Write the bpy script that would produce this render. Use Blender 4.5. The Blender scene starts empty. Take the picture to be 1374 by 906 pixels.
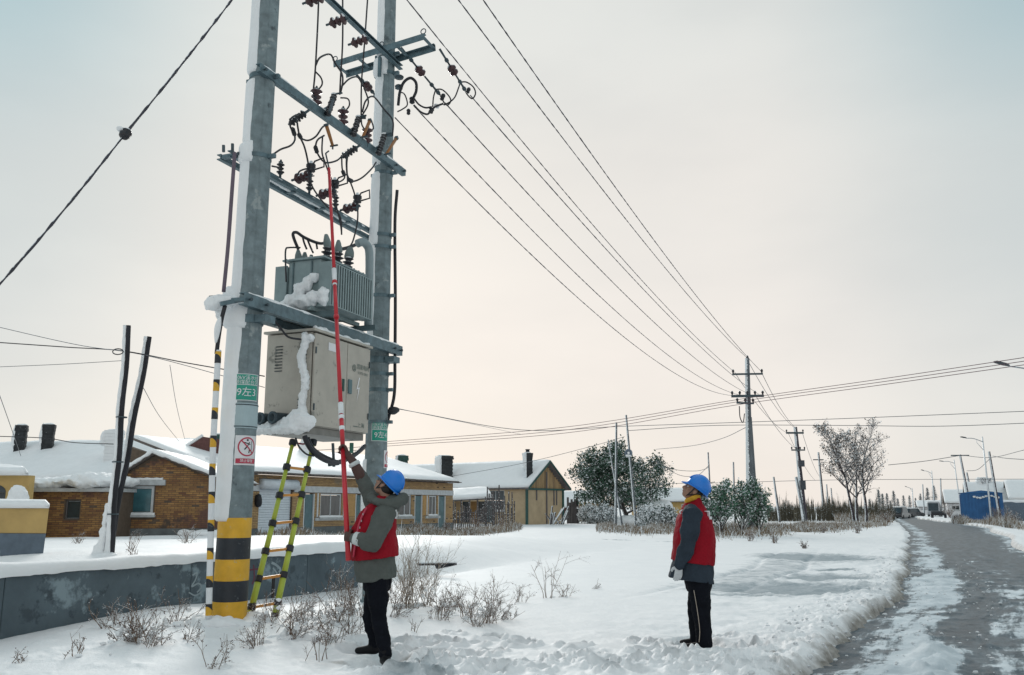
import bpy, math, random
import numpy as np
from mathutils import Vector, Matrix
random.seed(7)
R = math.radians
SC = bpy.context.scene
COL = SC.collection

# ---------------------------------------------------------------- camera, world, sun, exposure
FPX, CAMH, PITCH = 1200.0, 1.47, math.atan(227.0 / 1200.0)      # focal length in pixels of the 1374 px wide photograph
SP, CP = math.sin(PITCH), math.cos(PITCH)
cam = bpy.data.objects.new('camera', bpy.data.cameras.new('camera'))
COL.objects.link(cam)
cam.location = (0, 0, CAMH)
cam.rotation_euler = (math.pi / 2 + PITCH, 0, 0)
cam.data.sensor_width = 36.0
cam.data.lens = FPX / 1374.0 * 36.0
cam.data.clip_start = 0.1
cam.data.clip_end = 9000
SC.camera = cam

w = bpy.data.worlds.new('World'); SC.world = w; w.use_nodes = True
nt = w.node_tree; nt.nodes.clear()
out = nt.nodes.new('ShaderNodeOutputWorld')
sky = nt.nodes.new('ShaderNodeTexSky'); sky.sky_type = 'NISHITA'; sky.sun_disc = False
sky.sun_elevation = R(20); sky.sun_rotation = R(-12)
bsky = nt.nodes.new('ShaderNodeBackground'); bsky.inputs[1].default_value = 0.08
nt.links.new(sky.outputs[0], bsky.inputs[0])
tc = nt.nodes.new('ShaderNodeTexCoord'); sep = nt.nodes.new('ShaderNodeSeparateXYZ')
nt.links.new(tc.outputs['Generated'], sep.inputs[0])
def wramp(stops, src):
    r = nt.nodes.new('ShaderNodeValToRGB'); r.color_ramp.interpolation = 'EASE'
    e = r.color_ramp.elements
    while len(e) < len(stops): e.new(0.5)
    for i, (p, c) in enumerate(stops): e[i].position = p; e[i].color = (*c, 1)
    nt.links.new(src, r.inputs[0]); return r
# overcast veil: warm and bright at the horizon ahead, cooler higher up
elev = wramp([(0.0, (.83, .77, .725)), (0.12, (.825, .77, .72)), (0.33, (.755, .73, .69)), (0.52, (.70, .715, .69)), (0.75, (.76, .785, .785)), (1.0, (.80, .83, .84))], sep.outputs[2])
mp = nt.nodes.new('ShaderNodeMapping'); mp.inputs['Scale'].default_value = (1.0, 1.0, 2.6)
nz = nt.nodes.new('ShaderNodeTexNoise'); nz.inputs['Scale'].default_value = 2.2; nz.inputs['Detail'].default_value = 5
nt.links.new(tc.outputs['Generated'], mp.inputs[0]); nt.links.new(mp.outputs[0], nz.inputs[0])
# side factor: teal lens vignette put into the sky's upper corners
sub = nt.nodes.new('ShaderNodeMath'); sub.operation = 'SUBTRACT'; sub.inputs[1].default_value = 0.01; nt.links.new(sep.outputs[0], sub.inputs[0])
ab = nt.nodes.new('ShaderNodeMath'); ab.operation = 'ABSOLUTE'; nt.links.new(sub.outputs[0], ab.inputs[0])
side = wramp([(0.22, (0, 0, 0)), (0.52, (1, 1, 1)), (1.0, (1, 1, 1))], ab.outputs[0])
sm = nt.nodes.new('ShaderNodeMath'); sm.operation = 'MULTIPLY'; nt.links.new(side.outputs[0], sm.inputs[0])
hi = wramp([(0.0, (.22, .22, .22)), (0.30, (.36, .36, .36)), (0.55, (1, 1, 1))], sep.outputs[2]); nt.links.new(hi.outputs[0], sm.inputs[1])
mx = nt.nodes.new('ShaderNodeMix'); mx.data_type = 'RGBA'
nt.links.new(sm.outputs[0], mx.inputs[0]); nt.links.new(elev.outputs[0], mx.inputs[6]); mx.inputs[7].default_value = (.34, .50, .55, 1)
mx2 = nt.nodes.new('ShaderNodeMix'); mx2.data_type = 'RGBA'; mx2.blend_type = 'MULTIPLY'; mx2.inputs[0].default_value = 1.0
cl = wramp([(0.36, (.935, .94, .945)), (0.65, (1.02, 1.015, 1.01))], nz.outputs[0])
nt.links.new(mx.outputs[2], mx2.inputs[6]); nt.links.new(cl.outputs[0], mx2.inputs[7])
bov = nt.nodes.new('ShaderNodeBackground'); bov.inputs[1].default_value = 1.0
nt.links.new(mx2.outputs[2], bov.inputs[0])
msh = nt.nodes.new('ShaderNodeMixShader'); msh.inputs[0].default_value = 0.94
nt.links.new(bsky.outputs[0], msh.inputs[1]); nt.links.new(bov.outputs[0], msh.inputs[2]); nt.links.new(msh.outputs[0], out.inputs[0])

sun = bpy.data.objects.new('sun', bpy.data.lights.new('sun', 'SUN')); COL.objects.link(sun)
sun.data.energy = 1.3; sun.data.angle = R(18); sun.data.color = (1, .97, .93)
sun.rotation_euler = Vector((-0.2, 0.92, 0.36)).to_track_quat('Z', 'Y').to_euler()

SC.view_settings.view_transform = 'Standard'; SC.view_settings.look = 'None'
SC.view_settings.exposure = 0.15; SC.view_settings.gamma = 1.0
SC.view_settings.use_curve_mapping = False
try:
    SC.cycles.max_bounces = 6; SC.cycles.use_denoising = True
except Exception: pass

# ---------------------------------------------------------------- from the photograph's pixels to places in the world
def ray(px, py):
    u = (px - 687) / FPX; v = (453 - py) / FPX
    return u, CP - SP * v, SP + CP * v
def at(px, py, D):
    u, f, up = ray(px, py)
    return Vector((u / f * D, D, CAMH + up / f * D))
def gd(px, py, z=0.0):
    u, f, up = ray(px, py)
    D = (z - CAMH) * f / up
    return Vector((u / f * D, D, z))

# ---------------------------------------------------------------- materials
MATS = {}
def N(nt, t, **kw):
    n = nt.nodes.new(t)
    for k, v in kw.items(): setattr(n, k, v)
    return n
def mat(name, col, rough=0.7, metal=0.0, var=0.25, scale=6.0, bump=0.15, bscale=None, detail=6, snow=None, snow_amt=0.5, tone=None, streak=False, spec=0.5, coat=0.0, alpha2=None, stain=None):
    """noise-varied principled material; snow=(dir) lays snow on faces turned to that direction; stain=(colour, scale, threshold)"""
    if name in MATS: return MATS[name]
    m = bpy.data.materials.new(name); m.use_nodes = True; t = m.node_tree
    b = t.nodes['Principled BSDF']; b.inputs['Roughness'].default_value = rough; b.inputs['Metallic'].default_value = metal
    b.inputs['Specular IOR Level'].default_value = spec
    if coat: b.inputs['Coat Weight'].default_value = coat
    tcn = N(t, 'ShaderNodeTexCoord')
    mpn = N(t, 'ShaderNodeMapping'); t.links.new(tcn.outputs['Object'], mpn.inputs[0])
    if streak: mpn.inputs['Scale'].default_value = (1, 1, .12)
    n1 = N(t, 'ShaderNodeTexNoise'); n1.inputs['Scale'].default_value = scale; n1.inputs['Detail'].default_value = detail; n1.inputs['Roughness'].default_value = .62
    t.links.new(mpn.outputs[0], n1.inputs[0])
    rp = N(t, 'ShaderNodeValToRGB'); e = rp.color_ramp.elements
    e[0].position = .3; e[1].position = .7
    e[0].color = (*[c * (1 - var) for c in col], 1); e[1].color = (*[min(1, c * (1 + var)) for c in col], 1)
    t.links.new(n1.outputs[0], rp.inputs[0]); c = rp.outputs[0]
    def mixc(fac, a, bcol, blend='MIX'):
        x = N(t, 'ShaderNodeMix', data_type='RGBA', blend_type=blend)
        if isinstance(fac, float): x.inputs[0].default_value = fac
        else: t.links.new(fac, x.inputs[0])
        t.links.new(a, x.inputs[6])
        if isinstance(bcol, tuple): x.inputs[7].default_value = (*bcol, 1)
        else: t.links.new(bcol, x.inputs[7])
        return x.outputs[2]
    if tone:      # a per-piece attribute mixes in a second colour
        a = N(t, 'ShaderNodeAttribute', attribute_name='tone'); c = mixc(a.outputs['Fac'], c, tone)
    if stain:
        for (sc_, ss, th) in (stain if isinstance(stain, list) else [stain]):
            n3 = N(t, 'ShaderNodeTexNoise'); n3.inputs['Scale'].default_value = ss; n3.inputs['Detail'].default_value = 8; n3.inputs['Roughness'].default_value = .65
            t.links.new(tcn.outputs['Object'], n3.inputs[0])
            r3 = N(t, 'ShaderNodeValToRGB'); r3.color_ramp.elements[0].position = th; r3.color_ramp.elements[1].position = th + .05
            t.links.new(n3.outputs[0], r3.inputs[0]); c = mixc(r3.outputs[0], c, sc_)
    if snow:
        g = N(t, 'ShaderNodeNewGeometry'); d = N(t, 'ShaderNodeVectorMath', operation='DOT_PRODUCT')
        v = Vector(snow).normalized(); d.inputs[1].default_value = v; t.links.new(g.outputs['Normal'], d.inputs[0])
        n2 = N(t, 'ShaderNodeTexNoise'); n2.inputs['Scale'].default_value = 14; t.links.new(tcn.outputs['Object'], n2.inputs[0])
        ad = N(t, 'ShaderNodeMath', operation='MULTIPLY_ADD'); t.links.new(n2.outputs[0], ad.inputs[0]); ad.inputs[1].default_value = 1.0
        t.links.new(d.outputs['Value'], ad.inputs[2])
        r2 = N(t, 'ShaderNodeValToRGB'); r2.color_ramp.elements[0].position = (1.5 - snow_amt - .08) / 2
        r2.color_ramp.elements[1].position = (1.5 - snow_amt) / 2
        hf = N(t, 'ShaderNodeMath', operation='MULTIPLY'); t.links.new(ad.outputs[0], hf.inputs[0]); hf.inputs[1].default_value = .5; t.links.new(hf.outputs[0], r2.inputs[0]); c = mixc(r2.outputs[0], c, (.8, .83, .86))
    t.links.new(c, b.inputs['Base Color'])
    if bump:
        nb = N(t, 'ShaderNodeTexNoise'); nb.inputs['Scale'].default_value = bscale or scale * 4; nb.inputs['Detail'].default_value = 5
        t.links.new(tcn.outputs['Object'], nb.inputs[0])
        bp = N(t, 'ShaderNodeBump'); bp.inputs['Strength'].default_value = bump; bp.inputs['Distance'].default_value = .02
        t.links.new(nb.outputs[0], bp.inputs['Height']); t.links.new(bp.outputs[0], b.inputs['Normal'])
    MATS[name] = m
    return m
UP = (0, 0, 1); WIND = (-.85, -.35, .25)
SNOW = mat('snow_cover', (.82, .835, .85), .6, var=.035, scale=3, bump=.35, bscale=16, spec=.3)
CONC = mat('pole_concrete', (.18, .225, .24), .85, var=.30, scale=7, bump=.35, bscale=50, stain=[((.30, .34, .345), 5.0, .60), ((.075, .095, .105), 3.2, .62)])
GALV = mat('galvanised_steel', (.115, .17, .195), .5, .45, var=.3, scale=9, bump=.12, stain=((.30, .35, .37), 11, .66))
GALVD = mat('dark_galvanised', (.06, .085, .10), .5, .5, var=.3, scale=9, bump=.1)
TGREY = mat('transformer_paint', (.22, .285, .295), .45, .1, var=.16, scale=5, bump=.06, stain=((.12, .18, .19), 6, .64))
TDARK = mat('transformer_shadowed_steel', (.10, .15, .165), .5, .2, var=.2, scale=5, bump=.06)  # darker copy of the transformer paint, shade put into the colour
BEIGE = mat('cabinet_steel', (.40, .375, .33), .42, .2, var=.12, scale=3, bump=.05, stain=[((.22, .215, .19), 3.5, .6), ((.40, .385, .33), 9, .68)])
BLACK = mat('black_rubber', (.012, .014, .02), .5, var=.3)
CABLE = mat('cable_black', (.014, .014, .02), .5, var=.3)
WIRE = mat('frosted_wire', (.035, .035, .05), .6, var=.3, snow=UP, snow_amt=.46)
PWIRE = mat('far_wire_red_brown', (.16, .09, .10), .6, var=.2)
GWIRE = mat('far_wire_grey', (.13, .14, .155), .6, var=.2)
CERB = mat('brown_ceramic', (.05, .016, .02), .22, var=.3, snow=UP, snow_amt=.34, bump=.02)
CERK = mat('black_polymer', (.013, .013, .018), .4, var=.3, snow=UP, snow_amt=.36, bump=.02)
FUSEO = mat('orange_fuse_tube', (.32, .13, .035), .4, var=.2, bump=.03)
RED = mat('red_fibreglass', (.50, .018, .03), .32, var=.12, bump=.02)
WHITEP = mat('white_paint', (.74, .76, .78), .5, var=.07, bump=.05)
YEL = mat('yellow_paint', (.66, .36, .022), .5, var=.16, scale=5, bump=.12, stain=((.50, .40, .2), 16, .62))
BLK = mat('black_paint', (.015, .02, .028), .5, var=.4, scale=5, bump=.12, stain=((.07, .08, .09), 16, .62))
GREEN = mat('sign_green', (.012, .29, .21), .4, var=.06, bump=0)
SIGNW = mat('sign_white', (.72, .72, .74), .5, var=.05, bump=0)
SIGNR = mat('sign_red', (.46, .03, .07), .45, var=.06, bump=0)
INK = mat('sign_black', (.02, .02, .022), .5, var=.1, bump=0)
TIMB = mat('weathered_dark_timber', (.022, .022, .028), .85, var=.5, scale=10, bump=.5, bscale=20, streak=True)
LGREEN = mat('ladder_green', (.40, .48, .055), .42, var=.10, bump=.03, stain=((.62, .66, .45), 14, .68))
LORANGE = mat('ladder_orange', (.60, .27, .06), .45, var=.12, bump=.03)
BRICK = mat('ochre_brick', (.33, .185, .07), .9, var=.30, scale=2.2, bump=.4, bscale=30, tone=(.17, .08, .045), stain=[((.15, .075, .058), .45, .54), ((.085, .065, .05), .9, .60)])
MORTAR = mat('mortar', (.11, .08, .058), .95, var=.2)
PLASTER = mat('grey_plaster', (.12, .135, .14), .9, var=.3, scale=2)
YPL = mat('yellow_render', (.50, .34, .13), .85, var=.14, scale=2, bump=.2, stain=((.57, .45, .26), 1.3, .6))
YPD = mat('tan_render', (.42, .32, .205), .85, var=.14, scale=1.2, bump=.2, stain=((.34, .25, .14), 1.0, .64))
BGREY = mat('blue_grey_band', (.115, .15, .19), .85, var=.15, stain=((.26, .30, .33), 2.2, .6))
GLASS = mat('window_glass', (.05, .14, .165), .15, var=.35, scale=1.5, bump=.02)
GLASSD = mat('dark_glass', (.03, .045, .055), .15, var=.4, scale=1.2, bump=.02)
WFRAME = mat('window_frame_white', (.55, .58, .60), .6, var=.1)
LINTEL = mat('concrete_lintel', (.42, .44, .45), .8, var=.2)
DOORT = mat('teal_door_paint', (.09, .16, .18), .55, var=.2, scale=3)
SHUT = mat('roller_shutter_paint', (.60, .65, .70), .5, .1, var=.08)
DGREEN = mat('dark_green_paint', (.02, .075, .065), .6, var=.3)
CHIM = mat('sooty_brick', (.03, .033, .036), .9, var=.5, scale=5, bump=.5, snow=WIND, snow_amt=.62)
WOODP = mat('raw_plank', (.34, .23, .12), .85, var=.3, scale=3, streak=True, bump=.3)
WOODG = mat('grey_wood', (.13, .12, .12), .9, var=.35, scale=5, streak=True, bump=.4)
WOODS = mat('snowy_wood', (.10, .09, .09), .9, var=.35, scale=5, bump=.4, snow=(-.8, -.1, .6), snow_amt=.72)
FARPOLE = mat('far_pole_concrete', (.12, .135, .15), .85, var=.3, scale=2, bump=.2, snow=WIND, snow_amt=.30)
FARWOOD = mat('far_pole_wood', (.05, .042, .055), .85, var=.3, scale=2, bump=.2, snow=WIND, snow_amt=.34)
BARK = mat('bark', (.05, .042, .04), .9, var=.35, bump=.4, snow=(-.7, -.2, .6), snow_amt=.42)
LEAF = mat('leaf_green', (.028, .078, .046), .65, var=.55, scale=1.3, bump=0, snow=(-.3, -.2, .9), snow_amt=.26)
LEAFD = mat('leaf_dry', (.085, .065, .05), .7, var=.4, scale=2, bump=0, snow=(-.3, -.2, .9), snow_amt=.5)
LEAFS = mat('leaf_snowy', (.05, .09, .07), .7, var=.5, scale=2, bump=0, snow=(-.4, -.4, .8), snow_amt=.95)
TWIG = mat('dry_twig', (.17, .108, .072), .8, var=.4, scale=8, bump=.2, snow=(-.3, -.1, .9), snow_amt=.42)
TWIGT = mat('tan_stalk', (.26, .19, .13), .8, var=.4, scale=8, bump=.2, snow=(-.3, -.1, .9), snow_amt=.55)
BLUEC = mat('blue_sheet_steel', (.03, .135, .33), .6, .1, var=.15, scale=2)
LAMPM = mat('lamp_post_steel', (.30, .33, .36), .5, .4, var=.15, snow=WIND, snow_amt=.62)
LAMPH = mat('lamp_head_grey', (.05, .06, .075), .5, .3, var=.2)

# ---------------------------------------------------------------- mesh helpers
def basis(d, hint=Vector((0, 0, 1))):
    d = Vector(d).normalized()
    if abs(d.dot(hint)) > .97: hint = Vector((1, 0, 0))
    a = hint.cross(d).normalized(); b = d.cross(a).normalized()
    return a, b, d
class MB:
    def __init__(s): s.v = []; s.f = []; s.mi = []; s.mats = []; s.tone = []; s.cur = 0; s.ct = 0.0; s.sm = []; s.smooth = False
    def use(s, m, smooth=None):
        if m not in s.mats: s.mats.append(m)
        s.cur = s.mats.index(m)
        if smooth is not None: s.smooth = smooth
        return s
    def add(s, vs, fs):
        o = len(s.v); s.v += [tuple(x) for x in vs]; s.tone += [s.ct] * len(vs)
        for f in fs: s.f.append(tuple(i + o for i in f)); s.mi.append(s.cur); s.sm.append(s.smooth)
        return s
    def box(s, c, size, ax=None, skip=()):
        """centre, full size, optional (x,y,z) axes"""
        if ax is None: ax = (Vector((1, 0, 0)), Vector((0, 1, 0)), Vector((0, 0, 1)))
        c = Vector(c); h = [ax[i] * (size[i] / 2) for i in range(3)]
        vs = [c + h[0] * i + h[1] * j + h[2] * k for i in (-1, 1) for j in (-1, 1) for k in (-1, 1)]
        fs = [(0, 1, 3, 2), (4, 6, 7, 5), (0, 4, 5, 1), (2, 3, 7, 6), (0, 2, 6, 4), (1, 5, 7, 3)]
        return s.add(vs, fs)
    def bar(s, p, q, wdt, hgt, hint=Vector((0, 0, 1))):
        p, q = Vector(p), Vector(q); a, b, d = basis(q - p, hint)
        return s.box((p + q) / 2, (wdt, hgt, (q - p).length), (a, b, d))
    def tube(s, pts, r, n=6, cap=True):
        pts = [Vector(p) for p in pts]; m = len(pts)
        rs = r if isinstance(r, (list, tuple)) else [r] * m
        d0 = (pts[1] - pts[0]).normalized(); a, b, _ = basis(d0); vs = []
        for i, p in enumerate(pts):
            d = (pts[min(i + 1, m - 1)] - pts[max(i - 1, 0)])
            d = d.normalized() if d.length > 1e-9 else d0
            a = (a - d * a.dot(d)); a = a.normalized() if a.length > 1e-6 else basis(d)[0]
            b = d.cross(a)
            for k in range(n):
                t = 2 * math.pi * k / n; vs.append(p + (a * math.cos(t) + b * math.sin(t)) * rs[i])
        fs = [(i * n + k, i * n + (k + 1) % n, (i + 1) * n + (k + 1) % n, (i + 1) * n + k) for i in range(m - 1) for k in range(n)]
        if cap: fs += [tuple(range(n))[::-1], tuple((m - 1) * n + k for k in range(n))]
        return s.add(vs, fs)
    def lathe(s, o, d, prof, n=12, sc=(1, 1), hint=Vector((0, 0, 1))):
        """prof = [(t along d, radius)]"""
        a, b, d = basis(d, hint); o = Vector(o); vs = []
        for (t, r) in prof:
            for k in range(n):
                g = 2 * math.pi * k / n; vs.append(o + d * t + (a * math.cos(g) * sc[0] + b * math.sin(g) * sc[1]) * r)
        m = len(prof)
        fs = [(i * n + k, i * n + (k + 1) % n, (i + 1) * n + (k + 1) % n, (i + 1) * n + k) for i in range(m - 1) for k in range(n)]
        fs += [tuple(range(n))[::-1], tuple((m - 1) * n + k for k in range(n))]
        return s.add(vs, fs)
    def prism(s, poly, ext):
        """planar polygon of 3-D points pushed by ext"""
        n = len(poly); ext = Vector(ext); vs = [Vector(p) for p in poly] + [Vector(p) + ext for p in poly]
        return s.add(vs, [tuple(range(n))[::-1], tuple(range(n, 2 * n))] + [(k, (k + 1) % n, n + (k + 1) % n, n + k) for k in range(n)])
    def build(s, name, m=None, parent=None, smooth=None, origin=None, label=None, kind=None, bevel=0):
        if m is not None: mats = m if isinstance(m, list) else [m]
        else: mats = s.mats
        if parent is not None: o0 = WP[parent.name]
        elif origin is not None: o0 = Vector(origin)
        elif s.v:
            a = np.array(s.v); o0 = Vector(((a[:, 0].min() + a[:, 0].max()) / 2, (a[:, 1].min() + a[:, 1].max()) / 2, a[:, 2].min()))
        else: o0 = Vector()
        me = bpy.data.meshes.new(name)
        a = np.array(s.v, dtype=np.float64) - np.array(o0)
        me.from_pydata(a.tolist(), [], s.f)
        for x in mats: me.materials.append(x)
        me.polygons.foreach_set('material_index', np.array(s.mi if m is None else [0] * len(s.f), dtype=np.int32))
        sf = [smooth] * len(s.f) if smooth is not None else s.sm
        me.polygons.foreach_set('use_smooth', np.array(sf, dtype=bool))
        if any(s.tone):
            at_ = me.attributes.new('tone', 'FLOAT', 'POINT'); at_.data.foreach_set('value', np.array(s.tone, dtype=np.float32))
        o = bpy.data.objects.new(name, me); COL.objects.link(o)
        if parent is not None: o.parent = parent
        else: o.location = o0
        WP[o.name] = o0 if parent is None else WP[parent.name]
        if bevel:
            bv = o.modifiers.new('bevel', 'BEVEL'); bv.width = bevel; bv.segments = 2; bv.limit_method = 'ANGLE'
        if label: o['label'] = label
        if kind: o['kind'] = kind
        return o
WP = {}
def thing(name, label, cat, loc, group=None):
    o = bpy.data.objects.new(name, None); COL.objects.link(o); o.location = loc; o.empty_display_size = .2
    WP[o.name] = Vector(loc); o['label'] = label; o['category'] = cat
    if group: o['group'] = group
    return o
def tag(o, label, cat, group=None):
    o['label'] = label; o['category'] = cat
    if group: o['group'] = group
    return o
def copy_tree(o, loc, rotz=None, label=None, parent=None, scale=None):
    c = o.copy(); COL.objects.link(c); c.parent = parent
    if parent is None:
        c.location = loc; WP[c.name] = Vector(loc)
        if rotz is not None: c.rotation_euler = (c.rotation_euler[0], c.rotation_euler[1], rotz)
        if scale is not None: c.scale = (scale, scale, scale) if isinstance(scale, (int, float)) else scale
        if label: c['label'] = label
    for ch in list(o.children): copy_tree(ch, None, parent=c)
    return c
def crom(pts, n=8):
    pts = [Vector(p) for p in pts]; P = [pts[0] * 2 - pts[1]] + pts + [pts[-1] * 2 - pts[-2]]; o = []
    for i in range(1, len(P) - 2):
        for k in range(n):
            t = k / n; a, b, c, d = P[i - 1:i + 3]
            o.append(.5 * ((2 * b) + (c - a) * t + (2 * a - 5 * b + 4 * c - d) * t * t + (3 * b - a - 3 * c + d) * t ** 3))
    o.append(pts[-1]); return o
_tc = {}
def text_mesh(body, size, mb, origin, ax, ay, align='LEFT', depth=.001, stretch=1.0):
    """adds flat print to mb: text laid in the plane (ax, ay)"""
    key = (body, align)
    if key not in _tc:
        cu = bpy.data.curves.new('text', 'FONT'); cu.body = body; cu.size = 1; cu.align_x = align; cu.align_y = 'CENTER'; cu.resolution_u = 3
        o = bpy.data.objects.new('text', cu); COL.objects.link(o)
        dg = bpy.context.evaluated_depsgraph_get(); me = bpy.data.meshes.new_from_object(o.evaluated_get(dg))
        _tc[key] = ([tuple(v.co) for v in me.vertices], [tuple(p.vertices) for p in me.polygons])
        bpy.data.objects.remove(o); bpy.data.meshes.remove(me); bpy.data.curves.remove(cu)
    vs, fs = _tc[key]; origin = Vector(origin)
    if callable(ax):      # printed on a curved plate: cut long triangles so that they follow the curve
        tri = [[(vs[i][0] * size * stretch, vs[i][1] * size) for i in (f[0], f[k], f[k + 1])] for f in fs for k in range(1, len(f) - 1)]; P = []; F = []
        while tri:
            a, b, c = tri.pop(); L = [abs(a[0] - b[0]), abs(b[0] - c[0]), abs(c[0] - a[0])]; k = L.index(max(L))
            if L[k] > .018:
                if k == 1: a, b, c = b, c, a
                elif k == 2: a, b, c = c, a, b
                m_ = ((a[0] + b[0]) / 2, (a[1] + b[1]) / 2); tri += [[a, m_, c], [m_, b, c]]
            else: F.append((len(P), len(P) + 1, len(P) + 2)); P += [ax(*a), ax(*b), ax(*c)]
        mb.add(P, F)
    else: mb.add([origin + ax * (v[0] * size * stretch) + ay * (v[1] * size) for v in vs], fs)

# ---------------------------------------------------------------- numeric noise for terrain
def _h(ix, iy, seed):
    n = (ix.astype(np.int64) * 374761393 + iy.astype(np.int64) * 668265263 + seed * 2147483647) & 0xffffffff
    n = ((n ^ (n >> 13)) * 1274126177) & 0xffffffff
    return ((n ^ (n >> 16)) & 0xffff) / 65535.0
def vnoise(x, y, seed=0):
    ix, iy = np.floor(x), np.floor(y); fx, fy = x - ix, y - iy
    fx = fx * fx * (3 - 2 * fx); fy = fy * fy * (3 - 2 * fy)
    a = _h(ix, iy, seed); b = _h(ix + 1, iy, seed); c = _h(ix, iy + 1, seed); d = _h(ix + 1, iy + 1, seed)
    return a + (b - a) * fx + (c - a) * fy + (a - b - c + d) * fx * fy
def fbm(x, y, o=4, seed=0):
    s = 0; a = 1; t = 0
    for i in range(o): s = s + a * vnoise(x, y, seed + i * 17); t += a; a *= .5; x = x * 2.03; y = y * 2.03
    return s / t - .5
def sst(a, b, x):
    t = np.clip((x - a) / (b - a), 0, 1); return t * t * (3 - 2 * t)
# ---------------------------------------------------------------- snow field, road
WA, WB = gd(0, 848, .1), gd(481, 782, .1)
WDIR = (WB - WA).normalized(); WNRM = Vector((-WDIR.y, WDIR.x, 0))       # WNRM points to the yard side (left)
_XY = np.array([[-20, -12], [5, .7], [8.2, 2.5], [11.5, 4.4], [14.9, 6.15], [18, 7.8], [23.7, 10.3], [32, 14], [42, 18.3], [55, 24], [76, 32.6], [107, 45], [200, 83], [400, 160]])
def road_left(y): return np.interp(y, _XY[:, 0], _XY[:, 1]) + .10 * np.sin(y * .9) + .10 * fbm(np.asarray(y, float) * 1.3, np.asarray(y, float) * 0, 3, 9)
def road_right(y): return np.interp(y, _XY[:, 0], _XY[:, 1]) + np.interp(y, [0, 15, 32, 50, 76, 95, 118, 400], [5.6, 4.7, 3.9, 4.9, 6.2, 5.0, 3.2, 3.2]) + .25 * np.sin(y * .3)
ROADZ = -.13
DIPS = []          # footprints and ruts: (x, y, rx, ry, depth, angle)
random.seed(11)
for (px, py) in [(578, 872), (636, 868), (628, 880), (858, 862), (866, 876), (745, 884), (795, 893), (905, 886), (843, 888), (700, 868), (655, 893), (935, 893), (985, 880), (1010, 872), (560, 893), (588, 890), (610, 856), (770, 868), (960, 903), (1030, 895), (890, 898), (820, 903), (725, 900), (548, 878), (535, 872), (572, 885), (505, 884), (530, 897), (480, 896), (600, 868), (560, 868), (675, 900), (640, 903), (1000, 900), (1040, 880)]:
    p = gd(px, py, 0); DIPS.append((p.x, p.y, random.uniform(.09, .14), random.uniform(.05, .075), random.uniform(.09, .15), random.uniform(-.5, .5)))
for (px, py) in ((517, 884), (503, 869), (938, 866), (930, 863)):
    p = gd(px, py, 0); DIPS.append((p.x - .04, p.y, .24, .17, .07, 0))
for k in range(16):
    p = gd(random.uniform(470, 620), random.uniform(868, 912), 0); DIPS.append((p.x, p.y, random.uniform(.10, .15), random.uniform(.045, .07), random.uniform(.08, .13), random.uniform(-.8, .8)))
for k in range(26):
    p = gd(random.uniform(530, 1060), random.uniform(872, 925), 0); DIPS.append((p.x, p.y, random.uniform(.05, .14), random.uniform(.05, .11), random.uniform(.02, .06), random.uniform(-.9, .9)))
for k in range(46):
    p = gd(random.uniform(540, 1050), 905 - 48 * random.random() ** 1.6, 0); DIPS.append((p.x, p.y, random.uniform(.09, .14), random.uniform(.045, .065), random.uniform(.08, .13), random.uniform(-.6, .6)))
ICE = []
for (px, py, rx, ry) in [(1095, 748, 1.5, 2.3), (1055, 790, 1.5, 1.25), (1105, 775, .9, 1.0), (1000, 800, .6, .25), (835, 726, .9, .35), (905, 727, .7, .3), (1120, 765, .5, .4)]:
    p = gd(px, py, 0); ICE.append((p.x, p.y, rx, ry))
def wall_side(x, y): return (x - WA.x) * WNRM.x + (y - WA.y) * WNRM.y
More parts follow.
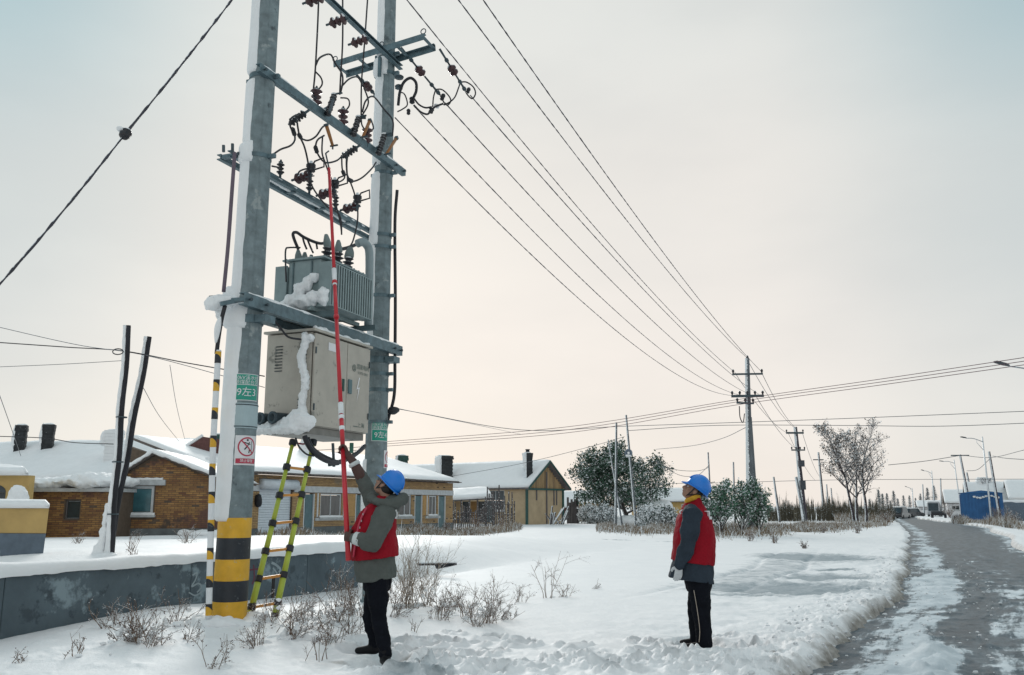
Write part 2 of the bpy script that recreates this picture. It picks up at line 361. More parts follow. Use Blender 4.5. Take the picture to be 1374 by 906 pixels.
def height(x, y, fine=True):
    x = np.asarray(x, float); y = np.asarray(y, float)
    h = .10 * fbm(x * .12, y * .12, 3, 1) * np.clip(y / 30, .3, 2) + .03 * fbm(x * .9, y * .9, 3, 2)
    h = h + .16 * np.exp(-(((x + 3.35) / 1.7) ** 2 + ((y - 11.2) / 2.2) ** 2)) + .08 * np.exp(-(((x + 4.7) / 1.2) ** 2 + ((y - 12.6) / 1.8) ** 2)) + .07 * np.exp(-(((x + 1.2) / 1.6) ** 2 + ((y - 12.5) / 2.2) ** 2))
    h = h - .02 * np.clip((9 - y) / 3, 0, 1)
    # raised yard behind the low wall
    sd = wall_side(x, y); soft = .08 + np.clip(y - WB.y, 0, 60) * .30
    ter = np.interp(y, [-30, 12, 33, 41, 60], [.66, .66, .42, .05, 0.0]) * sst(0, 1, (sd - .07) / soft) + .10 * fbm(x * .5, y * .5, 3, 5) * (sd > 0)
    ter = ter * (sd > .07) + .10 * np.exp(-(((x + 7.3) / 1.3) ** 2 + ((y - 15.3) / 1.2) ** 2)) * (sd > 0)
    h = h + np.where(sd > 0, ter, 0) * (sd > 0) 
    # lumpy ploughed ridge beside the road, then the drop to the road
    t = x - road_left(y); near = np.clip((50 - y) / 30, .25, 1)
    lump = fbm(x * 5.0, y * 5.0, 4, 21) + .5 * np.abs(fbm(x * 11, y * 11, 3, 22))
    rough = np.exp(-((t + .55) / .75) ** 2) * near
    h = h + rough * (.035 + .13 * lump + .05 * fbm(x * 24, y * 24, 3, 23)) + .045 * np.exp(-((t + 1.7) / 1.6) ** 2) * (fbm(x * 3, y * 3, 4, 25) * 2.0)
    tr = road_right(y) - x
    rr = np.exp(-((tr + .6) / .6) ** 2); h = h + rr * (.08 + .12 * lump)
    inroad = sst(-.42, .12, t + .30 * fbm(x * 4, y * 4, 3, 31)) * sst(-.3, .1, tr)
    h = h * (1 - inroad) + (-.30) * inroad
    # frozen slush patches with rutted rims, tyre ruts
    for (a, b, rx, ry) in ICE:
        q = ((x - a) / rx) ** 2 + ((y - b) / ry) ** 2 + 1.0 * fbm(x * 2.2, y * 2.2, 3, 41)
        h = h - .035 * sst(1.15, .7, q) + .03 * np.exp(-((q - 1.35) / .3) ** 2) * (.5 + 2 * fbm(x * 6, y * 6, 3, 42))
    for (off, dep) in [(-3.0, .045), (-4.3, .04)]:
        rt = t - off - .25 * np.sin(y * .35); h = h - dep * np.exp(-(rt / .11) ** 2) * sst(14, 19, y) * sst(34, 26, y) * (.5 + 1.6 * vnoise(x * 3, y * 3, 4))
    if fine:
        for (a, b, rx, ry, dp, an) in DIPS:
            c, s_ = math.cos(an), math.sin(an); dx, dy = x - a, y - b
            q = ((dx * c + dy * s_) / rx) ** 2 + ((dy * c - dx * s_) / ry) ** 2
            q = q + .5 * fbm(x * 9, y * 9, 2, 61)
            h = h - dp * np.exp(-q ** 3) + dp * .35 * np.exp(-((q - 2.2) / .9) ** 2)
        h = h + .085 * np.maximum(0, fbm(x * 3.6, y * 3.6, 4, 13) - .03) * sst(-.6, -1.6, x) * sst(13.5, 11.5, y) * (wall_side(x, y) < -.1)
        h = h + .012 * fbm(x * 7, y * 7, 3, 3) * np.clip((30 - y) / 20, 0, 1)
        wb = np.exp(-(((x + 1.46) / .55) ** 2 + ((y - 9.05) / .55) ** 2) ** 2); h = h * (1 - wb) + (-.055 + .30 * h) * wb
        foot = 1 - .9 * np.clip(np.exp(-((x + 1.45) / .5) ** 2 - ((y - 9.15) / .6) ** 2) + np.exp(-((x - 2.03) / .35) ** 2 - ((y - 9.95) / .4) ** 2), 0, 1)
        for (a, b, tz) in ((-1.42, 9.12, -.085), (-1.55, 9.64, -.06), (2.05, 9.90, -.055), (2.0, 10.08, -.04)):
            wq = np.exp(-(((x - a) / .22) ** 2 + ((y - b) / .13) ** 2) ** 2); h = h * (1 - wq) + tz * wq
        tram = foot * np.clip((10.2 - y) / 1.4, 0, 1) * sst(-2.6, -1.4, x)      # trampled foreground
        h = h + tram * .075 * (np.abs(fbm(x * 5.5, y * 5.5, 4, 71)) * 1.1 - .10)
    return h
def gz(x, y): return float(height(np.array([x]), np.array([y]), False)[0])

def grid_obj(name, X, Y, Z, m, attrs=None, uv=None):
    r, c = X.shape
    me = bpy.data.meshes.new(name)
    co = np.stack([X, Y, Z], -1).reshape(-1, 3)
    i = np.arange(r * c).reshape(r, c)
    q = np.stack([i[:-1, :-1], i[:-1, 1:], i[1:, 1:], i[1:, :-1]], -1).reshape(-1, 4)
    me.vertices.add(len(co)); me.vertices.foreach_set('co', co.ravel().astype(np.float32))
    me.loops.add(q.size); me.loops.foreach_set('vertex_index', q.ravel().astype(np.int32))
    me.polygons.add(len(q)); me.polygons.foreach_set('loop_start', np.arange(0, q.size, 4, dtype=np.int32))
    me.polygons.foreach_set('use_smooth', np.ones(len(q), bool)); me.update(calc_edges=True)
    for k, a in (attrs or {}).items():
        t = me.attributes.new(k, 'FLOAT', 'POINT'); t.data.foreach_set('value', a.ravel().astype(np.float32))
    me.materials.append(m); o = bpy.data.objects.new(name, me); COL.objects.link(o); return o
# snow material: attributes 'dirt' (mud splashed on the road bank) and 'ice' (grey frozen slush)
gm = bpy.data.materials.new('snow_field'); gm.use_nodes = True; t = gm.node_tree; b = t.nodes['Principled BSDF']
tcn = N(t, 'ShaderNodeTexCoord')
def nz_(t, sc, det=6, src=None, rough=.6):
    n = N(t, 'ShaderNodeTexNoise'); n.inputs['Scale'].default_value = sc; n.inputs['Detail'].default_value = det; n.inputs['Roughness'].default_value = rough
    t.links.new(src or tcn.outputs['Object'], n.inputs[0]); return n.outputs[0]
def rmp(t, src, p0, c0, p1, c1):
    r = N(t, 'ShaderNodeValToRGB'); e = r.color_ramp.elements; e[0].position = p0; e[1].position = p1; e[0].color = (*c0, 1); e[1].color = (*c1, 1)
    t.links.new(src, r.inputs[0]); return r.outputs[0]
def mixn(t, fac, a, b_):
    x = N(t, 'ShaderNodeMix', data_type='RGBA')
    t.links.new(fac, x.inputs[0])
    for s_, v in ((6, a), (7, b_)):
        if isinstance(v, tuple): x.inputs[s_].default_value = (*v, 1)
        else: t.links.new(v, x.inputs[s_])
    return x.outputs[2]
def mth(t, op, a, b_=None):
    x = N(t, 'ShaderNodeMath', operation=op)
    for i, v in enumerate((a, b_)):
        if v is None: continue
        if isinstance(v, (int, float)): x.inputs[i].default_value = v
        else: t.links.new(v, x.inputs[i])
    return x.outputs[0]
base = rmp(t, nz_(t, 1.1), .3, (.80, .81, .825), .7, (.85, .855, .865))
ad = N(t, 'ShaderNodeAttribute', attribute_name='dirt'); ai = N(t, 'ShaderNodeAttribute', attribute_name='ice')
dfac = rmp(t, mth(t, 'ADD', mth(t, 'MULTIPLY', ad.outputs['Fac'], 1.25), mth(t, 'SUBTRACT', nz_(t, 5.0, 8, rough=.7), .62)), .18, (0, 0, 0), .75, (1, 1, 1))
c1 = mixn(t, dfac, base, rmp(t, nz_(t, 9), .3, (.15, .135, .115), .7, (.38, .36, .335)))
ifac = rmp(t, mth(t, 'ADD', ai.outputs['Fac'], mth(t, 'MULTIPLY', mth(t, 'SUBTRACT', nz_(t, 2.2, 8, rough=.7), .5), 1.1)), .28, (0, 0, 0), .66, (1, 1, 1))
c2 = mixn(t, ifac, c1, rmp(t, nz_(t, 6), .3, (.24, .29, .32), .7, (.38, .43, .46)))
t.links.new(c2, b.inputs['Base Color']); b.inputs['Roughness'].default_value = .62; b.inputs['Specular IOR Level'].default_value = .3
bp = N(t, 'ShaderNodeBump'); bp.inputs['Strength'].default_value = .45; bp.inputs['Distance'].default_value = .03
t.links.new(nz_(t, 14, 8, rough=.65), bp.inputs['Height']); t.links.new(bp.outputs[0], b.inputs['Normal'])

ca = np.concatenate([[-3, -2, -1.4, -1, -.8], np.linspace(-.66, .66, 760), [.8, 1, 1.4, 2, 3]])
ys = [-120, -40, -15, -5, 0, 3, 5, 6.3, 7.2]; y = 7.6
while y < 45: ys.append(y); y *= 1.0046
while y < 4500: ys.append(y); y *= 1.03
ys = np.array(ys); wdt = np.where(ys > 7, ys, 7 + (7 - ys) * 1.2)
X = ca[None, :] * wdt[:, None]; Y = np.repeat(ys[:, None], len(ca), 1)
Z = height(X, Y)
T = X - road_left(Y); TR = road_right(Y) - X
dirt = (.86 * np.exp(-((T + .04) / .25) ** 2) + .30 * np.exp(-((T + .5) / .45) ** 2) * (.4 + 2.2 * fbm(X * 3, Y * 3, 4, 77))) * np.clip((60 - Y) / 30, 0.25, 1) + .5 * np.exp(-((TR + .1) / .3) ** 2)
for (a, b_) in ((-1.25, 9.15), (-1.0, 9.3), (-1.7, 9.2), (-.8, 8.95), (-1.2, 8.8), (-.55, 9.1)): dirt = dirt + .55 * np.exp(-((X - a) / .14) ** 2 - ((Y - b_) / .07) ** 2)
for (a, b_, rx, ry, dp, an) in DIPS: dirt = dirt + (.42 if dp > .08 else .15) * np.exp(-((X - a) / rx) ** 2 * 2 - ((Y - b_) / ry) ** 2 * 2)
dirt = dirt + sst(0, .2, T) * sst(0, .2, TR)
ice = np.zeros_like(X)
for (a, b_, rx, ry) in ICE:
    q = ((X - a) / rx) ** 2 + ((Y - b_) / ry) ** 2; ice = np.maximum(ice, np.exp(-q * .8) * 1.15)
ice = np.maximum(ice, .50 * np.exp(-((T + 3.4) / 1.5) ** 2) * sst(13, 18, Y) * sst(36, 26, Y))
tr_ = np.clip((9.6 - Y) / 1.0, 0, 1) * sst(-1.6, -.9, X) * sst(-.2, -.8, X) * .55; ice = np.maximum(ice, tr_)
g = grid_obj('snow_ground', X, Y, Z, gm, {'dirt': dirt, 'ice': ice}); g['kind'] = 'structure'

# slushy road
rm = bpy.data.materials.new('slushy_asphalt'); rm.use_nodes = True; t = rm.node_tree; b = t.nodes['Principled BSDF']; tcn = N(t, 'ShaderNodeTexCoord')
au = N(t, 'ShaderNodeAttribute', attribute_name='across'); av = N(t, 'ShaderNodeAttribute', attribute_name='along'); asn = N(t, 'ShaderNodeAttribute', attribute_name='slush')
cb = N(t, 'ShaderNodeCombineXYZ'); t.links.new(au.outputs['Fac'], cb.inputs[0]); t.links.new(mth(t, 'MULTIPLY', av.outputs['Fac'], .16), cb.inputs[1])
n_str = nz_(t, 3.4, 8, cb.outputs[0], .7)
cb2 = N(t, 'ShaderNodeCombineXYZ'); t.links.new(mth(t, 'MULTIPLY', au.outputs['Fac'], .55), cb2.inputs[0]); t.links.new(mth(t, 'MULTIPLY', av.outputs['Fac'], .45), cb2.inputs[1])
n_pat = nz_(t, 2.6, 9, cb2.outputs[0], .68)
wet = rmp(t, nz_(t, 5, 7), .3, (.024, .037, .048), .72, (.056, .082, .10))
slu = rmp(t, n_pat, .3, (.34, .40, .44), .7, (.72, .77, .80))
f = mth(t, 'ADD', mth(t, 'MULTIPLY', n_str, .8), mth(t, 'MULTIPLY', n_pat, .9)); f = mth(t, 'ADD', f, mth(t, 'MULTIPLY', asn.outputs['Fac'], .55))
ff = rmp(t, f, .98, (0, 0, 0), 1.0, (1, 1, 1)); f2 = rmp(t, mth(t, 'SUBTRACT', f, .17), .62, (0, 0, 0), .98, (.5, .5, .5))
f3 = rmp(t, mth(t, 'SUBTRACT', f, .10), .88, (0, 0, 0), .98, (1, 1, 1))
wet = mixn(t, rmp(t, n_str, .44, (0, 0, 0), .58, (.8, .8, .8)), wet, rmp(t, nz_(t, 9, 7), .3, (.05, .073, .09), .7, (.11, .145, .17)))
c = mixn(t, f2, wet, (.14, .185, .215)); c = mixn(t, f3, c, slu)
t.links.new(c, b.inputs['Base Color']); b.inputs['Specular IOR Level'].default_value = .14
t.links.new(rmp(t, f3, .0, (.40, .40, .40), 1, (.7, .7, .7)), b.inputs['Roughness'])
bp = N(t, 'ShaderNodeBump'); bp.inputs['Strength'].default_value = .28; bp.inputs['Distance'].default_value = .03
t.links.new(mth(t, 'ADD', nz_(t, 22, 6), mth(t, 'MULTIPLY', f3, 1.0)), bp.inputs['Height']); t.links.new(bp.outputs[0], b.inputs['Normal'])
ys = [-20, -5, 0, 4, 6, 7]; y = 7.3
while y < 45: ys.append(y); y *= 1.0055
while y < 260: ys.append(y); y *= 1.02
ys = np.array(ys); us = np.linspace(-.5, 1.1, 190)
L = road_left(ys)[:, None]; Rr = road_right(ys)[:, None]; X = L + (Rr - L) * us[None, :]; Y = np.repeat(ys[:, None], len(us), 1)
U = X - L
slush = .55 * np.exp(-((U - .55) / .55) ** 2) * (.4 + vnoise(X * .7, Y * .5, 5)) + .40 * np.exp(-((U - 2.1) / .45) ** 2) * sst(26, 12, Y) - .30 * np.exp(-((U - 1.25) / .28) ** 2) - .35 * np.exp(-((U - 2.95) / .40) ** 2) - .2 * np.exp(-((U - 3.9) / .3) ** 2)
slush = slush + .5 * sst(10.8, 8.6, Y) * np.exp(-((U - 3.2) / 1.2) ** 2) + .35 * np.exp(-((Y - 19.5) / 3) ** 2) * np.exp(-((U - .8) / .9) ** 2)
slush = slush + .5 * np.exp(-((TR := Rr - X) / .5) ** 2) - .08 * sst(26, 40, Y)
lum = np.clip(fbm(X * 4.5, Y * 3.2, 4, 91) + .35 * slush, 0, 1)
Z = ROADZ + .10 * lum * np.clip((60 - Y) / 40, 0, 1) + .012 * fbm(X * 9, Y * 9, 3, 92)
Z = Z + .09 * np.exp(-((U - .95) / .26) ** 2) * sst(11.4, 10.2, Y) * np.clip(.25 + 1.1 * vnoise(X * 4, Y * 4, 7) + 1.5 * fbm(X * 10, Y * 10, 4, 8), 0, 2) - np.where(U < -.3, .3, 0) - np.where(U < -.8, .8, 0)
slush = slush + 1.0 * np.exp(-((U - .95) / .34) ** 2) * sst(11.6, 10.4, Y)
rd = grid_obj('road', X, Y, Z, rm, {'across': U, 'along': Y, 'slush': slush}); rd['kind'] = 'structure'
# ---------------------------------------------------------------- the two concrete transformer poles and their beams
PL = Vector((-3.27, 10.8, 0)); PR = Vector((-2.09, 13.85, 0))
EA = (PR - PL).normalized(); NR = Vector((EA.y, -EA.x, 0)); UZ = Vector((0, 0, 1)); AX = (EA, NR, UZ); SPAN = (PR - PL).length
def P3(s, n, z): return PL + EA * s + NR * n + UZ * z
WDV = Vector((-.95, -.22, 0)).normalized()                       # where the driven snow came from
def axis(base, top): return lambda z: base + (top - base) * ((z - base.z) / (top.z - base.z))
def shell(mb, ax, rad, z0, z1, dirv, half, thick, step=.035, seed=0, n=12, rough=.25):
    """driven snow stuck to one side of a pole: a lens of snow hugging the surface"""
    zs = np.arange(z0, z1 + 1e-6, step); rows = []
    a0 = math.atan2(dirv.y, dirv.x); vs = []
    for i, z in enumerate(zs):
        c = ax(z); e = min(1, (i + .6) * .55, (len(zs) - 1 - i + .6) * .55); ns = [float(vnoise(np.array([z * 3.1]), np.array([k * 3.7 + seed]), seed)[0]) for k in range(3)]
        hl = half * (1 + rough * .35 * (ns[0] - .5)) + rough * (.16 * (float(vnoise(np.array([z * 19.]), np.array([1.5]), seed)[0]) - .5) + .22 * (float(vnoise(np.array([z * 6.]), np.array([4.5]), seed)[0]) - .5)); hr = half * (1 + rough * .35 * (ns[1] - .5)) + rough * (.22 * (float(vnoise(np.array([z * 23.]), np.array([7.5]), seed)[0]) - .5) + .4 * (float(vnoise(np.array([z * 5.]), np.array([9.5]), seed)[0]) - .5))
        th = thick * (1 + rough * 1.1 * (ns[2] - .5)) * e
        for k in range(n + 1):
            q = k / n; an = a0 - hl + (hl + hr) * q; rr = rad(z) - .004 + (th + .006) * min(1, (math.sin(math.pi * q)) ** .55 * 1.05)
            vs.append(c + Vector((math.cos(an), math.sin(an), 0)) * rr)
    m = n + 1; fs = [(i * m + k, i * m + k + 1, (i + 1) * m + k + 1, (i + 1) * m + k) for i in range(len(zs) - 1) for k in range(n)]
    fs += [tuple(range(m))[::-1], tuple((len(zs) - 1) * m + k for k in range(m))]
    mb.add(vs, fs)
def ring(mb, c, r, h, n=28, thick=.008):
    vs = []; 
    for (rr, z) in ((r, -h / 2), (r + thick, -h / 2), (r + thick, h / 2), (r, h / 2)):
        for k in range(n):
            a = 2 * math.pi * k / n; vs.append(c + Vector((math.cos(a) * rr, math.sin(a) * rr, z)))
    mb.add(vs, [(j * n + k, j * n + (k + 1) % n, ((j + 1) % 4) * n + (k + 1) % n, ((j + 1) % 4) * n + k) for j in range(4) for k in range(n)])
def curved_sign(pole, axf, rad, a_mid, half_w, z0, z1, layers, name, off=.006):
    """sign wrapped on the pole: layers = [(mat, kind, data)] with local coords u (m along the arc), v (m up from the centre)"""
    zc = (z0 + z1) / 2
    def pt(u, v, lift):
        z = zc + v; c = axf(z); r = rad(zc) + off + lift; a = a_mid + u / (rad(zc) + off)
        return c + Vector((math.cos(a) * r, math.sin(a) * r, 0))
    res = None
    for li, (m, kind, d) in enumerate(layers):
        mb = MB().use(m); lift = .0015 * li
        if kind == 'rect':
            u0, u1, v0, v1 = d; n = 14; vs = []
            for j in range(2):
                for k in range(n + 1): vs.append(pt(u0 + (u1 - u0) * k / n, (v0, v1)[j], lift))
            mb.add(vs, [(k, k + 1, n + 1 + k + 1, n + 1 + k) for k in range(n)])
            if li == 0:
                vs = [pt(u0 + (u1 - u0) * k / n, v, -.004) for v in (v0, v1) for k in range(n + 1)]
                mb.add(vs, [(k, n + 1 + k, n + 1 + k + 1, k + 1) for k in range(n)])
        elif kind == 'text':
            for (body, size, u, v, st) in d: text_mesh(body, size, mb, (0, 0, 0), lambda a, b_, u=u, v=v: pt(u + a, v + b_, lift), None, 'CENTER', stretch=st)
        elif kind == 'ring':
            u, v, r0, r1 = d; n = 32; vs = [pt(u + math.cos(6.2832 * k / n) * r, v + math.sin(6.2832 * k / n) * r, lift) for r in (r0, r1) for k in range(n)]
            mb.add(vs, [(k, (k + 1) % n, n + (k + 1) % n, n + k) for k in range(n)])
        elif kind == 'lines':
            for (u0, v0, u1, v1, w_) in d:
                dv = Vector((u1 - u0, v1 - v0)); L = dv.length; dv /= L; nn = Vector((-dv.y, dv.x)) * w_ / 2; ns = max(1, int(L / .03)); vs = []
                for k in range(ns + 1):
                    q = Vector((u0, v0)) + dv * L * k / ns; vs += [pt(q.x + nn.x, q.y + nn.y, lift), pt(q.x - nn.x, q.y - nn.y, lift)]
                mb.add(vs, [(2 * k, 2 * k + 1, 2 * k + 3, 2 * k + 2) for k in range(ns)])
        nm = name if li == 0 else ('sign_print' if m is not WHITEP else 'sign_print')
        mb.build(nm, parent=pole, smooth=False)
def make_pole(base, top, r0, r1, label, signs, bands, painted, snow_specs, hoops):
    root = thing('concrete_power_pole', label, 'power pole', base)
    axf = axis(base, top); rad = lambda z: r0 + (r1 - r0) * (z - base.z) / (top.z - base.z)
    def seg(z0, z1, m, name, lift=0, n=40, kz=1):
        mb = MB().use(m, True); vs = []; K = max(2, int((z1 - z0) / .5) + 1)
        for i in range(K):
            z = z0 + (z1 - z0) * i / (K - 1); c = axf(z)
            for k in range(n):
                a = 6.2832 * k / n; vs.append(c + Vector((math.cos(a), math.sin(a), 0)) * (rad(z) + lift))
        mb.add(vs, [(i * n + k, i * n + (k + 1) % n, (i + 1) * n + (k + 1) % n, (i + 1) * n + k) for i in range(K - 1) for k in range(n)])
        mb.smooth = False; mb.add([vs[(K - 1) * n + k] for k in range(n)], [tuple(range(n))]); mb.add([vs[k] for k in range(n)], [tuple(range(n))[::-1]])
        return mb.build(name, parent=root)
    zs0 = base.z - .4
    if painted:
        seg(zs0, top.z, CONC, 'shaft')
        for (z0, z1, m, nm) in painted: seg(z0, z1, m, nm, lift=.004)
    else: seg(zs0, top.z, CONC, 'shaft')
    # formwork seam down the shaft
    mb = MB().use(GALVD); 
    for ang in (R(-62),):
        pts = [axf(z) + Vector((math.cos(ang), math.sin(ang), 0)) * (rad(z) + .001) for z in np.arange(base.z + 2.2, top.z, .4)]
        mb.tube(pts, .004, 4)
    mb.build('seam', CONC, parent=root)
    for z in hoops:
        mb = MB().use(GALV); ring(mb, axf(z), rad(z) + .001, .055); c = axf(z) + NR * (rad(z) + .05)
        mb.box(c, (.05, .10, .05), AX); mb.box(axf(z) - NR * (rad(z) + .04), (.05, .08, .05), AX); mb.build('pole_hoop', parent=root)
    for sp in snow_specs:
        mb = MB().use(SNOW, True); shell(mb, axf, rad, *sp); mb.build('driven_snow', parent=root)
    return root, axf, rad
YB = .155
LB = at(307, 833, PL.y); LB.z = YB; LT = at(359, 0, PL.y); LT = LB + (LT - LB) * ((11.0 - YB) / (LT.z - YB))
def zpx(py, D): return at(687, py, D).z
pz = [zpx(y_, 10.65) for y_ in (836, 808, 780, 751, 722, 695)]
paint = [(pz[i] if i else LB.z - .15, pz[i + 1] - .0, YEL if i % 2 == 0 else BLK, 'yellow_band' if i % 2 == 0 else 'black_band') for i in range(5)]
snl = [(pz[5] - .04, 3.72, WDV, R(74), .055, .035, 3), (3.60, 3.98, WDV, R(88), .11, .035, 6), (3.97, 5.80, WDV, R(60), .042, .035, 8), (5.74, 6.02, WDV, R(72), .07, .035, 4), (6.0, 6.90, WDV, R(58), .036, .035, 12), (6.97, 10.9, WDV, R(62), .04, .035, 14)]
poleL, axL, radL = make_pole(LB, LT, .196, .138, 'taller-looking near concrete pole with yellow and black painted foot bands beside the ladder', None, None, paint, snl, [3.72, 5.84, 6.93, 8.7])
RB = Vector((PR.x + .0, PR.y, gz(PR.x, PR.y) - .05)); RT = Vector((PR.x - .01, PR.y, 12.1))
snr = [(.12, 2.2, WDV, R(32), .03, .035, 31), (4.0, 5.6, WDV, R(50), .035, .035, 33), (5.58, 6.82, WDV, R(64), .05, .035, 35), (6.92, 8.5, WDV, R(64), .045, .035, 37), (8.50, 8.82, WDV, R(95), .09, .035, 38), (8.86, 12.0, WDV, R(62), .04, .035, 39)]
poleR, axR, radR = make_pole(RB, RT, .180, .118, 'plain concrete pole behind the worker with the red rod, no painted foot bands', None, None, None, snr, [3.5, 3.25, 2.75, 4.75, 5.75, 5.55, 6.8, 8.55, 8.9])
# signs wrapped round the poles (each may be unbolted: things of their own)
def pole_sign(kind, axf, rad, px, yt, yb, D, number, label, half):
    z1, z0 = zpx(yt, D), zpx(yb, D); zc = (z0 + z1) / 2; c = axf(zc); cx = at(px, (yt + yb) / 2, D)
    a_mid = math.asin(max(-1, min(1, (cx.x - c.x) / (rad(zc) + .006)))) - math.pi / 2
    a_mid += 0
    h = (z1 - z0)
    root = thing('pole_number_sign' if kind == 'green' else 'warning_sign', label, 'sign', (c.x, c.y - rad(zc), z0))
    if kind == 'green':
        L = [(SIGNW, 'rect', (-half, half, -h / 2, h / 2)), (GREEN, 'rect', (-half + .008, half - .008, -h / 2 + .008, h / 2 - .008)),
             (SIGNW, 'rect', (-half + .012, half - .012, h * .08, h * .08 + .006)),
             (SIGNW, 'text', [('10kV\u6eaa\u6c34\u7ebf', h * .185, 0, h * .345, 1.0), ('\u6e90\u7164\u914d\u53f0\u533a', h * .185, 0, h * .175, 1.0), (number, h * .37, 0, -h * .20, 1.0)])]
    else:
        r_ = half * .78
        L = [(SIGNW, 'rect', (-half, half, -h / 2, h / 2)), (INK, 'lines', [(.25 * r_, .5 * r_ + h * .12, .0, .05 * r_ + h * .12, .10 * r_), (0, .05 * r_ + h * .12, -.3 * r_, -.3 * r_ + h * .12, .14 * r_), (0, .05 * r_ + h * .12, .28 * r_, -.25 * r_ + h * .12, .12 * r_), (-.35 * r_, .45 * r_ + h * .12, .35 * r_, .25 * r_ + h * .12, .11 * r_), (-.1 * r_, .7 * r_ + h * .12, .1 * r_, .7 * r_ + h * .12, .2 * r_), (.28 * r_, -.25 * r_ + h * .12, .2 * r_, -.65 * r_ + h * .12, .12 * r_), (.5 * r_, .6 * r_ + h * .12, .5 * r_, -.6 * r_ + h * .12, .06 * r_)]),
             (SIGNR, 'ring', (0, h * .12, r_ * .86, r_)), (SIGNR, 'lines', [(-.62 * r_, .62 * r_ + h * .12, .62 * r_, -.62 * r_ + h * .12, .12 * r_)]),
             (SIGNR, 'rect', (-half * .88, half * .88, -h * .44, -h * .28)), (SIGNW, 'text', [('\u7981\u6b62\u6500\u767b', h * .115, 0, -h * .36, 1.0)])]
    curved_sign(root, axf, rad, a_mid, half, z0, z1, L, 'sign_plate')
    return root
pole_sign('green', axL, radL, 330.5, 501, 537, 10.6, '9\u5de63', 'green pole number sign with white 9 on the near pole beside the cabinet', .155)
pole_sign('warn', axL, radL, 329.5, 584, 624, 10.6, '', 'white no-climbing sign with a whole red ring on the near snowy pole', .145)
pole_sign('green', axR, radR, 511.5, 566, 592, 13.7, '9\u5de64', 'green pole number sign ending in 4 on the pole right of the cabinet', .150)
pole_sign('warn', axR, radR, 518, 604, 628, 13.7, '', 'partly hidden white no-climbing sign just above the blue helmet', .115)
# grey tied-on sheet between the two signs of the near pole
c = axL(zpx(557, 10.6)); mb = MB().use(mat('pale_sheet', (.36, .46, .49), .5, var=.06)); zc = zpx(557, 10.6)
ring(mb, Vector((c.x, c.y, zc)), radL(zc) + .002, .30, 36, .004); o = mb.build('wrapped_sheet', parent=poleL)
for q in (.13, -.13):
    mb = MB().use(GALVD); ring(mb, Vector((c.x, c.y, zc + q)), radL(zc) + .006, .012, 30, .004); mb.build('tie_wire', parent=poleL)
# snow banked round the foot of the near pole is added later
# snow shelf on the big clamp
def blob_mb(mb, c, r, seed=0, n=14, m=9, rough=.25):
    c = Vector(c); vs = []; fs = []
    for i in range(m + 1):
        th = math.pi * i / m
        for k in range(n):
            ph = 6.2832 * k / n; d = Vector((math.sin(th) * math.cos(ph), math.sin(th) * math.sin(ph), math.cos(th)))
            q = 1 + rough * 2 * float(fbm(np.array([d.x * 1.6 + seed * 5.1 + 9]), np.array([d.y * 1.6 + d.z * 1.9 + seed]), 2, seed)[0])
            vs.append(c + Vector((d.x * r[0], d.y * r[1], d.z * r[2])) * q)
    for i in range(m):
        for k in range(n): fs.append((i * n + k, i * n + (k + 1) % n, (i + 1) * n + (k + 1) % n, (i + 1) * n + k))
    mb.add(vs, fs)
def snow_pile(blobs, name='snow_clump', parent=None, voxel=.018, label=None, disp=None, ds=None):
    """blobs joined by a voxel remesh into one lumpy mass of snow"""
    mb = MB().use(SNOW, True)
    for i, (c, r) in enumerate(blobs): blob_mb(mb, c, r, i * 3 + 1)
    o = mb.build(name, parent=parent); bake_remesh(o, voxel, 2, voxel * 2.6 if disp is None else disp, ds or voxel * 3.5); 
    if label: o['label'] = label
    return o
def bake_remesh(o, voxel, it=2, disp=0, dscale=.1):
    m = o.modifiers.new('r', 'REMESH'); m.mode = 'VOXEL'; m.voxel_size = voxel; m.use_smooth_shade = True
    if it:
        s_ = o.modifiers.new('s', 'SMOOTH'); s_.iterations = it; s_.factor = .5
    if disp:
        tx = bpy.data.textures.new('folds', 'CLOUDS'); tx.noise_scale = dscale; tx.noise_depth = 2
        d = o.modifiers.new('d', 'DISPLACE'); d.texture = tx; d.strength = disp; d.mid_level = .5; d.texture_coords = 'LOCAL'
    dg = bpy.context.evaluated_depsgraph_get(); me = bpy.data.meshes.new_from_object(o.evaluated_get(dg))
    old = o.data; o.modifiers.clear(); o.data = me; me.name = old.name; bpy.data.meshes.remove(old)
    me.polygons.foreach_set('use_smooth', np.ones(len(me.polygons), bool))
c = axL(3.8)
blobs = [(Vector((c.x, c.y, 3.84)) + WDV * .27 + Vector((0, 0, -.02)), (.13, .12, .14)), (Vector((c.x, c.y, 3.9)) + WDV * .14, (.2, .18, .16)), (P3(-.32, -.12, 3.90), (.20, .15, .09)), (P3(-.42, -.18, 3.86), (.11, .1, .09)), (Vector((c.x, c.y, 4.02)) + WDV * .16, (.15, .14, .14))]
snow_pile(blobs, 'snow_clump', poleL)

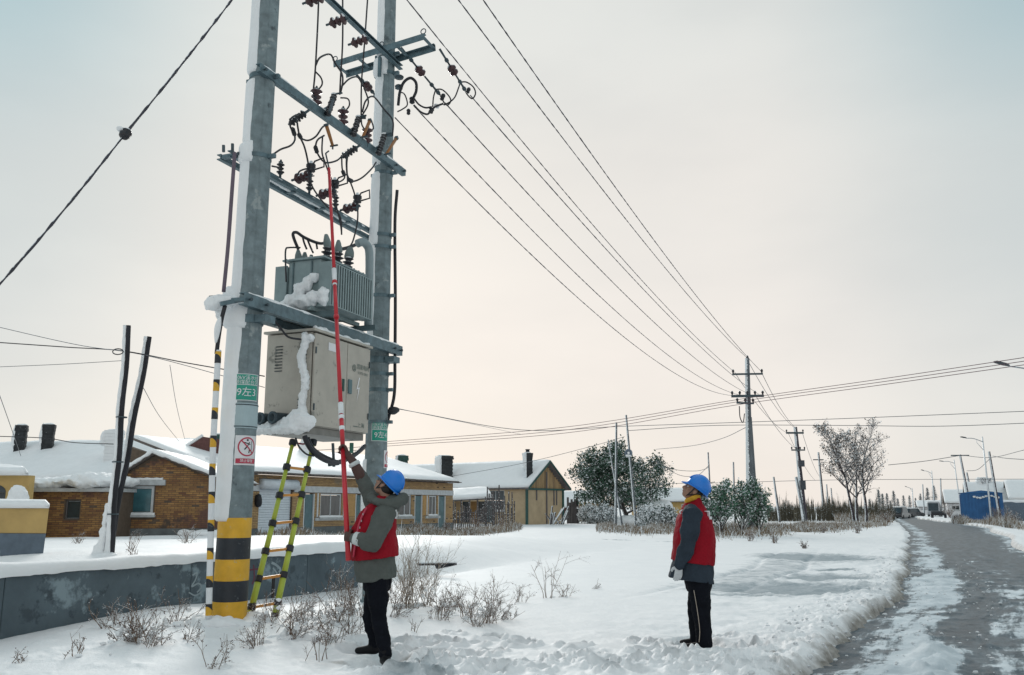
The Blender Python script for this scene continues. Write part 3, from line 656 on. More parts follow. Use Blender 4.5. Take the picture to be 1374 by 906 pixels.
# ---- beams: every one is bolted to both poles
def channel(mb, s0, s1, n, z, h=.14, fl=.06, t=.012, side=1):
    """steel channel running along the pole line; web at n, flanges towards side"""
    c = P3((s0 + s1) / 2, n, z); L = s1 - s0
    mb.box(c, (L, t, h), AX)
    mb.box(c + UZ * (h / 2 - t / 2) + NR * side * (fl / 2 + t / 2 + .0005), (L - .002, fl, t), AX); mb.box(c - UZ * (h / 2 - t / 2) + NR * side * (fl / 2 + t / 2 + .0005), (L - .002, fl, t), AX)
def beam_thing(label, s0, s1, z, n_off, h, two=True, snow=True, fl=.06, bolts=True):
    root = thing('steel_crossbeam', label, 'crossbeam', P3((s0 + s1) / 2, 0, z - h / 2), 'steel crossbeams between the two concrete poles')
    for sd in ((1, -1) if two else (1,)):
        mb = MB().use(GALV); channel(mb, s0, s1, sd * n_off, z, h, fl, side=-sd if h > .1 else sd); mb.build('channel_rail' if h > .1 else 'angle_rail', parent=root)
        if bolts:
            for s_ in (s0 + .08, .0, SPAN, s1 - .08):
                mb = MB().use(GALVD); mb.lathe(P3(s_, sd * (n_off - .02), z), NR * sd, [(0, .012), (.05, .012), (.052, .022), (.068, .022)], 6); mb.build('bolt', parent=root)
    if two:
        for s_ in (s0 + .05, s1 - .05):
            mb = MB().use(GALV); mb.box(P3(s_, 0, z), (.05, n_off * 2 - .02, .05), AX); mb.build('spacer_bar', parent=root)
    if snow:
        mb = MB().use(SNOW, True)
        for sd in ((1, -1) if two else (1,)):
            pts = [P3(s0 + .1 + (s1 - s0 - .2) * k / 40, sd * (n_off - .015), z + h / 2 + .004) for k in range(41)]
            mb.tube(pts, [.012 + .016 * random.random() for _ in pts], 8)
        mb.build('lying_snow', parent=root)
    return root
beamP = beam_thing('heavy channel beam under the transformer, the lowest of the four crossbeams', -.40, SPAN + .28, 3.90, .26, .15, fl=.075)
beamM = thing('steel_crossbeam', 'double angle crossbeam just above the transformer with brown insulators on it', 'crossbeam', P3(SPAN / 2, -.25, 5.80), 'steel crossbeams between the two concrete poles')
for n_, dz in ((-.185, .02), (-.345, -.01)):
    mb = MB().use(GALV); channel(mb, -.26, SPAN + .24, n_, 5.83 + dz, .07, .05, side=-1); mb.build('angle_rail', parent=beamM)
for s_ in (-.22, .45, 1.15, 1.9, 2.6, SPAN + .18):
    mb = MB().use(GALV); mb.box(P3(s_, -.27, 5.82), (.06, .13, .05), AX); mb.build('spacer_bar', parent=beamM)
for s_ in (-.2, 0, SPAN, SPAN + .2):
    mb = MB().use(GALVD); mb.lathe(P3(s_, -.17, 5.85), NR, [(0, .012), (.04, .012), (.042, .022), (.06, .022)], 6); mb.build('bolt', parent=beamM)
for n_ in (-.20, -.27, -.34):
    mb = MB().use(SNOW, True); mb.tube([P3(.25 + (SPAN - .5) * k / 40, n_, 5.86 if n_ != -.27 else 5.83) for k in range(41)], [(.012 if n_ != -.27 else .022) + .016 * random.random() for _ in range(41)], 8); mb.build('lying_snow', parent=beamM)
beamU = beam_thing('thick crossbeam carrying the dropout fuses, second from the top', -.28, SPAN + .36, 6.93, .20, .11, two=False)
beamT = beam_thing('thin crossbeam running out of the top of the picture', -.3, SPAN + .12, 8.70, .17, .08, two=False, snow=False)
# bracket boxes under platform at the poles
snow_pile([(Vector((PL.x + .30 * math.cos(a), PL.y + .27 * math.sin(a) - .02, YB + .0 + .02 * math.sin(a * 3))), (.16 + .03 * math.sin(a * 2.3), .14, .085 + .03 * math.cos(a * 1.7))) for a in np.linspace(math.pi * .9, math.pi * 2.15, 11)], 'snow_foot', poleL, .022, disp=.05, ds=.07)
for axf, rad, nm in ((axL, radL, poleL), (axR, radR, poleR)):
    c = axf(3.72); mb = MB().use(GALV); ring(mb, c, rad(3.72) + .004, .10, 30, .012)
    mb.box(c + NR * (rad(3.72) + .08), (.20, .16, .09), AX); mb.box(c - NR * (rad(3.72) + .08), (.20, .16, .09), AX); mb.build('beam_bracket', parent=nm)
# line crossarm high on the far pole of the pair
crossarm = thing('line_crossarm', 'ladder-like double crossarm at right angles near the top of the plain pole', 'crossarm', PR + UZ * 8.7)
for sd, nm in ((-1, 0), (1, 0)):
    mb = MB().use(GALV); z = 8.90; AT = (EA, (NR + UZ * .10).normalized(), (UZ - NR * .10).normalized())
    mb.box(PR + EA * sd * .20 + NR * -.06 + UZ * z, (.012, 1.72, .11), AT); mb.box(PR + EA * sd * (.20 - .03) + NR * -.06 + UZ * (z + .048), (.055, 1.715, .012), AT); mb.build('angle_rail', parent=crossarm)
for n_ in (-.87, -.45, .28, .77):
    mb = MB().use(GALV); mb.box(PR + NR * n_ + UZ * (8.89 + .1 * (n_ + .06)), (.38, .05, .02), AX); mb.build('spacer_bar', parent=crossarm)
for n_ in (-.89, .0, .77):
    mb = MB().use(GALVD); c = PR + NR * n_ - EA * .2 + UZ * (9.0 + .1 * n_); mb.tube([c + NR * .045 * math.cos(a) + UZ * .045 * math.sin(a) for a in np.linspace(0, 6.3, 13)], .009, 5); mb.build('eye_bolt', parent=crossarm)
mb = MB().use(GALV); mb.box(PR + UZ * 8.58 + EA * -.24, (.04, .05, .34), AX); mb.build('bracket', parent=crossarm)
# fourth arm: top of the far pole, above the picture
toparm = thing('line_crossarm', 'topmost crossarm of the plain pole, above the upper picture edge', 'crossarm', PR + UZ * 11.7)
mb = MB().use(GALV); mb.box(PR + NR * .0 + EA * -.17 + UZ * 11.7, (.06, 2.2, .07), AX); mb.build('angle_rail', parent=toparm)
# ---------------------------------------------------------------- insulators, fuses, jumpers
def z1(x, y): return (280 + x / 3.616, y / 3.616)          # readings taken from enlargements of the photograph
def z2(x, y): return (280 + x / 4.53, 180 + y / 4.53)
def Dbeam(px, off=0.0):
    """depth of the plane through the two poles at picture column px, moved towards the camera side by off"""
    k = (px - 687) / FPX / .955
    o = PL + NR * off
    s = (k * o.y - o.x) / (EA.x - k * EA.y)
    return o.y + EA.y * s
def B1(x, y, off=.25): p = z1(x, y); return at(p[0], p[1], Dbeam(p[0], off))
def B2(x, y, off=.25): p = z2(x, y); return at(p[0], p[1], Dbeam(p[0], off))
def sheds(mb, p, d, L, r, n, core=.45, seg=12):
    prof = [(0, r * core)]
    for i in range(n):
        t = L * (i + .15) / n; t2 = L * (i + .55) / n; prof += [(t, r * core), (t2, r * (1 if i % 2 == 0 else .86)), (t2 + L * .12 / n, r * .97 * (1 if i % 2 == 0 else .86)), (t2 + L * .2 / n, r * core)]
    prof.append((L, r * core)); mb.lathe(p, d, prof, seg)
def insulator(label, p, d, L=.26, r=.085, n=3, m=CERB, group='post insulators on the crossbeams', cap=.05):
    root = thing('insulator', label, 'insulator', p, group)
    d = Vector(d).normalized(); p = Vector(p)
    mb = MB().use(m, True); sheds(mb, p, d, L, r, n); mb.build('ceramic_body', parent=root)
    mb = MB().use(GALVD, True); mb.lathe(p - d * .07, d, [(0, .018), (.07, .018), (.075, .035), (.08, .03)], 8); mb.build('mounting_pin', parent=root)
    mb = MB().use(GALVD, True); mb.lathe(p + d * L, d, [(0, .03), (.02, .032), (.03, .014), (cap, .014)], 8); mb.build('end_cap', parent=root)
    return root
# three brown line posts pointing sideways from the top beam
for (x, y, lb) in ((498, 8, 'brown insulator on the top beam, cut by the upper picture edge'), (612, 112, 'brown insulator on the top beam, second one down'), (718, 208, 'brown insulator on the top beam, lowest one beside the ladder-like crossarm')):
    insulator(lb, B1(x - 22, y + 4, .18), NR + UZ * .12, .26, .085, 3)
# three upright brown posts standing on the fuse beam
for (x, y, lb) in ((520, 512, 'upright dark insulator on the fuse beam, leftmost'), (650, 606, 'upright dark insulator on the fuse beam, in the middle'), (768, 694, 'upright dark insulator on the fuse beam, rightmost, by the orange fuse tube')):
    insulator(lb, B1(x, y, .22), UZ, .24, .085, 3)
for (x, y, dx, lb) in ((468, 548, -1, 'black ribbed bushing tilted at the left of the fuse beam'), (718, 716, -1, 'black ribbed bushing tilted below the middle of the fuse beam')):
    insulator(lb, B1(x, y, .22), -NR * .9 - UZ * .35 + EA * .1, .26, .062, 5, CERK)
for (x, y, lb) in ((590, 275, 'reddish insulator lying on the angle crossbeam, left one'), (738, 370, 'reddish insulator lying on the angle crossbeam, behind the red rod'), (884, 458, 'reddish insulator lying on the angle crossbeam, right one')):
    insulator(lb, B2(x - 62, y, -.12), NR * .95 - EA * .15 + UZ * .04, .26, .080, 3)
for (x, y, lb) in ((435, 245, 'small black post on the angle crossbeam, next to the near pole'), (612, 342, 'small black post on the angle crossbeam, left of the red rod'), (770, 440, 'small black post on the angle crossbeam, right of the red rod')):
    insulator(lb, B2(x, y, -.18), UZ, .16, .055, 3, CERK)
for (x, y, lb) in ((620, 232, 'black surge arrester with a wire loop, left'), (765, 330, 'black surge arrester with a wire loop, middle'), (903, 420, 'black surge arrester with a wire loop, right')):
    p = B2(x, y, .22); r_ = thing('surge_arrester', lb, 'arrester', p, 'surge arresters above the angle crossbeam')
    mb = MB().use(CERK, True); mb.lathe(p, UZ, [(0, .03), (.01, .06), (.04, .06), (.05, .045), (.07, .065), (.11, .065), (.12, .03), (.16, .02)], 10); mb.build('ribbed_body', parent=r_)
    mb = MB().use(CABLE); q = p + UZ * .06; mb.tube([q, q + NR * .06 + UZ * .09, q + NR * .2 + UZ * .12, q + NR * .21 - UZ * .01, q + NR * .07 - UZ * .03], .012, 6); mb.build('wire_loop', parent=r_)
    mb = MB().use(GALVD); mb.tube([p, p - UZ * .12], .014, 6); mb.tube([p - UZ * .06 - NR * .08, p - UZ * .06 + NR * .06], .009, 5); mb.build('terminal', parent=r_)
# dropout fuses: ribbed arm, orange tube, contacts
for (xa, ya, xb, yb, tx0, ty0, tx1, ty1, lb) in ((575, 560, 610, 462, 572, 612, 602, 708, 'dropout fuse with its orange tube hanging down, at the left'), (700, 660, 728, 570, 780, 590, 748, 665, 'dropout fuse with its orange tube, in the middle of the beam'), (822, 752, 852, 655, 908, 675, 862, 748, 'dropout fuse with its orange tube beside the plain pole')):
    a, b = B1(xa, ya, .30), B1(xb, yb, .30); r_ = thing('dropout_fuse', lb, 'fuse', a, 'dropout fuses on the thick crossbeam')
    mb = MB().use(CERK, True); sheds(mb, a, b - a, (b - a).length, .052, 8, .35, 10); mb.build('ribbed_insulator', parent=r_)
    c, d = B1(tx0, ty0, .42), B1(tx1, ty1, .42); mb = MB().use(FUSEO, True); mb.tube([c, c.lerp(d, .5), d], [.026, .024, .020], 8); mb.build('fuse_tube', parent=r_)
    mb = MB().use(GALVD); mb.bar(b, c.lerp(b, .35) + UZ * .04, .03, .04); mb.bar(c, c + (c - d) * .12, .05, .05); mb.bar(d - NR * .04, d + NR * .08, .02, .02); mb.bar(d + UZ * .0, d - UZ * .05, .02, .02); mb.bar(b - NR * .05 + UZ * .02, b + NR * .13 + UZ * .01, .018, .022); mb.build('contact', parent=r_)
    mb = MB().use(GALV); m_ = a.lerp(b, .45); mb.bar(m_, m_ - NR * .16 - UZ * .06, .03, .04); mb.build('bracket', parent=r_)
    mb = MB().use(SNOW, True); blob_mb(mb, b + UZ * .02, (.045, .03, .016), 3); mb.build('snow_cap', parent=r_)
def cable(label, pts, r=.012, m=CABLE, name='jumper_cable', group='jumper cables between the poles', n=7, tape=None, cat='cable'):
    mb = MB().use(m, True); P = crom(pts, n); mb.tube(P, r, 7)
    if tape is None: o = mb.build(name)
    else:
        o = thing(name, label, cat, P[0]); mb.build('wire', parent=o)
        for (t_, L_, rr) in tape:
            i = int(t_ * (len(P) - 2)); q, d = P[i], (P[i + 1] - P[i]).normalized(); mb = MB().use(BLACK, True); mb.lathe(q - d * L_ / 2, d, [(0, r), (L_ * .2, rr), (L_ * .8, rr), (L_, r)], 8); mb.build('clamp_cover', parent=o)
    tag(o, label, cat, group); return o
JL = 'thin black jumper cable '
J1 = [([(535, -60), (530, 100), (518, 330), (508, 450), (516, 480)], 'leftmost of the three long droppers', .013, None),
      ([(650, -60), (650, 200), (640, 380), (636, 460)], 'middle one of the three long droppers', .013, None),
      ([(775, -60), (757, 200), (742, 400), (740, 560)], 'rightmost of the three long droppers', .013, None),
      ([(518, 320), (540, 280), (590, 265), (615, 310), (645, 355), (650, 400), (640, 450)], 'arching from the left dropper to the middle', .014, None),
      ([(515, 345), (545, 378), (550, 410), (530, 440), (520, 475)], 'short curl above the left upright insulator', .012, None),
      ([(645, 420), (680, 385), (718, 374), (740, 400), (770, 470), (772, 510), (745, 560)], 'arching from the middle dropper to the right', .013, None),
      ([(640, 475), (675, 480), (683, 510), (665, 538), (650, 560)], 'short curl above the middle upright insulator', .012, None),
      ([(745, 545), (762, 490), (800, 470), (850, 530), (893, 585), (892, 660)], 'arching over to the fuse on the plain pole', .014, None),
      ([(740, 575), (745, 610), (770, 640), (798, 625), (790, 585)], 'small loop by the middle fuse', .012, None),
      ([(440, 552), (400, 575), (396, 615), (412, 640), (418, 680), (395, 708), (350, 725), (312, 750)], 'running left to the near pole', .013, [(.45, .14, .032)]),
      ([(428, 575), (433, 620), (445, 665), (480, 682), (520, 662), (550, 620), (572, 605)], 'hanging in a bow from the left fuse', .013, [(.33, .12, .03)]),
      ([(440, 660), (465, 715), (482, 790), (488, 850)], 'going down from the bow to the left arrester', .013, None),
      ([(560, 658), (528, 680), (520, 720), (540, 765), (570, 790), (620, 780), (650, 755), (690, 722)], 'hanging in a bow behind the tip of the red rod', .013, [(.33, .14, .032)]),
      ([(552, 665), (550, 740), (565, 790), (590, 860), (600, 900)], 'going down beside the red rod', .012, None),
      ([(670, 745), (668, 800), (675, 860), (700, 880), (745, 862), (790, 820), (812, 788)], 'in a bow up to the right end of the fuse beam', .013, [(.45, .16, .034)]),
      ([(645, 755), (648, 820), (660, 860), (640, 880), (605, 888)], 'short piece down to the middle arrester', .012, [(.4, .14, .03)])]
for pts, lb, r_, tp in J1: cable(JL + lb, [B1(x, y, .25 + .05 * math.sin(i * 1.7)) for i, (x, y) in enumerate(pts)], r_, tape=tp)
J2 = [([(608, 185), (606, 235), (622, 300), (655, 360), (720, 440), (785, 480), (805, 530), (808, 612)], 'from the left arrester down to the transformer', None),
      ([(843, 250), (868, 310), (888, 370), (905, 450), (903, 540), (880, 640), (862, 680)], 'from the right arrester down to the transformer', None),
      ([(845, 135), (840, 180), (842, 240), (850, 265)], 'short vertical piece above the right arrester', None),
      ([(725, 235), (748, 280), (758, 340), (770, 400)], 'short piece just right of the red rod', None),
      ([(540, 250), (555, 225), (590, 212), (618, 214)], 'small arc left of the left arrester', None),
      ([(385, 195), (410, 200), (432, 205)], 'stub at the near pole by the small black post', None),
      ([(765, 400), (785, 475), (800, 540), (808, 600)], 'from the middle arrester down to the transformer bushing', None)]
for pts, lb, tp in J2: cable(JL + lb, [B2(x, y, .22) for x, y in pts], .012, tape=tp)

# ---------------------------------------------------------------- transformer
tr = thing('transformer', 'grey-green distribution transformer with ribbed radiator sides, snow on its end', 'transformer', P3(1.15, 0, 4.05))
S0, S1, ZB, ZT = 1.17, 2.20, 4.13, 4.80
mb = MB().use(TGREY); mb.box(P3((S0 + S1) / 2, 0, (ZB + ZT) / 2), (S1 - S0, .52, ZT - ZB), AX); mb.build('tank', parent=tr, bevel=.01)
mb = MB().use(TGREY); mb.box(P3((S0 + S1) / 2, 0, ZT + .015), (S1 - S0 + .09, .68, .028), AX); mb.build('lid', parent=tr, bevel=.005)
for i in range(9):
    for n_ in (.31, -.31):
        mb = MB().use(GALVD); mb.lathe(P3(S0 + .0 + i * (S1 - S0) / 8, n_, ZT + .028), UZ, [(0, .014), (.02, .014)], 6); mb.build('lid_bolt', parent=tr)
for sd in (1, -1):
    mb = MB().use(TGREY)
    mb.box(P3(1.145, sd * .355, 4.43), (.025, .19, .62), AX); mb.build('radiator_end_plate', parent=tr)
    mb = MB().use(TGREY); mb.box(P3((1.15 + 2.21) / 2, sd * .275, 4.43), (1.06, .02, .60), AX); mb.build('radiator_back_plate', parent=tr)
    for i in range(17):
        s_ = 1.20 + i * 1.02 / 16; mb = MB().use(TGREY)
        mb.box(P3(s_, sd * .365, 4.43), (.020, .16, .585), AX); mb.box(P3(s_, sd * .448, 4.43), (.030, .014, .60), AX); mb.build('cooling_fin', parent=tr)
    for z in (4.135, 4.725):
        mb = MB().use(TGREY); mb.box(P3(1.70, sd * .372, z), (1.08, .165, .014), AX); mb.build('radiator_rim', parent=tr)
for n_ in (.17, -.17):
    mb = MB().use(TGREY); mb.box(P3(1.70, n_, 4.10), (1.25, .06, .055), AX); mb.build('skid', parent=tr)
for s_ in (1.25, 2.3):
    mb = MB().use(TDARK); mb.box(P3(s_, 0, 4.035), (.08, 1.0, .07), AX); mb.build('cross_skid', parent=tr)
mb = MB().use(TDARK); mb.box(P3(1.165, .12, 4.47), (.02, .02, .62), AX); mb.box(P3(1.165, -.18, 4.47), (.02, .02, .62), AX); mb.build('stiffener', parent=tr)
# high-voltage bushings with grey bird covers, low-voltage bushings
for k, (s_, n_, tilt) in enumerate(((1.50, .12, .0), (1.78, .12, .1), (2.06, .12, .25))):
    p = P3(s_, n_, ZT + .03); d = (UZ + NR * .10).normalized()
    mb = MB().use(CERK, True); sheds(mb, p, d, .24, .085, 4, .5, 14); mb.build('high_voltage_bushing', parent=tr)
    q = p + d * .23; e = (UZ + EA * (-.15 + .25 * k) - NR * .1).normalized(); mb = MB().use(mat('grey_cover', (.16, .20, .20), .6, var=.25), True); mb.lathe(q, e, [(0, .055), (.02, .075), (.09, .068), (.16, .045), (.19, .03)], 10, (1, .75)); mb.build('bushing_cover', parent=tr)
for k, s_ in enumerate((1.28, 1.42, 1.56, 1.70)):
    p = P3(s_, -.18, ZT + .03); mb = MB().use(mat('grey_cover', (.16, .20, .20)), True); mb.lathe(p, UZ + NR * .1 * (k - 1), [(0, .05), (.02, .055), (.10, .045), (.17, .02)], 10); mb.build('low_voltage_bushing', parent=tr)
blobs = [(P3(1.13, .05, 4.20), (.17, .22, .10)), (P3(1.10, -.12, 4.22), (.14, .14, .10)), (P3(1.12, -.02, 4.36), (.08, .17, .12)), (P3(1.12, .10, 4.45), (.07, .10, .12)), (P3(1.13, .20, 4.53), (.06, .09, .07)), (P3(1.12, .36, 4.28), (.08, .15, .09)), (P3(1.12, .20, 4.24), (.09, .18, .10)), (P3(1.12, -.26, 4.16), (.10, .10, .07)), (P3(1.12, .36, 4.19), (.07, .12, .07))]
snow_pile(blobs, 'snow_clump', tr, .016, disp=.06, ds=.07)
snow_pile([(P3(1.35, -.05, ZT + .05), (.12, .12, .04)), (P3(1.5, -.03, ZT + .045), (.14, .10, .03))], 'snow_clump', tr, .015)
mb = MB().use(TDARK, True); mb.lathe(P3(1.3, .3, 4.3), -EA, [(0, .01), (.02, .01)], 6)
# thick low-voltage cables over the top
for pts, lb, r_ in (([(545, 700), (520, 640), (513, 605), (535, 598), (575, 625), (640, 655), (690, 665), (720, 650)], 'thick black cable arching over the transformer lid', .022),
                    ([(570, 620), (580, 660), (596, 700)], 'short black lead dropping to the first small transformer bushing', .014), ([(600, 640), (620, 690), (634, 720)], 'short black lead dropping to the second small transformer bushing', .014), ([(655, 665), (660, 700)], 'stub lead by the snow on the transformer lid', .014),
                    ([(555, 690), (490, 690), (468, 705), (468, 800), (472, 900)], 'thin black lead bent down over the end of the transformer', .012), ([(720, 680), (760, 700), (830, 695), (905, 668)], 'thick black cable from the transformer into the grey pipe', .028)):
    cable(lb, [B2(x, y, -.1 if y < 720 else .0) for x, y in pts], r_, name='low_voltage_cable', group='cables on the transformer', n=5)
# grey duct from the transformer down to the cabinet
pp = [at(479.5, 327, 12.75), at(486, 325, 12.8), at(492, 329, 12.85), at(495.5, 340, 12.88), at(495.5, 380, 12.9), at(494, 440, 12.9)]
mb = MB().use(mat('pale_duct', (.25, .31, .33), .5, var=.12), True); mb.tube(crom(pp, 6), .062, 14); duct = mb.build('cable_duct'); tag(duct, 'fat pale grey duct bent like a swan neck between transformer and pole', 'duct')
# black cable down the back of the far pole
pts = [at(533, 255, 13.8), at(530, 300, 13.9), at(530.5, 400, 13.9), at(530, 480, 13.9), at(529, 530, 13.9), at(521, 562, 13.95), at(516, 590, 14.05), at(514, 640, 14.1)]
cable('thick black cable running down the outer side of the plain pole', pts, .026, name='riser_cable', group='cables on the plain pole')
c = at(527, 551, 13.9); snow_like = MB().use(BLACK, True); blob_mb(snow_like, c, (.10, .08, .06), 5); o = snow_like.build('cable_bundle'); tag(o, 'black taped cable bundle tied to the plain pole above its green sign', 'cable')
# ---------------------------------------------------------------- control cabinet
cb_ = thing('control_cabinet', 'beige steel control cabinet hung under the transformer, snow frozen on its edge', 'cabinet', P3(1.7, -.04, 2.42))
C0, C1, N0, N1, Z0, Z1 = .98, 2.43, -.41, .32, 2.50, 3.74
mb = MB().use(BEIGE); mb.box(P3((C0 + C1) / 2, (N0 + N1) / 2 - .01, (Z0 + Z1) / 2), (C1 - C0, N1 - N0 - .02, Z1 - Z0), AX); mb.build('cabinet_body', parent=cb_, bevel=.006)
mb = MB().use(BEIGE); mb.box(P3((C0 + C1) / 2, (N0 + N1) / 2, Z1 + .03), (C1 - C0 + .08, N1 - N0 + .08, .035), AX); mb.build('cabinet_roof', parent=cb_, bevel=.006)
mb = MB().use(mat('cabinet_base_steel', (.19, .185, .17), .5, .3, var=.2)); mb.box(P3((C0 + C1) / 2 - .01, (N0 + N1) / 2 - .01, Z0 - .05), (C1 - C0 - .04, N1 - N0 - .06, .096), AX); mb.build('plinth', parent=cb_, bevel=.006)
smid = 1.80
for (a, b_) in ((C0 + .01, smid - .006), (smid + .006, C1 - .01)):
    mb = MB().use(BEIGE); mb.box(P3((a + b_) / 2, N1 + .008, (Z0 + Z1) / 2), (b_ - a, .026, Z1 - Z0 - .02), AX); mb.build('cabinet_door', parent=cb_, bevel=.004)
FN = N1 + .0225
def onface(s_, z, lift=0): return P3(s_, FN + lift, z)
mb = MB().use(DOORT); mb.box(onface(1.875, 3.12, .008), (.085, .02, .20), AX); mb.build('door_handle', parent=cb_, bevel=.004)
mb = MB().use(DGREEN); mb.box(onface(1.70, 3.12, .008), (.03, .02, .17), AX); mb.build('door_latch', parent=cb_)
for s_, z in ((C0 + .03, 3.5), (C0 + .03, 2.75), (C1 - .03, 3.5), (C1 - .03, 2.75)):
    mb = MB().use(GALVD); mb.box(onface(s_, z, .006), (.02, .012, .09), AX); mb.build('hinge', parent=cb_)
mb = MB().use(SIGNW); mb.box(onface(1.40, 3.60, .003), (.19, .004, .11), AX); mb.build('paper_label', parent=cb_)
LG = mat('print_grey_green', (.10, .14, .125), .6, var=.05, bump=0)
def fp(s_, z): return lambda a, b_: onface(s_ + a, z + b_, .0030)
mb = MB().use(LG); text_mesh('\u56fd\u5bb6\u7535\u7f51', .084, mb, (0, 0, 0), fp(2.225, 3.43), None, 'CENTER'); text_mesh('STATE GRID', .052, mb, (0, 0, 0), fp(2.225, 3.345), None, 'CENTER', stretch=1.0)
n = 24
vs = [onface(1.985 + math.cos(6.283 * k / n) * r_, 3.40 + math.sin(6.283 * k / n) * r_, .0030) for r_ in (.040, .050) for k in range(n)]; mb.add(vs, [(k, (k + 1) % n, n + (k + 1) % n, n + k) for k in range(n)])
for q in (-.018, .0, .018): mb.box(onface(1.985, 3.40 + q, .003), (.06, .001, .006), AX); 
mb.box(onface(1.985, 3.40, .0035), (.006, .001, .075), AX)
mb.build('printed_logo', parent=cb_)
mb = MB().use(SIGNW); q = [(.02, .19), (-.045, .0), (.012, .02), (-.03, -.19), (.05, .045), (-.004, .03), (.045, .19)]; mb.add([onface(2.10 + a * .95, 3.10 + b_ * .95, .0032) for a, b_ in q], [(0, 1, 2, 5, 6), (2, 3, 4, 5)]); mb.build('lightning_mark', parent=cb_)
mb = MB().use(LG); text_mesh('\u4e0a\u6d77', .075, mb, (0, 0, 0), fp(2.21, 2.60), None, 'CENTER', stretch=1.3)
mb.box(onface(2.06, 2.58, .003), (.12, .001, .012), AX); mb.build('printed_maker_mark', parent=cb_)
# louvres on the end face: two columns
for (n_, zs) in ((-.21, (3.25, 3.58)), (.17, (3.30, 3.60)), (.17, (2.62, 2.86))):
    for k in range(9 if n_ < 0 else 7):
        z = zs[0] + (zs[1] - zs[0]) * k / (8 if n_ < 0 else 6); mb = MB().use(GALVD)
        mb.prism([P3(C0 - .002, n_ - .055, z), P3(C0 - .018, n_ - .055, z - .004), P3(C0 - .002, n_ - .055, z - .014)], NR * .11); mb.build('vent_louvre', parent=cb_)
for n_, L_ in ((-.26, .20), (-.03, .24)):
    mb = MB().use(GALVD, True); p = P3(C0 + .02, n_, 2.60); d = (-EA - NR * .25).normalized(); mb.lathe(p, d, [(0, .075), (L_, .072), (L_ + .01, .082), (L_ + .04, .082), (L_ + .041, .055), (L_ - .02, .05)], 16); mb.build('conduit_stub', parent=cb_)
blobs = [(P3(C0 - .10, n_, 2.47 + dz), (.17, .12, hz)) for n_, dz, hz in ((-.40, .0, .07), (-.28, .01, .08), (-.14, .02, .09), (.0, .02, .10), (.12, .04, .12), (.22, .07, .15), (.28, .05, .12))]
blobs += [(P3(C0 - .2, n_, 2.445), (.12, .12, .055)) for n_ in (-.40, -.2, .0, .15)]
blobs += [(P3(C0 - .02, .24 - .06 * t - .03 * math.sin(t * 11), 2.65 + 1.0 * t), (.05, .075 + .045 * abs(math.sin(t * 7 + 1)), .085)) for t in np.linspace(0, 1, 15)]
blobs += [(P3(C0 - .02, .14, 3.35), (.04, .07, .06)), (P3(C0 - .02, .12, 3.42), (.04, .05, .05)), (P3(C0 - .02, .29, 3.66), (.05, .10, .05))]
snow_pile(blobs, 'frozen_snow', cb_, .016, disp=.05, ds=.05)
mb = MB().use(SNOW, True); pts = [P3(C0 + .02 + (C1 - C0 - .05) * k / 30, N1 + .0, Z1 + .06 - .01 * math.sin(k)) for k in range(31)]; mb.tube(pts, [.020 + .03 * max(0, 1 - k / 12) * random.random() + .008 * random.random() for k in range(31)], 8); mb.build('lying_snow', parent=cb_)
for s_ in (1.1, 1.6, 2.2):
    for n_ in (.25, -.30):
        mb = MB().use(GALV); mb.box(P3(s_, n_ if n_ > 0 else n_, 3.80), (.04, .025, .10), AX); mb.build('hanger', parent=cb_)
for (xs, ys) in (((360, 440, 485, 560), (540, 640, 690, 705)),):
    cable('thin black lead drooping from the near pole into the cabinet end', [at(280 + x / 4.53, 300 + y / 4.53, 11.0 + .15 * i) for i, (x, y) in enumerate(zip(xs, ys))], .014, name='lead_cable', group='cables on the cabinet')
def zc(x, y): return (280 + x / 4.117, 420 + y / 4.117)
def B4(x, y, D): p = zc(x, y); return at(p[0], p[1], D)
cable('thick black cable looping under the cabinet towards the worker', [B4(530, 680, 11.6), B4(545, 720, 11.6), B4(580, 770, 11.7), B4(640, 812, 11.9), B4(710, 825, 12.2), B4(780, 800, 12.6), B4(830, 765, 12.9), B4(860, 735, 13.1)], .035, name='outgoing_cable', group='cables on the cabinet')
cable('second black cable beside the thick loop under the cabinet', [B4(545, 690, 11.7), B4(575, 750, 11.75), B4(630, 790, 12.0), B4(700, 822, 12.3)], .030, name='outgoing_cable', group='cables on the cabinet')
cable('thin purple-black lead curving below the cabinet by the ladder top', [B4(480, 690, 11.45), B4(500, 740, 11.5), B4(540, 780, 11.6), B4(580, 790, 11.7)], .012, name='lead_cable', group='cables on the cabinet')
mb = MB().use(GALVD); mb.bar(B4(686, 720, 12.2), B4(692, 850, 12.2), .05, .03); mb.bar(B4(660, 838, 12.2), B4(720, 830, 12.2), .04, .05); o = mb.build('cable_bracket'); tag(o, 'small steel bracket hanging under the cabinet holding the cable loop', 'bracket')
mb = MB().use(mat('green_post_paint', (.07, .22, .17), .6, var=.15)); mb.bar(B4(790, 718, 12.95), B4(788, 775, 12.95), .05, .05); o = mb.build('bracket'); tag(o, 'short green stub hanging under the right end of the cabinet', 'bracket')

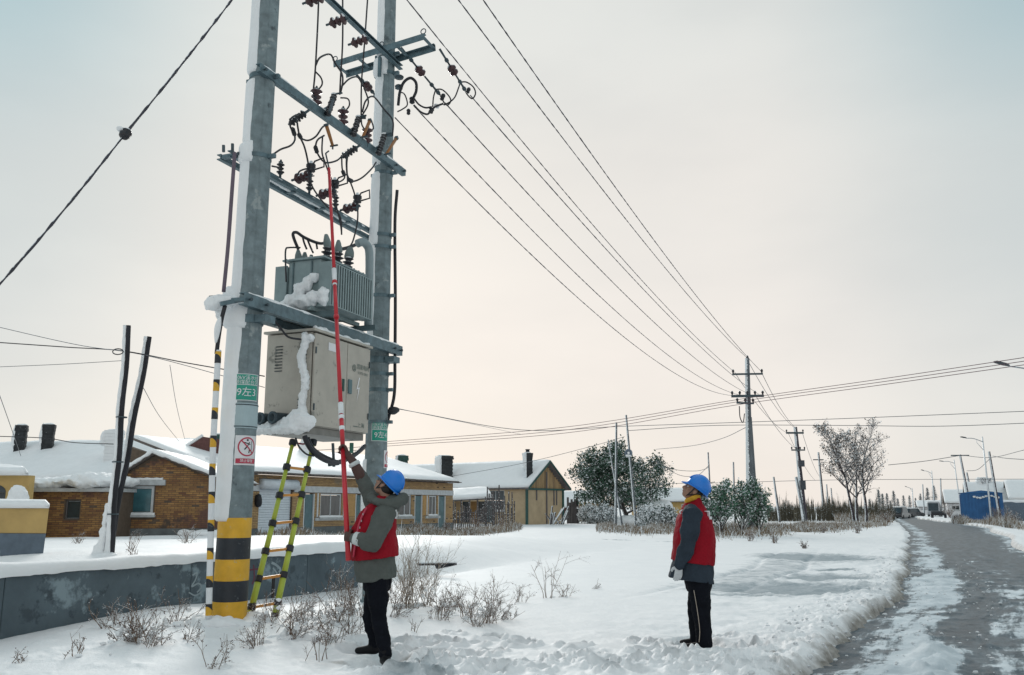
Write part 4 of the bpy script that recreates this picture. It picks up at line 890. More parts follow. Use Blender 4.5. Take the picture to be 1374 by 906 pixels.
# ---------------------------------------------------------------- ladder
lad = thing('telescopic_ladder', 'yellow-green telescopic ladder with orange rungs leaning against the cabinet', 'ladder', at(358, 826, 11.1))
DLb, DLt = 11.05, 11.72
def lp(side, y):   # stile position in the picture
    t = (826 - y) / (826 - 590.)
    x = (335 + (394 - 335) * t) if side == 0 else (369.5 + (421 - 369.5) * t)
    return at(x, y + (0 if side == 0 else -3 * (1 - t)), DLb + (DLt - DLb) * t + (.0 if side == 0 else .12))
rungsy = [(627, 631), (665, 665), (702.5, 701), (740, 738), (777, 774), (815, 812)]
for sd in (0, 1):
    ys_ = [826] + [r[sd] for r in rungsy[::-1]] + [592]
    for i in range(len(ys_) - 1):
        a, b_ = lp(sd, ys_[i]), lp(sd, ys_[i + 1]); rr = .041 - .0028 * i
        mb = MB().use(LGREEN, True); mb.tube([a, b_], rr, 12); mb.build('stile_section', parent=lad)
    for (ya) in [r[sd] for r in rungsy] + [594]:
        a = lp(sd, ya); d = (lp(sd, ya - 20) - a).normalized(); mb = MB().use(BLACK, False); mb.lathe(a - d * .04, d, [(0, .044), (.01, .050), (.07, .050), (.08, .044)], 8); mb.build('joint_collar', parent=lad)
    a = lp(sd, 826); d = (lp(sd, 800) - a).normalized(); mb = MB().use(BLACK); mb.lathe(a - d * .05, d, [(0, .045), (.05, .045)], 8); mb.build('rubber_foot', parent=lad)
for (y0, y1) in rungsy:
    a, b_ = lp(0, y0), lp(1, y1); mb = MB().use(LORANGE, False); mb.bar(a, b_, .05, .032); mb.build('rung', parent=lad)
a, b_ = lp(0, 594), lp(1, 594); mb = MB().use(mat('red_strap', (.30, .02, .05), .6)); mb.tube([a, (a + b_) / 2 - UZ * .02, b_], .012, 6); mb.build('top_strap', parent=lad)
mb = MB().use(BLACK, True); mb.tube([lp(0, 778).lerp(lp(1, 775), .6), lp(0, 778).lerp(lp(1, 775), .6) - UZ * .24], .022, 6); mb.build('hanging_strap', parent=lad)
mb = MB().use(BLACK, True); a = gd(391, 814, .12); mb.tube([a, a + Vector((.28, -.35, -.04))], .02, 6); mb.build('outrigger', parent=lad)

# ---------------------------------------------------------------- earth wire with the striped guard tube, strap above it
gt = thing('striped_guard_tube', 'slim white tube with yellow and black rings beside the banded pole', 'guard tube', at(280, 826, 10.45))
def gp(y): t = (826 - y) / (826 - 470.); return at(280 + (289 - 280) * t + (4 if y < 600 else 0) * (600 - y) / 130 * 1.0, y, 10.45)
mb = MB().use(WHITEP, True); mb.tube([gp(y_) for y_ in np.linspace(830, 470, 14)], .035, 14); mb.build('tube', parent=gt)
for k in range(10):
    y0 = 478 + k * 37.6
    if y0 > 822: break
    a, b_ = gp(y0 - 6), gp(y0 + 9.5); L_ = (b_ - a)
    mb = MB().use(YEL, True); mb.tube([a, a + L_ * .5, b_], .0365, 14, cap=False); mb.build('yellow_ring', parent=gt)
    # slanting black half of each ring
    mb = MB().use(BLK, True); ax_, ay_, dd = basis(L_); vs = []
    for j in range(2):
        for q in range(15):
            an = 6.2832 * q / 14; t = (.5 + .28 * math.sin(an + 1.2)) if j == 0 else 1.0
            if k % 2: t = (.5 + .28 * math.sin(an + 1.2)) if j == 0 else 0.0
            vs.append(a + dd * (L_.length * t) + (ax_ * math.cos(an) + ay_ * math.sin(an)) * .0374)
    mb.add(vs, [(q, q + 1, 15 + q + 1, 15 + q) for q in range(14)]); mb.build('black_ring', parent=gt)
mb = MB().use(mat('grey_violet_strap', (.13, .10, .13), .7, var=.2), True); mb.tube(crom([at(315, 205, 10.35), at(311, 260, 10.35), at(306, 330, 10.38), at(300, 392, 10.42)], 6), .024, 8); o = mb.build('earth_strap'); tag(o, 'dark violet-grey strap hanging from the end of the angle crossbeam', 'strap')
r_ = thing('earth_cable', 'black cable with frozen snow from the snowy beam end into the striped tube', 'cable', at(300, 405, 10.4))
mb = MB().use(CABLE, True); mb.tube(crom([at(302, 410, 10.4), at(297, 430, 10.4), at(293, 455, 10.42), at(290.5, 475, 10.45)], 6), .026, 8); mb.build('cable', parent=r_)
mb = MB().use(SNOW, True); pts = crom([at(295.5, 425, 10.35), at(292, 440, 10.35), at(289.5, 460, 10.37)], 5); mb.tube(pts, [.008 + .03 * math.sin(math.pi * (i + .5) / len(pts)) for i in range(len(pts))], 8); mb.build('stuck_snow', parent=r_)
mb = MB().use(GALV); mb.bar(at(296, 408, 10.35), at(325, 402, 10.5), .05, .05); mb.build('end_bracket', parent=beamP)
for (x0, y0, x1, y1) in ((300, 195, 300, 204), (312, 193, 312, 206)):
    mb = MB().use(GALVD); mb.bar(at(x0, y0, 10.35), at(x1, y1, 10.35), .03, .03); mb.build('bolt', parent=beamM)

# ---------------------------------------------------------------- the long red rod in the worker's hands
rod_a, rod_b = at(467.5, 752, 9.20), at(441.5, 226, 11.45); rod_c = at(437, 206, 11.55)
def rodp(y): t = (752 - y) / (752 - 226.); return rod_a.lerp(rod_b, t ** 1.0)
rodT = lambda t: rod_a.lerp(rod_b, t)
rod = thing('hot_stick', 'long thin red insulating rod held up to the fuses by the worker', 'rod', rod_a)
def t_at_y(y):
    lo, hi = 0., 1.
    for _ in range(40):
        m_ = (lo + hi) / 2; p = rodT(m_); d_ = p.y; f_ = d_ * CP + (p.z - CAMH) * SP; u_ = (p.z - CAMH) * CP - d_ * SP; yy = 453 - FPX * u_ / f_
        if yy > y: lo = m_
        else: hi = m_
    return lo
tj = [0, t_at_y(600), t_at_y(556), t_at_y(541), t_at_y(424), t_at_y(383), t_at_y(361), 1]
for i, (m, r__) in enumerate(((RED, .027), (RED, .025), (WHITEP, .030), (RED, .024), (RED, .024), (WHITEP, .028), (RED, .021))):
    mb = MB().use(m, True); mb.tube([rodT(tj[i]), rodT(tj[i + 1])], r__, 10); mb.build('rod_section' if m is RED else 'rod_joint', parent=rod)
for yy in (575, 560, 425, 379):
    t_ = t_at_y(yy); mb = MB().use(WHITEP if yy > 500 else RED, True); mb.tube([rodT(t_ - .004), rodT(t_ + .004)], .032, 10); mb.build('collar', parent=rod)
mb = MB().use(GALVD, True); mb.tube([rod_b, rod_c, rod_c + NR * .05 + UZ * .03], .012, 6); mb.build('hook', parent=rod)
# ---------------------------------------------------------------- overhead lines
FP = at(1005, 660, 52.0); FPb = Vector((at(1005, 690, 52).x, 52.0, gz(at(1005, 690, 52).x, 52)))
def wire(label, p, q, sag, r=.012, m=WIRE, n=None, bumps=0.0, name='overhead_wire', group=None, cat='wire', lat=None):
    p, q = Vector(p), Vector(q); L = (q - p).length; n = n or max(12, int(L / (.11 if bumps else 1.2)))
    pts = []; rs = []; k = random.random() * 99
    for i in range(n + 1):
        t = i / n; c = p.lerp(q, t) - UZ * 4 * sag * t * (1 - t); pts.append(c)
        rs.append(r * (1 + bumps * (math.sin(i * 2.1 + k) * .5 + random.uniform(-.5, .5))))
    mb = MB().use(m, True); mb.tube(pts, rs, 5 if bumps else 4); o = mb.build(name, origin=p); tag(o, label, cat, group); return o
def fpt(px, py, D=52): return at(px, py, D)
# high-voltage line from the top arm over to the far pole
TA = PR + UZ * 11.74 - EA * .17
wire('upper frosted line passing behind the plain pole to the left tip of the far crossarm', TA - NR * 1.0, fpt(985, 499), .62, .013, bumps=.5, group='high-voltage lines to the far pole')
wire('upper frosted line entering at the top edge, the left one of the pair', at(560, -74, 13.6), fpt(1003, 481), .5, .013, bumps=.5, group='high-voltage lines to the far pole')
wire('upper frosted line entering at the top edge, the right one of the pair', at(597, -74, 13.3), fpt(1021, 498), .5, .013, bumps=.5, group='high-voltage lines to the far pole')
# low-voltage line on the ladder-like arm: strings, clamps, lines
GL = 'low-voltage lines to the far pole'
ends = [(at(631, 128, 14.7), fpt(1018, 529), 'frosted line from the outermost clamp right of the double crossarm', .55),
        (at(597, 138, 14.9), fpt(1008, 530), 'frosted line from the second clamp right of the double crossarm', .75),
        (at(556, 143, 14.8), fpt(992, 530), 'frosted line from the tangle close to the plain pole', .95),
        (at(530, 158, 14.6), fpt(985, 531), 'lowest frosted line starting behind the plain pole', 1.15)]
for a, b_, lb, sg in ends: wire(lb, a, b_, sg, .011, bumps=.45, group=GL)
def strain(label, pts, r=.02):
    r_ = thing('strain_insulator_string', label, 'insulator', pts[0], 'strain insulator strings on the double crossarm')
    P = [Vector(p) for p in pts]; a, b_ = P[0], P[-1]; d = (b_ - a).normalized(); L = (b_ - a).length
    mb = MB().use(GALVD, True); mb.tube([a, a + d * L * .42], [.022, .016], 6); mb.tube([a + d * L * .60, b_], [.016, .02], 6); mb.build('link_rod', parent=r_)
    mb = MB().use(CERB, True); mb.lathe(a + d * L * .40, d, [(0, .03), (.03, .075), (.07, .08), (.10, .05), (.12, .075), (.16, .07), (.19, .03)], 12); mb.build('ceramic_disc', parent=r_)
    mb = MB().use(SNOW, True); blob_mb(mb, a + d * (L * .40 + .09) + UZ * .035 - NR * .03, (.065, .07, .06), 3); mb.build('snow_cap', parent=r_)
    for t_ in (.22, .75, .92):
        mb = MB().use(GALVD, True); mb.lathe(a + d * L * t_, d, [(0, .02), (.02, .035), (.06, .035), (.08, .02)], 8); mb.build('shackle', parent=r_)
strain('string of links and snow-capped disc at the outer end of the double crossarm', [at(590, 66, 13.85), at(624, 121, 14.5)])
strain('string of links and snow-capped disc at the middle right of the double crossarm', [at(538, 64, 14.1), at(590, 127, 14.8)])
strain('string of links and disc at the left end of the double crossarm', [at(478, 100, 14.4), at(504, 128, 14.9)])
def at_l(label, pts, D, r=.013, g='jumper cables at the low-voltage clamps', tape=None):
    return cable(label, [at(500 + x / 4.53, y / 4.53, D) for x, y in pts], r, tape=tape, group=g, name='jumper_cable')
at_l('oval jumper loop at the outermost clamp', [(530, 500), (570, 500), (612, 530), (625, 570), (605, 600), (575, 575), (548, 520)], 14.7)
at_l('jumper sagging from the outermost clamp to the second clamp', [(535, 495), (520, 540), (500, 590), (470, 620), (430, 640)], 14.8)
at_l('oval jumper loop at the second clamp', [(375, 545), (420, 545), (460, 580), (475, 615), (450, 640), (420, 600), (400, 550)], 14.8)
at_l('jumper on the left side of the second clamp loop', [(385, 540), (370, 590), (365, 650)], 14.8)
at_l('thick black jumper arching out beside the plain pole', [(155, 640), (165, 560), (190, 500), (230, 475), (262, 500), (265, 550), (250, 590)], 14.5, .026)
at_l('jumper sagging low from the plain pole to the grey clamp', [(245, 590), (280, 635), (320, 655), (360, 650)], 14.5, .016)
at_l('lower jumper bow to the dark clamp', [(250, 640), (290, 680), (330, 695), (350, 680), (380, 650), (430, 630)], 14.5, .018)
at_l('thin jumper at the plain pole with a hanging cover', [(150, 680), (180, 665), (210, 640), (205, 600), (190, 570), (165, 560)], 14.4, .012)
for (x, y, w_, h_, m, lb) in ((575, 550, .07, .11, CERK, 'outermost dark clamp under the wires'), (418, 590, .08, .13, CERK, 'dark clamp in the second loop'), (350, 672, .09, .11, CERK, 'dark clamp at the lower jumper bow'), (385, 645, .10, .07, SIGNW, 'snow-covered pale clamp beside the lower bow'), (218, 680, .07, .11, CERK, 'hanging bell-shaped cover beside the plain pole'), (240, 610, .10, .13, CERK, 'dark clamp near the plain pole'), (160, 470, .16, .06, GALVD, 'bracket end clamp on the plain pole'), (160, 530, .14, .08, GALVD, 'lower bracket clamp on the plain pole')):
    p = at(500 + x / 4.53, y / 4.53, 14.6); mb = MB().use(m, True); mb.lathe(p - UZ * h_ / 2, UZ + NR * (.4 if x > 300 else 0), [(0, w_ * .25), (h_ * .15, w_ * .5), (h_ * .5, w_ * .42), (h_ * .6, w_ * .55), (h_ * .85, w_ * .45), (h_, w_ * .2)], 10); o = mb.build('line_clamp'); tag(o, lb, 'clamp', 'line clamps right of the plain pole')
    mb = MB()
# guy wire with egg insulator at the upper left
ga, gm_, gb = at(-40, 425, 8.6), at(168, 180, 9.6), at(330, -25, 10.6)
wire('thick frosted guy wire coming up from the left edge to its egg insulator', ga, gm_ - (gm_ - ga).normalized() * .03, .05, .014, bumps=.5, name='guy_wire', group='guy wire of the near pole')
wire('upper half of the frosted guy wire, from the egg insulator to the top edge', gm_, gb, .03, .014, bumps=.5, name='guy_wire', group='guy wire of the near pole')
r_ = thing('egg_insulator', 'dark egg insulator with a bead of snow in the slanting guy wire', 'insulator', gm_)
d = (gb - ga).normalized(); mb = MB().use(CERK, True); mb.lathe(gm_ - d * .07, d, [(0, .02), (.02, .05), (.06, .065), (.08, .05), (.10, .065), (.13, .045), (.15, .02)], 12); mb.build('ceramic_body', parent=r_)
mb = MB().use(SNOW, True); blob_mb(mb, gm_ + Vector((-.05, -.02, .05)), (.045, .04, .03), 3); mb.build('snow_cap', parent=r_)
# distant lines across the picture
def far(label, pts, r, m, g):
    o = cable(label, pts, r, m, 'overhead_wire', g, n=10, cat='wire')
GF = 'thin reddish lines crossing to the right edge'
far('uppermost thin reddish line from the rooftops to the street lamp', [at(515, 593, 62), at(760, 573, 56), at(985, 537, 52), at(1180, 509, 44), at(1400, 476, 36)], .016, PWIRE, GF)
far('second thin reddish line from the rooftops to the street lamp', [at(515, 596, 62), at(760, 577, 56), at(985, 540, 52), at(1180, 513, 44), at(1400, 481, 36)], .016, PWIRE, GF)
far('third thin reddish line from the rooftops to the street lamp', [at(515, 599, 62), at(760, 581, 56), at(985, 544, 52), at(1180, 517, 44), at(1400, 486, 36)], .016, PWIRE, GF)
far('reddish line left part seen between the ladder and near pole', [at(350, 606, 50), at(430, 604, 56), at(515, 597, 62)], .018, PWIRE, GF)
far('lower reddish line seen under the cabinet', [at(340, 611, 50), at(430, 609, 56), at(515, 600, 62)], .018, PWIRE, GF)
far('grey line from the loudspeaker pole rising to the right edge, upper', [at(535, 549, 60), at(700, 577, 66), at(840, 572, 70), at(1100, 563, 66), at(1400, 551, 58)], .022, GWIRE, 'thin grey lines crossing to the right edge')
far('grey line from the loudspeaker pole to the right edge, lower', [at(842, 578, 70), at(960, 571, 68), at(1130, 571, 66), at(1260, 572, 62), at(1400, 567, 58)], .022, GWIRE, 'thin grey lines crossing to the right edge')
far('thin slack wire from the yellow gable up to the loudspeaker pole', [at(590, 642, 76), at(700, 622, 74), at(790, 600, 72), at(838, 586, 70)], .018, GWIRE, 'thin slack wires over the yards')
far('thin slack wire from the loudspeaker pole to the far pole', [at(880, 603, 70), at(930, 598, 62), at(970, 588, 56), at(1000, 574, 52)], .018, GWIRE, 'thin slack wires over the yards')
far('thin drooping wire right of the leafy tree, upper', [at(880, 620, 72), at(905, 630, 70), at(935, 632, 68), at(952, 627, 66)], .018, GWIRE, 'thin slack wires over the yards')
far('thin drooping wire right of the leafy tree, lower', [at(880, 618, 72), at(910, 637, 70), at(935, 638, 68), at(952, 624, 66)], .018, GWIRE, 'thin slack wires over the yards')
far('low grey line behind the far pole', [at(800, 650, 95), at(960, 648, 90), at(1130, 644, 88), at(1374, 643, 85)], .022, GWIRE, 'thin slack wires over the yards')
GR = 'thin wires along the road poles'
far('wire from the second far pole to the road-side pole', [at(1192, 624, 90), at(1240, 619, 90), at(1290, 611, 90)], .03, GWIRE, GR)
far('wire from the road-side pole leaving at the right edge', [at(1290, 611, 90), at(1330, 614, 85), at(1374, 604, 78)], .025, GWIRE, GR)
far('lower wire from the road-side pole to the right edge', [at(1332, 612, 85), at(1350, 615, 80), at(1380, 617, 76)], .03, GWIRE, GR)
far('slack wire between the leaning road-side poles', [at(1297, 632, 90), at(1312, 630, 88), at(1328, 616, 85)], .025, GWIRE, GR)
for (x0, y0, x1, y1, lb) in ((1021, 498, 1070, 576, 'right line from the far pole down to the next pole'), (1003, 483, 1066, 574, 'middle line from the far pole down to the next pole'), (986, 500, 1056, 581, 'left line from the far pole down to the next pole'), (1014, 531, 1074, 606, 'lower line from the far pole down to the next pole'), (1077, 582, 1100, 640, 'right line beyond the second far pole'), (1058, 582, 1094, 645, 'left line beyond the second far pole')):
    a = at(x0, y0, 52 if x0 < 1050 and y0 < 560 else 78); b_ = at(x1, y1, 78 if x1 < 1090 else 110); wire(lb, a, b_, .5, .018, GWIRE, 14, group='lines beyond the far pole')
GW = 'thin wires above the left roofs'
far('upper thin frosted wire across the upper left roofs', [at(-40, 430, 15.5), at(100, 462, 15.3), at(200, 478, 15), at(355, 520, 15)], .006, WIRE, GW)
far('lower thin black wire tied to the leaning dark poles', [at(-40, 457, 15.2), at(90, 466, 15.2), at(165, 471, 15.1), at(250, 487, 14.5), at(355, 505, 14)], .009, CABLE, GW)
far('faint third wire ending at the leaning dark poles', [at(-40, 494, 15.5), at(80, 489, 15.3), at(165, 484, 15.1)], .005, GWIRE, GW)
far('thin wire slanting down to the leftmost chimney', [at(-8, 510, 20), at(10, 560, 24), at(28, 612, 32)], .009, GWIRE, GW)
far('thin wire slanting down right of the leaning poles', [at(192, 520, 15.2), at(215, 560, 20), at(240, 592, 30)], .006, GWIRE, GW)
far('faint steep wire above the low roofs', [at(228, 490, 18), at(237, 545, 22), at(248, 590, 30)], .006, GWIRE, GW)
far('wire resting along the left roof ridge', [at(-20, 585, 44), at(60, 588, 44), at(100, 594, 44), at(152, 596, 42)], .02, CABLE, GW)
far('frosted wire right of the cabinet, upper', [at(528, 547, 16), at(600, 562, 22), at(700, 583, 40)], .006, WIRE, 'thin wires right of the cabinet')
# ---------------------------------------------------------------- low concrete wall
random.seed(21)
SPLASH = mat('wall_concrete', (.085, .115, .135), .85, var=.28, scale=1.6, bump=.3, bscale=24, stain=[((.055, .075, .09), 2.8, .58), ((.24, .31, .345), 1.15, .60)])
lw = thing('concrete_yard_wall', 'low grey concrete wall with a thick rim of snow, patched and stained', 'wall', WA)
wa, wb = WA - WDIR * 9, WB + WDIR * .2; WL = (wb - wa).length; AXW = (WDIR, WNRM, UZ); WTOP = .735
edges = [0, 6.0, 9.0, 11.9, 14.6, WL]
for i in range(len(edges) - 1):
    a, b_ = edges[i], edges[i + 1]; mb = MB(); mb.box(wa + WDIR * (a + b_) / 2 + WNRM * .12 + UZ * ((WTOP - .5) / 2 - wa.z), (b_ - a - .008, .24, WTOP + .5), AXW); mb.build('wall_panel', SPLASH, lw, bevel=.008)
# snow on its top
mb = MB().use(SNOW, True); n = int(WL / .07); vs = []; prof = [(-.045, -.05), (-.05, .0), (-.035, .055), (.02, .10), (.12, .115), (.22, .09), (.30, .03), (.30, -.06)]
for i in range(n + 1):
    s_ = WL * i / n; q = float(fbm(np.array([s_ * .9]), np.array([.5]), 3, 4)[0]); q2 = float(fbm(np.array([s_ * 4.]), np.array([3.5]), 3, 4)[0])
    for j, (u, v) in enumerate(prof): vs.append(wa + WDIR * s_ + WNRM * (u + (q2 * .06 if j < 3 else 0)) + UZ * (WTOP - wa.z + v * (1 + q * 1.0) + (q2 * .05 if j in (0, 1, 2) else 0)))
m_ = len(prof); mb.add(vs, [(i * m_ + k, (i + 1) * m_ + k, (i + 1) * m_ + k + 1, i * m_ + k + 1) for i in range(n) for k in range(m_ - 1)] + [tuple(range(m_)), tuple(n * m_ + k for k in range(m_))[::-1]]); mb.build('snow_rim', parent=lw)
# faded scrawls on the wall
mb = MB().use(mat('pale_scrawl', (.30, .36, .39), .9, var=.1, bump=0)); k = []
def onwall(px, py):
    u, f, up = ray(px, py); d = Vector((u / f, 1, up / f)); o = Vector((0, 0, CAMH)); pn = WNRM; t_ = (WA - o).dot(pn) / d.dot(pn); return o + d * t_ - WNRM * .004
def stroke(pts, w_, m, nm='scrawl'):
    mb = MB().use(m); P = crom([onwall(*p) for p in pts], 6); vs = []
    for i, p in enumerate(P):
        d = (P[min(i + 1, len(P) - 1)] - P[max(i - 1, 0)]).normalized(); nn = d.cross(WNRM).normalized() * w_ / 2; vs += [p + nn, p - nn]
    mb.add(vs, [(2 * i, 2 * i + 1, 2 * i + 3, 2 * i + 2) for i in range(len(P) - 1)]); mb.build(nm, parent=lw)
SC1 = MATS['pale_scrawl']; SC2 = mat('red_scrawl', (.13, .04, .06), .9, var=.2, bump=0)
stroke([(258, 772), (264, 769), (262, 778), (257, 787), (266, 783), (270, 788), (264, 795)], .025, SC1); stroke([(253, 795), (262, 799), (272, 793)], .02, SC1)
stroke([(364, 755), (370, 758), (376, 764), (374, 768)], .04, SC1); stroke([(366, 762), (372, 770)], .025, SC1)
stroke([(340, 758), (341, 775), (338, 784)], .028, SC2); stroke([(334, 765), (349, 763)], .025, SC2); stroke([(343, 775), (349, 783)], .02, SC2)

# ---------------------------------------------------------------- wall and building helpers
def inpoly(x, y, poly):
    c = False; n = len(poly)
    for i in range(n):
        (x1, y1), (x2, y2) = poly[i], poly[(i + 1) % n]
        if (y1 > y) != (y2 > y) and x < (x2 - x1) * (y - y1) / (y2 - y1) + x1: c = not c
    return c
def bricks(parent, O, u, nrm, poly, holes=(), bw=.25, bh=.072, gap=.017, prox=.012, seed=1, name='brickwork', m=None):
    """separate proud bricks in front of a mortar bed, clipped to a polygon in (u, z) metres"""
    rnd = random.Random(seed); mb = MB().use(m or BRICK); AXB = (u, nrm, UZ); zmax = max(p[1] for p in poly); umin = min(p[0] for p in poly); umax = max(p[0] for p in poly)
    z = min(p[1] for p in poly) + bh / 2; row = 0
    while z < zmax:
        x = umin + (bw / 2 if row % 2 else 0)
        while x < umax + bw:
            x0, x1 = max(x - bw / 2, umin), min(x + bw / 2, umax)
            for h in holes:
                if h[2] < z < h[3] and x1 > h[0] and x0 < h[1]:
                    if x0 < h[0]: x1 = h[0]
                    elif x1 > h[1]: x0 = h[1]
            ok = x1 - x0 > .05 and inpoly((x0 + x1) / 2, z, poly) and inpoly(x0 + .02, z, poly) and inpoly(x1 - .02, z, poly) and not any(h[0] - .02 < (x0 + x1) / 2 < h[1] + .02 and h[2] < z < h[3] for h in holes)
            if ok and rnd.random() > .015:
                mb.ct = max(.01, min(1, rnd.gauss(.30, .28))) * (1 if rnd.random() > .12 else 2.2); mb.box(O + u * (x0 + x1) / 2 + nrm * (prox / 2 + rnd.uniform(-.003, .004)) + UZ * z, (x1 - x0 - gap, prox, bh - gap), AXB)
            x += bw
        z += bh; row += 1
    o = mb.build(name, parent=parent, kind='stuff'); return o
def slab(mb, O, u, nrm, poly, depth, holes=()):
    """wall slab; poly in (u,z), pushed back from the face by depth"""
    mb.prism([O + u * p[0] + UZ * p[1] for p in poly], -nrm * depth)
def walled(O, u, nrm, W, H, holes, depth, m, parent, name='wall', top=None):
    """rectangular wall with real openings, made of blocks round the holes"""
    xs = sorted({0, W} | {h[0] for h in holes} | {h[1] for h in holes}); zs = sorted({0, H} | {h[2] for h in holes} | {h[3] for h in holes}); mb = MB().use(m)
    for i in range(len(xs) - 1):
        run = None
        for j in range(len(zs) - 1):
            cx, cz = (xs[i] + xs[i + 1]) / 2, (zs[j] + zs[j + 1]) / 2; hole = any(h[0] < cx < h[1] and h[2] < cz < h[3] for h in holes)
            if not hole: run = (zs[j] if run is None else run[0], zs[j + 1]) if run else (zs[j], zs[j + 1])
            if (hole or j == len(zs) - 2) and run:
                mb.box(O + u * cx - nrm * depth / 2 + UZ * (run[0] + run[1]) / 2, (xs[i + 1] - xs[i], depth, run[1] - run[0]), (u, nrm, UZ)); run = None
    return mb.build(name, parent=parent)
def window(parent, O, u, nrm, x0, x1, z0, z1, fm=WFRAME, gm_=GLASS, bars=(1, 0), deep=.10, fw=.06, name='window', sill=True, snow=True):
    f = MB().use(fm); A = (u, nrm, UZ); c = lambda x, z, d=-deep: O + u * x + UZ * z + nrm * d
    w_, h_ = x1 - x0, z1 - z0
    f.box(c(x0 + fw / 2, (z0 + z1) / 2), (fw, .05, h_), A); f.box(c(x1 - fw / 2, (z0 + z1) / 2), (fw, .05, h_), A)
    f.box(c((x0 + x1) / 2, z0 + fw / 2), (w_ - 2 * fw, .05, fw), A); f.box(c((x0 + x1) / 2, z1 - fw / 2), (w_ - 2 * fw, .05, fw), A)
    fo = f.build(name, parent=parent)
    cols, rows = bars[0] + 1, bars[1] + 1
    for i in range(cols):
        for j in range(rows):
            a = x0 + fw + (w_ - 2 * fw) * i / cols; b_ = x0 + fw + (w_ - 2 * fw) * (i + 1) / cols; e = z0 + fw + (h_ - 2 * fw) * j / rows; g_ = z0 + fw + (h_ - 2 * fw) * (j + 1) / rows
            p = MB().use(gm_); p.box(c((a + b_) / 2, (e + g_) / 2, -deep - .01), (b_ - a - .03, .008, g_ - e - .03), A); p.build('pane', parent=fo)
            if i: q = MB().use(fm); q.box(c(a, (e + g_) / 2, -deep + .002), (.04, .04, g_ - e - .002), A); q.build('mullion', parent=fo)
    if sill:
        q = MB().use(LINTEL); q.box(c((x0 + x1) / 2, z0 - .045, .02), (w_ + .22, .20, .08), A); q.build('sill', parent=fo)
    if snow:
        q = MB().use(SNOW, True); q.tube([c(x0 - .08 + (w_ + .16) * k / 16, z0 + .02, .02) for k in range(17)], [.05 + .03 * random.random() for k in range(17)], 8); q.build('sill_snow', parent=fo)
    return fo
def snow_slab(parent, pts4, thick, rough=.04, nu=40, nv=14, over=.10, name='roof_snow', seed=1, sagf=0.0):
    """a thick quilt of snow over a roof plane; pts4 = eave a, eave b, ridge b, ridge a"""
    a, b_, c, d = [Vector(p) for p in pts4]; nrm = (b_ - a).cross(d - a).normalized()
    if nrm.z < 0: nrm = -nrm
    mb = MB().use(SNOW, True); vs = []
    U = np.linspace(0, 1, nu + 1); V = np.linspace(0, 1, nv + 1)
    for lay in (0, 1):
        for j, v in enumerate(V):
            for i, uu in enumerate(U):
                p = (a.lerp(b_, uu)).lerp(d.lerp(c, uu), v)
                if lay == 0:
                    e = min(1, min(uu, 1 - uu) * nu / 1.5 + .35, min(v, 1 - v) * nv / 1.2 + .35 if v < .5 else 1)
                    q = float(fbm(np.array([p.x * .8 + seed]), np.array([p.y * .8]), 3, seed)[0]); q3 = float(fbm(np.array([p.x * 3]), np.array([p.y * 3 + seed]), 2, seed)[0])
                    p = p + nrm * (thick * e + rough * (q + .5 * q3))
                    if v == 0: p = p + (a - d).normalized() * (over * .5 + over * (.5 + q3 * 1.6)) - UZ * .02
                elif v == 0: p = p + (a - d).normalized() * over * .4
                vs.append(p)
    m_ = nu + 1; L = m_ * (nv + 1); fs = [(j * m_ + i, j * m_ + i + 1, (j + 1) * m_ + i + 1, (j + 1) * m_ + i) for j in range(nv) for i in range(nu)]
    fs += [tuple(L + q for q in f[::-1]) for f in fs]
    bnd = [i for i in range(m_)] + [j * m_ + nu for j in range(1, nv + 1)] + [nv * m_ + i for i in range(nu - 1, -1, -1)] + [j * m_ for j in range(nv - 1, 0, -1)]
    fs += [(bnd[k], L + bnd[k], L + bnd[(k + 1) % len(bnd)], bnd[(k + 1) % len(bnd)]) for k in range(len(bnd))]
    mb.add(vs, fs); return mb.build(name, parent=parent)
def chimney(label, c, w_, h_, m=CHIM, pot=False, sink=.5, rz=0.3):
    """stack of stepped courses with a rim and snow on top and on the windward side"""
    r_ = thing('chimney', label, 'chimney', Vector(c), 'chimneys on the roofs'); c = Vector(c); A = (Vector((math.cos(rz), math.sin(rz), 0)), Vector((-math.sin(rz), math.cos(rz), 0)), UZ)
    mb = MB().use(m); nn = max(4, int((h_ + sink) / .16)); dz = (h_ + sink) / nn
    for i in range(nn):
        k = 1 + (.05 if i % 2 else 0) + (.10 if i >= nn - 2 else 0); mb.box(c + UZ * (-sink + dz * (i + .5)), (w_ * k, w_ * k * .9, dz - .004), A)
    mb.build('stack', parent=r_)
    mb = MB().use(SNOW, True); blob_mb(mb, c + UZ * (h_ + .01), (w_ * .5, w_ * .46, .09), int(c.x * 7) % 50); blob_mb(mb, c + A[0] * (-w_ * .52) + UZ * (h_ * .45), (w_ * .30, w_ * .46, h_ * .62), int(c.x * 3) % 40)
    blob_mb(mb, c + A[0] * (-w_ * .5) + UZ * .02, (w_ * .35, w_ * .5, .14), int(c.x * 5) % 40); mb.build('stuck_snow', parent=r_)
    if pot: mb = MB().use(BLACK, True); mb.lathe(c + UZ * h_, UZ, [(0, w_ * .3), (.25, w_ * .26), (.26, w_ * .34), (.32, w_ * .34)], 10); mb.build('chimney_pot', parent=r_)
    return r_
ROOFW = mat('roof_underside', (.10, .10, .10), .9, var=.3)
TILE = mat('roof_tile_grey_brown', (.13, .11, .10), .9, var=.35, bump=.5)

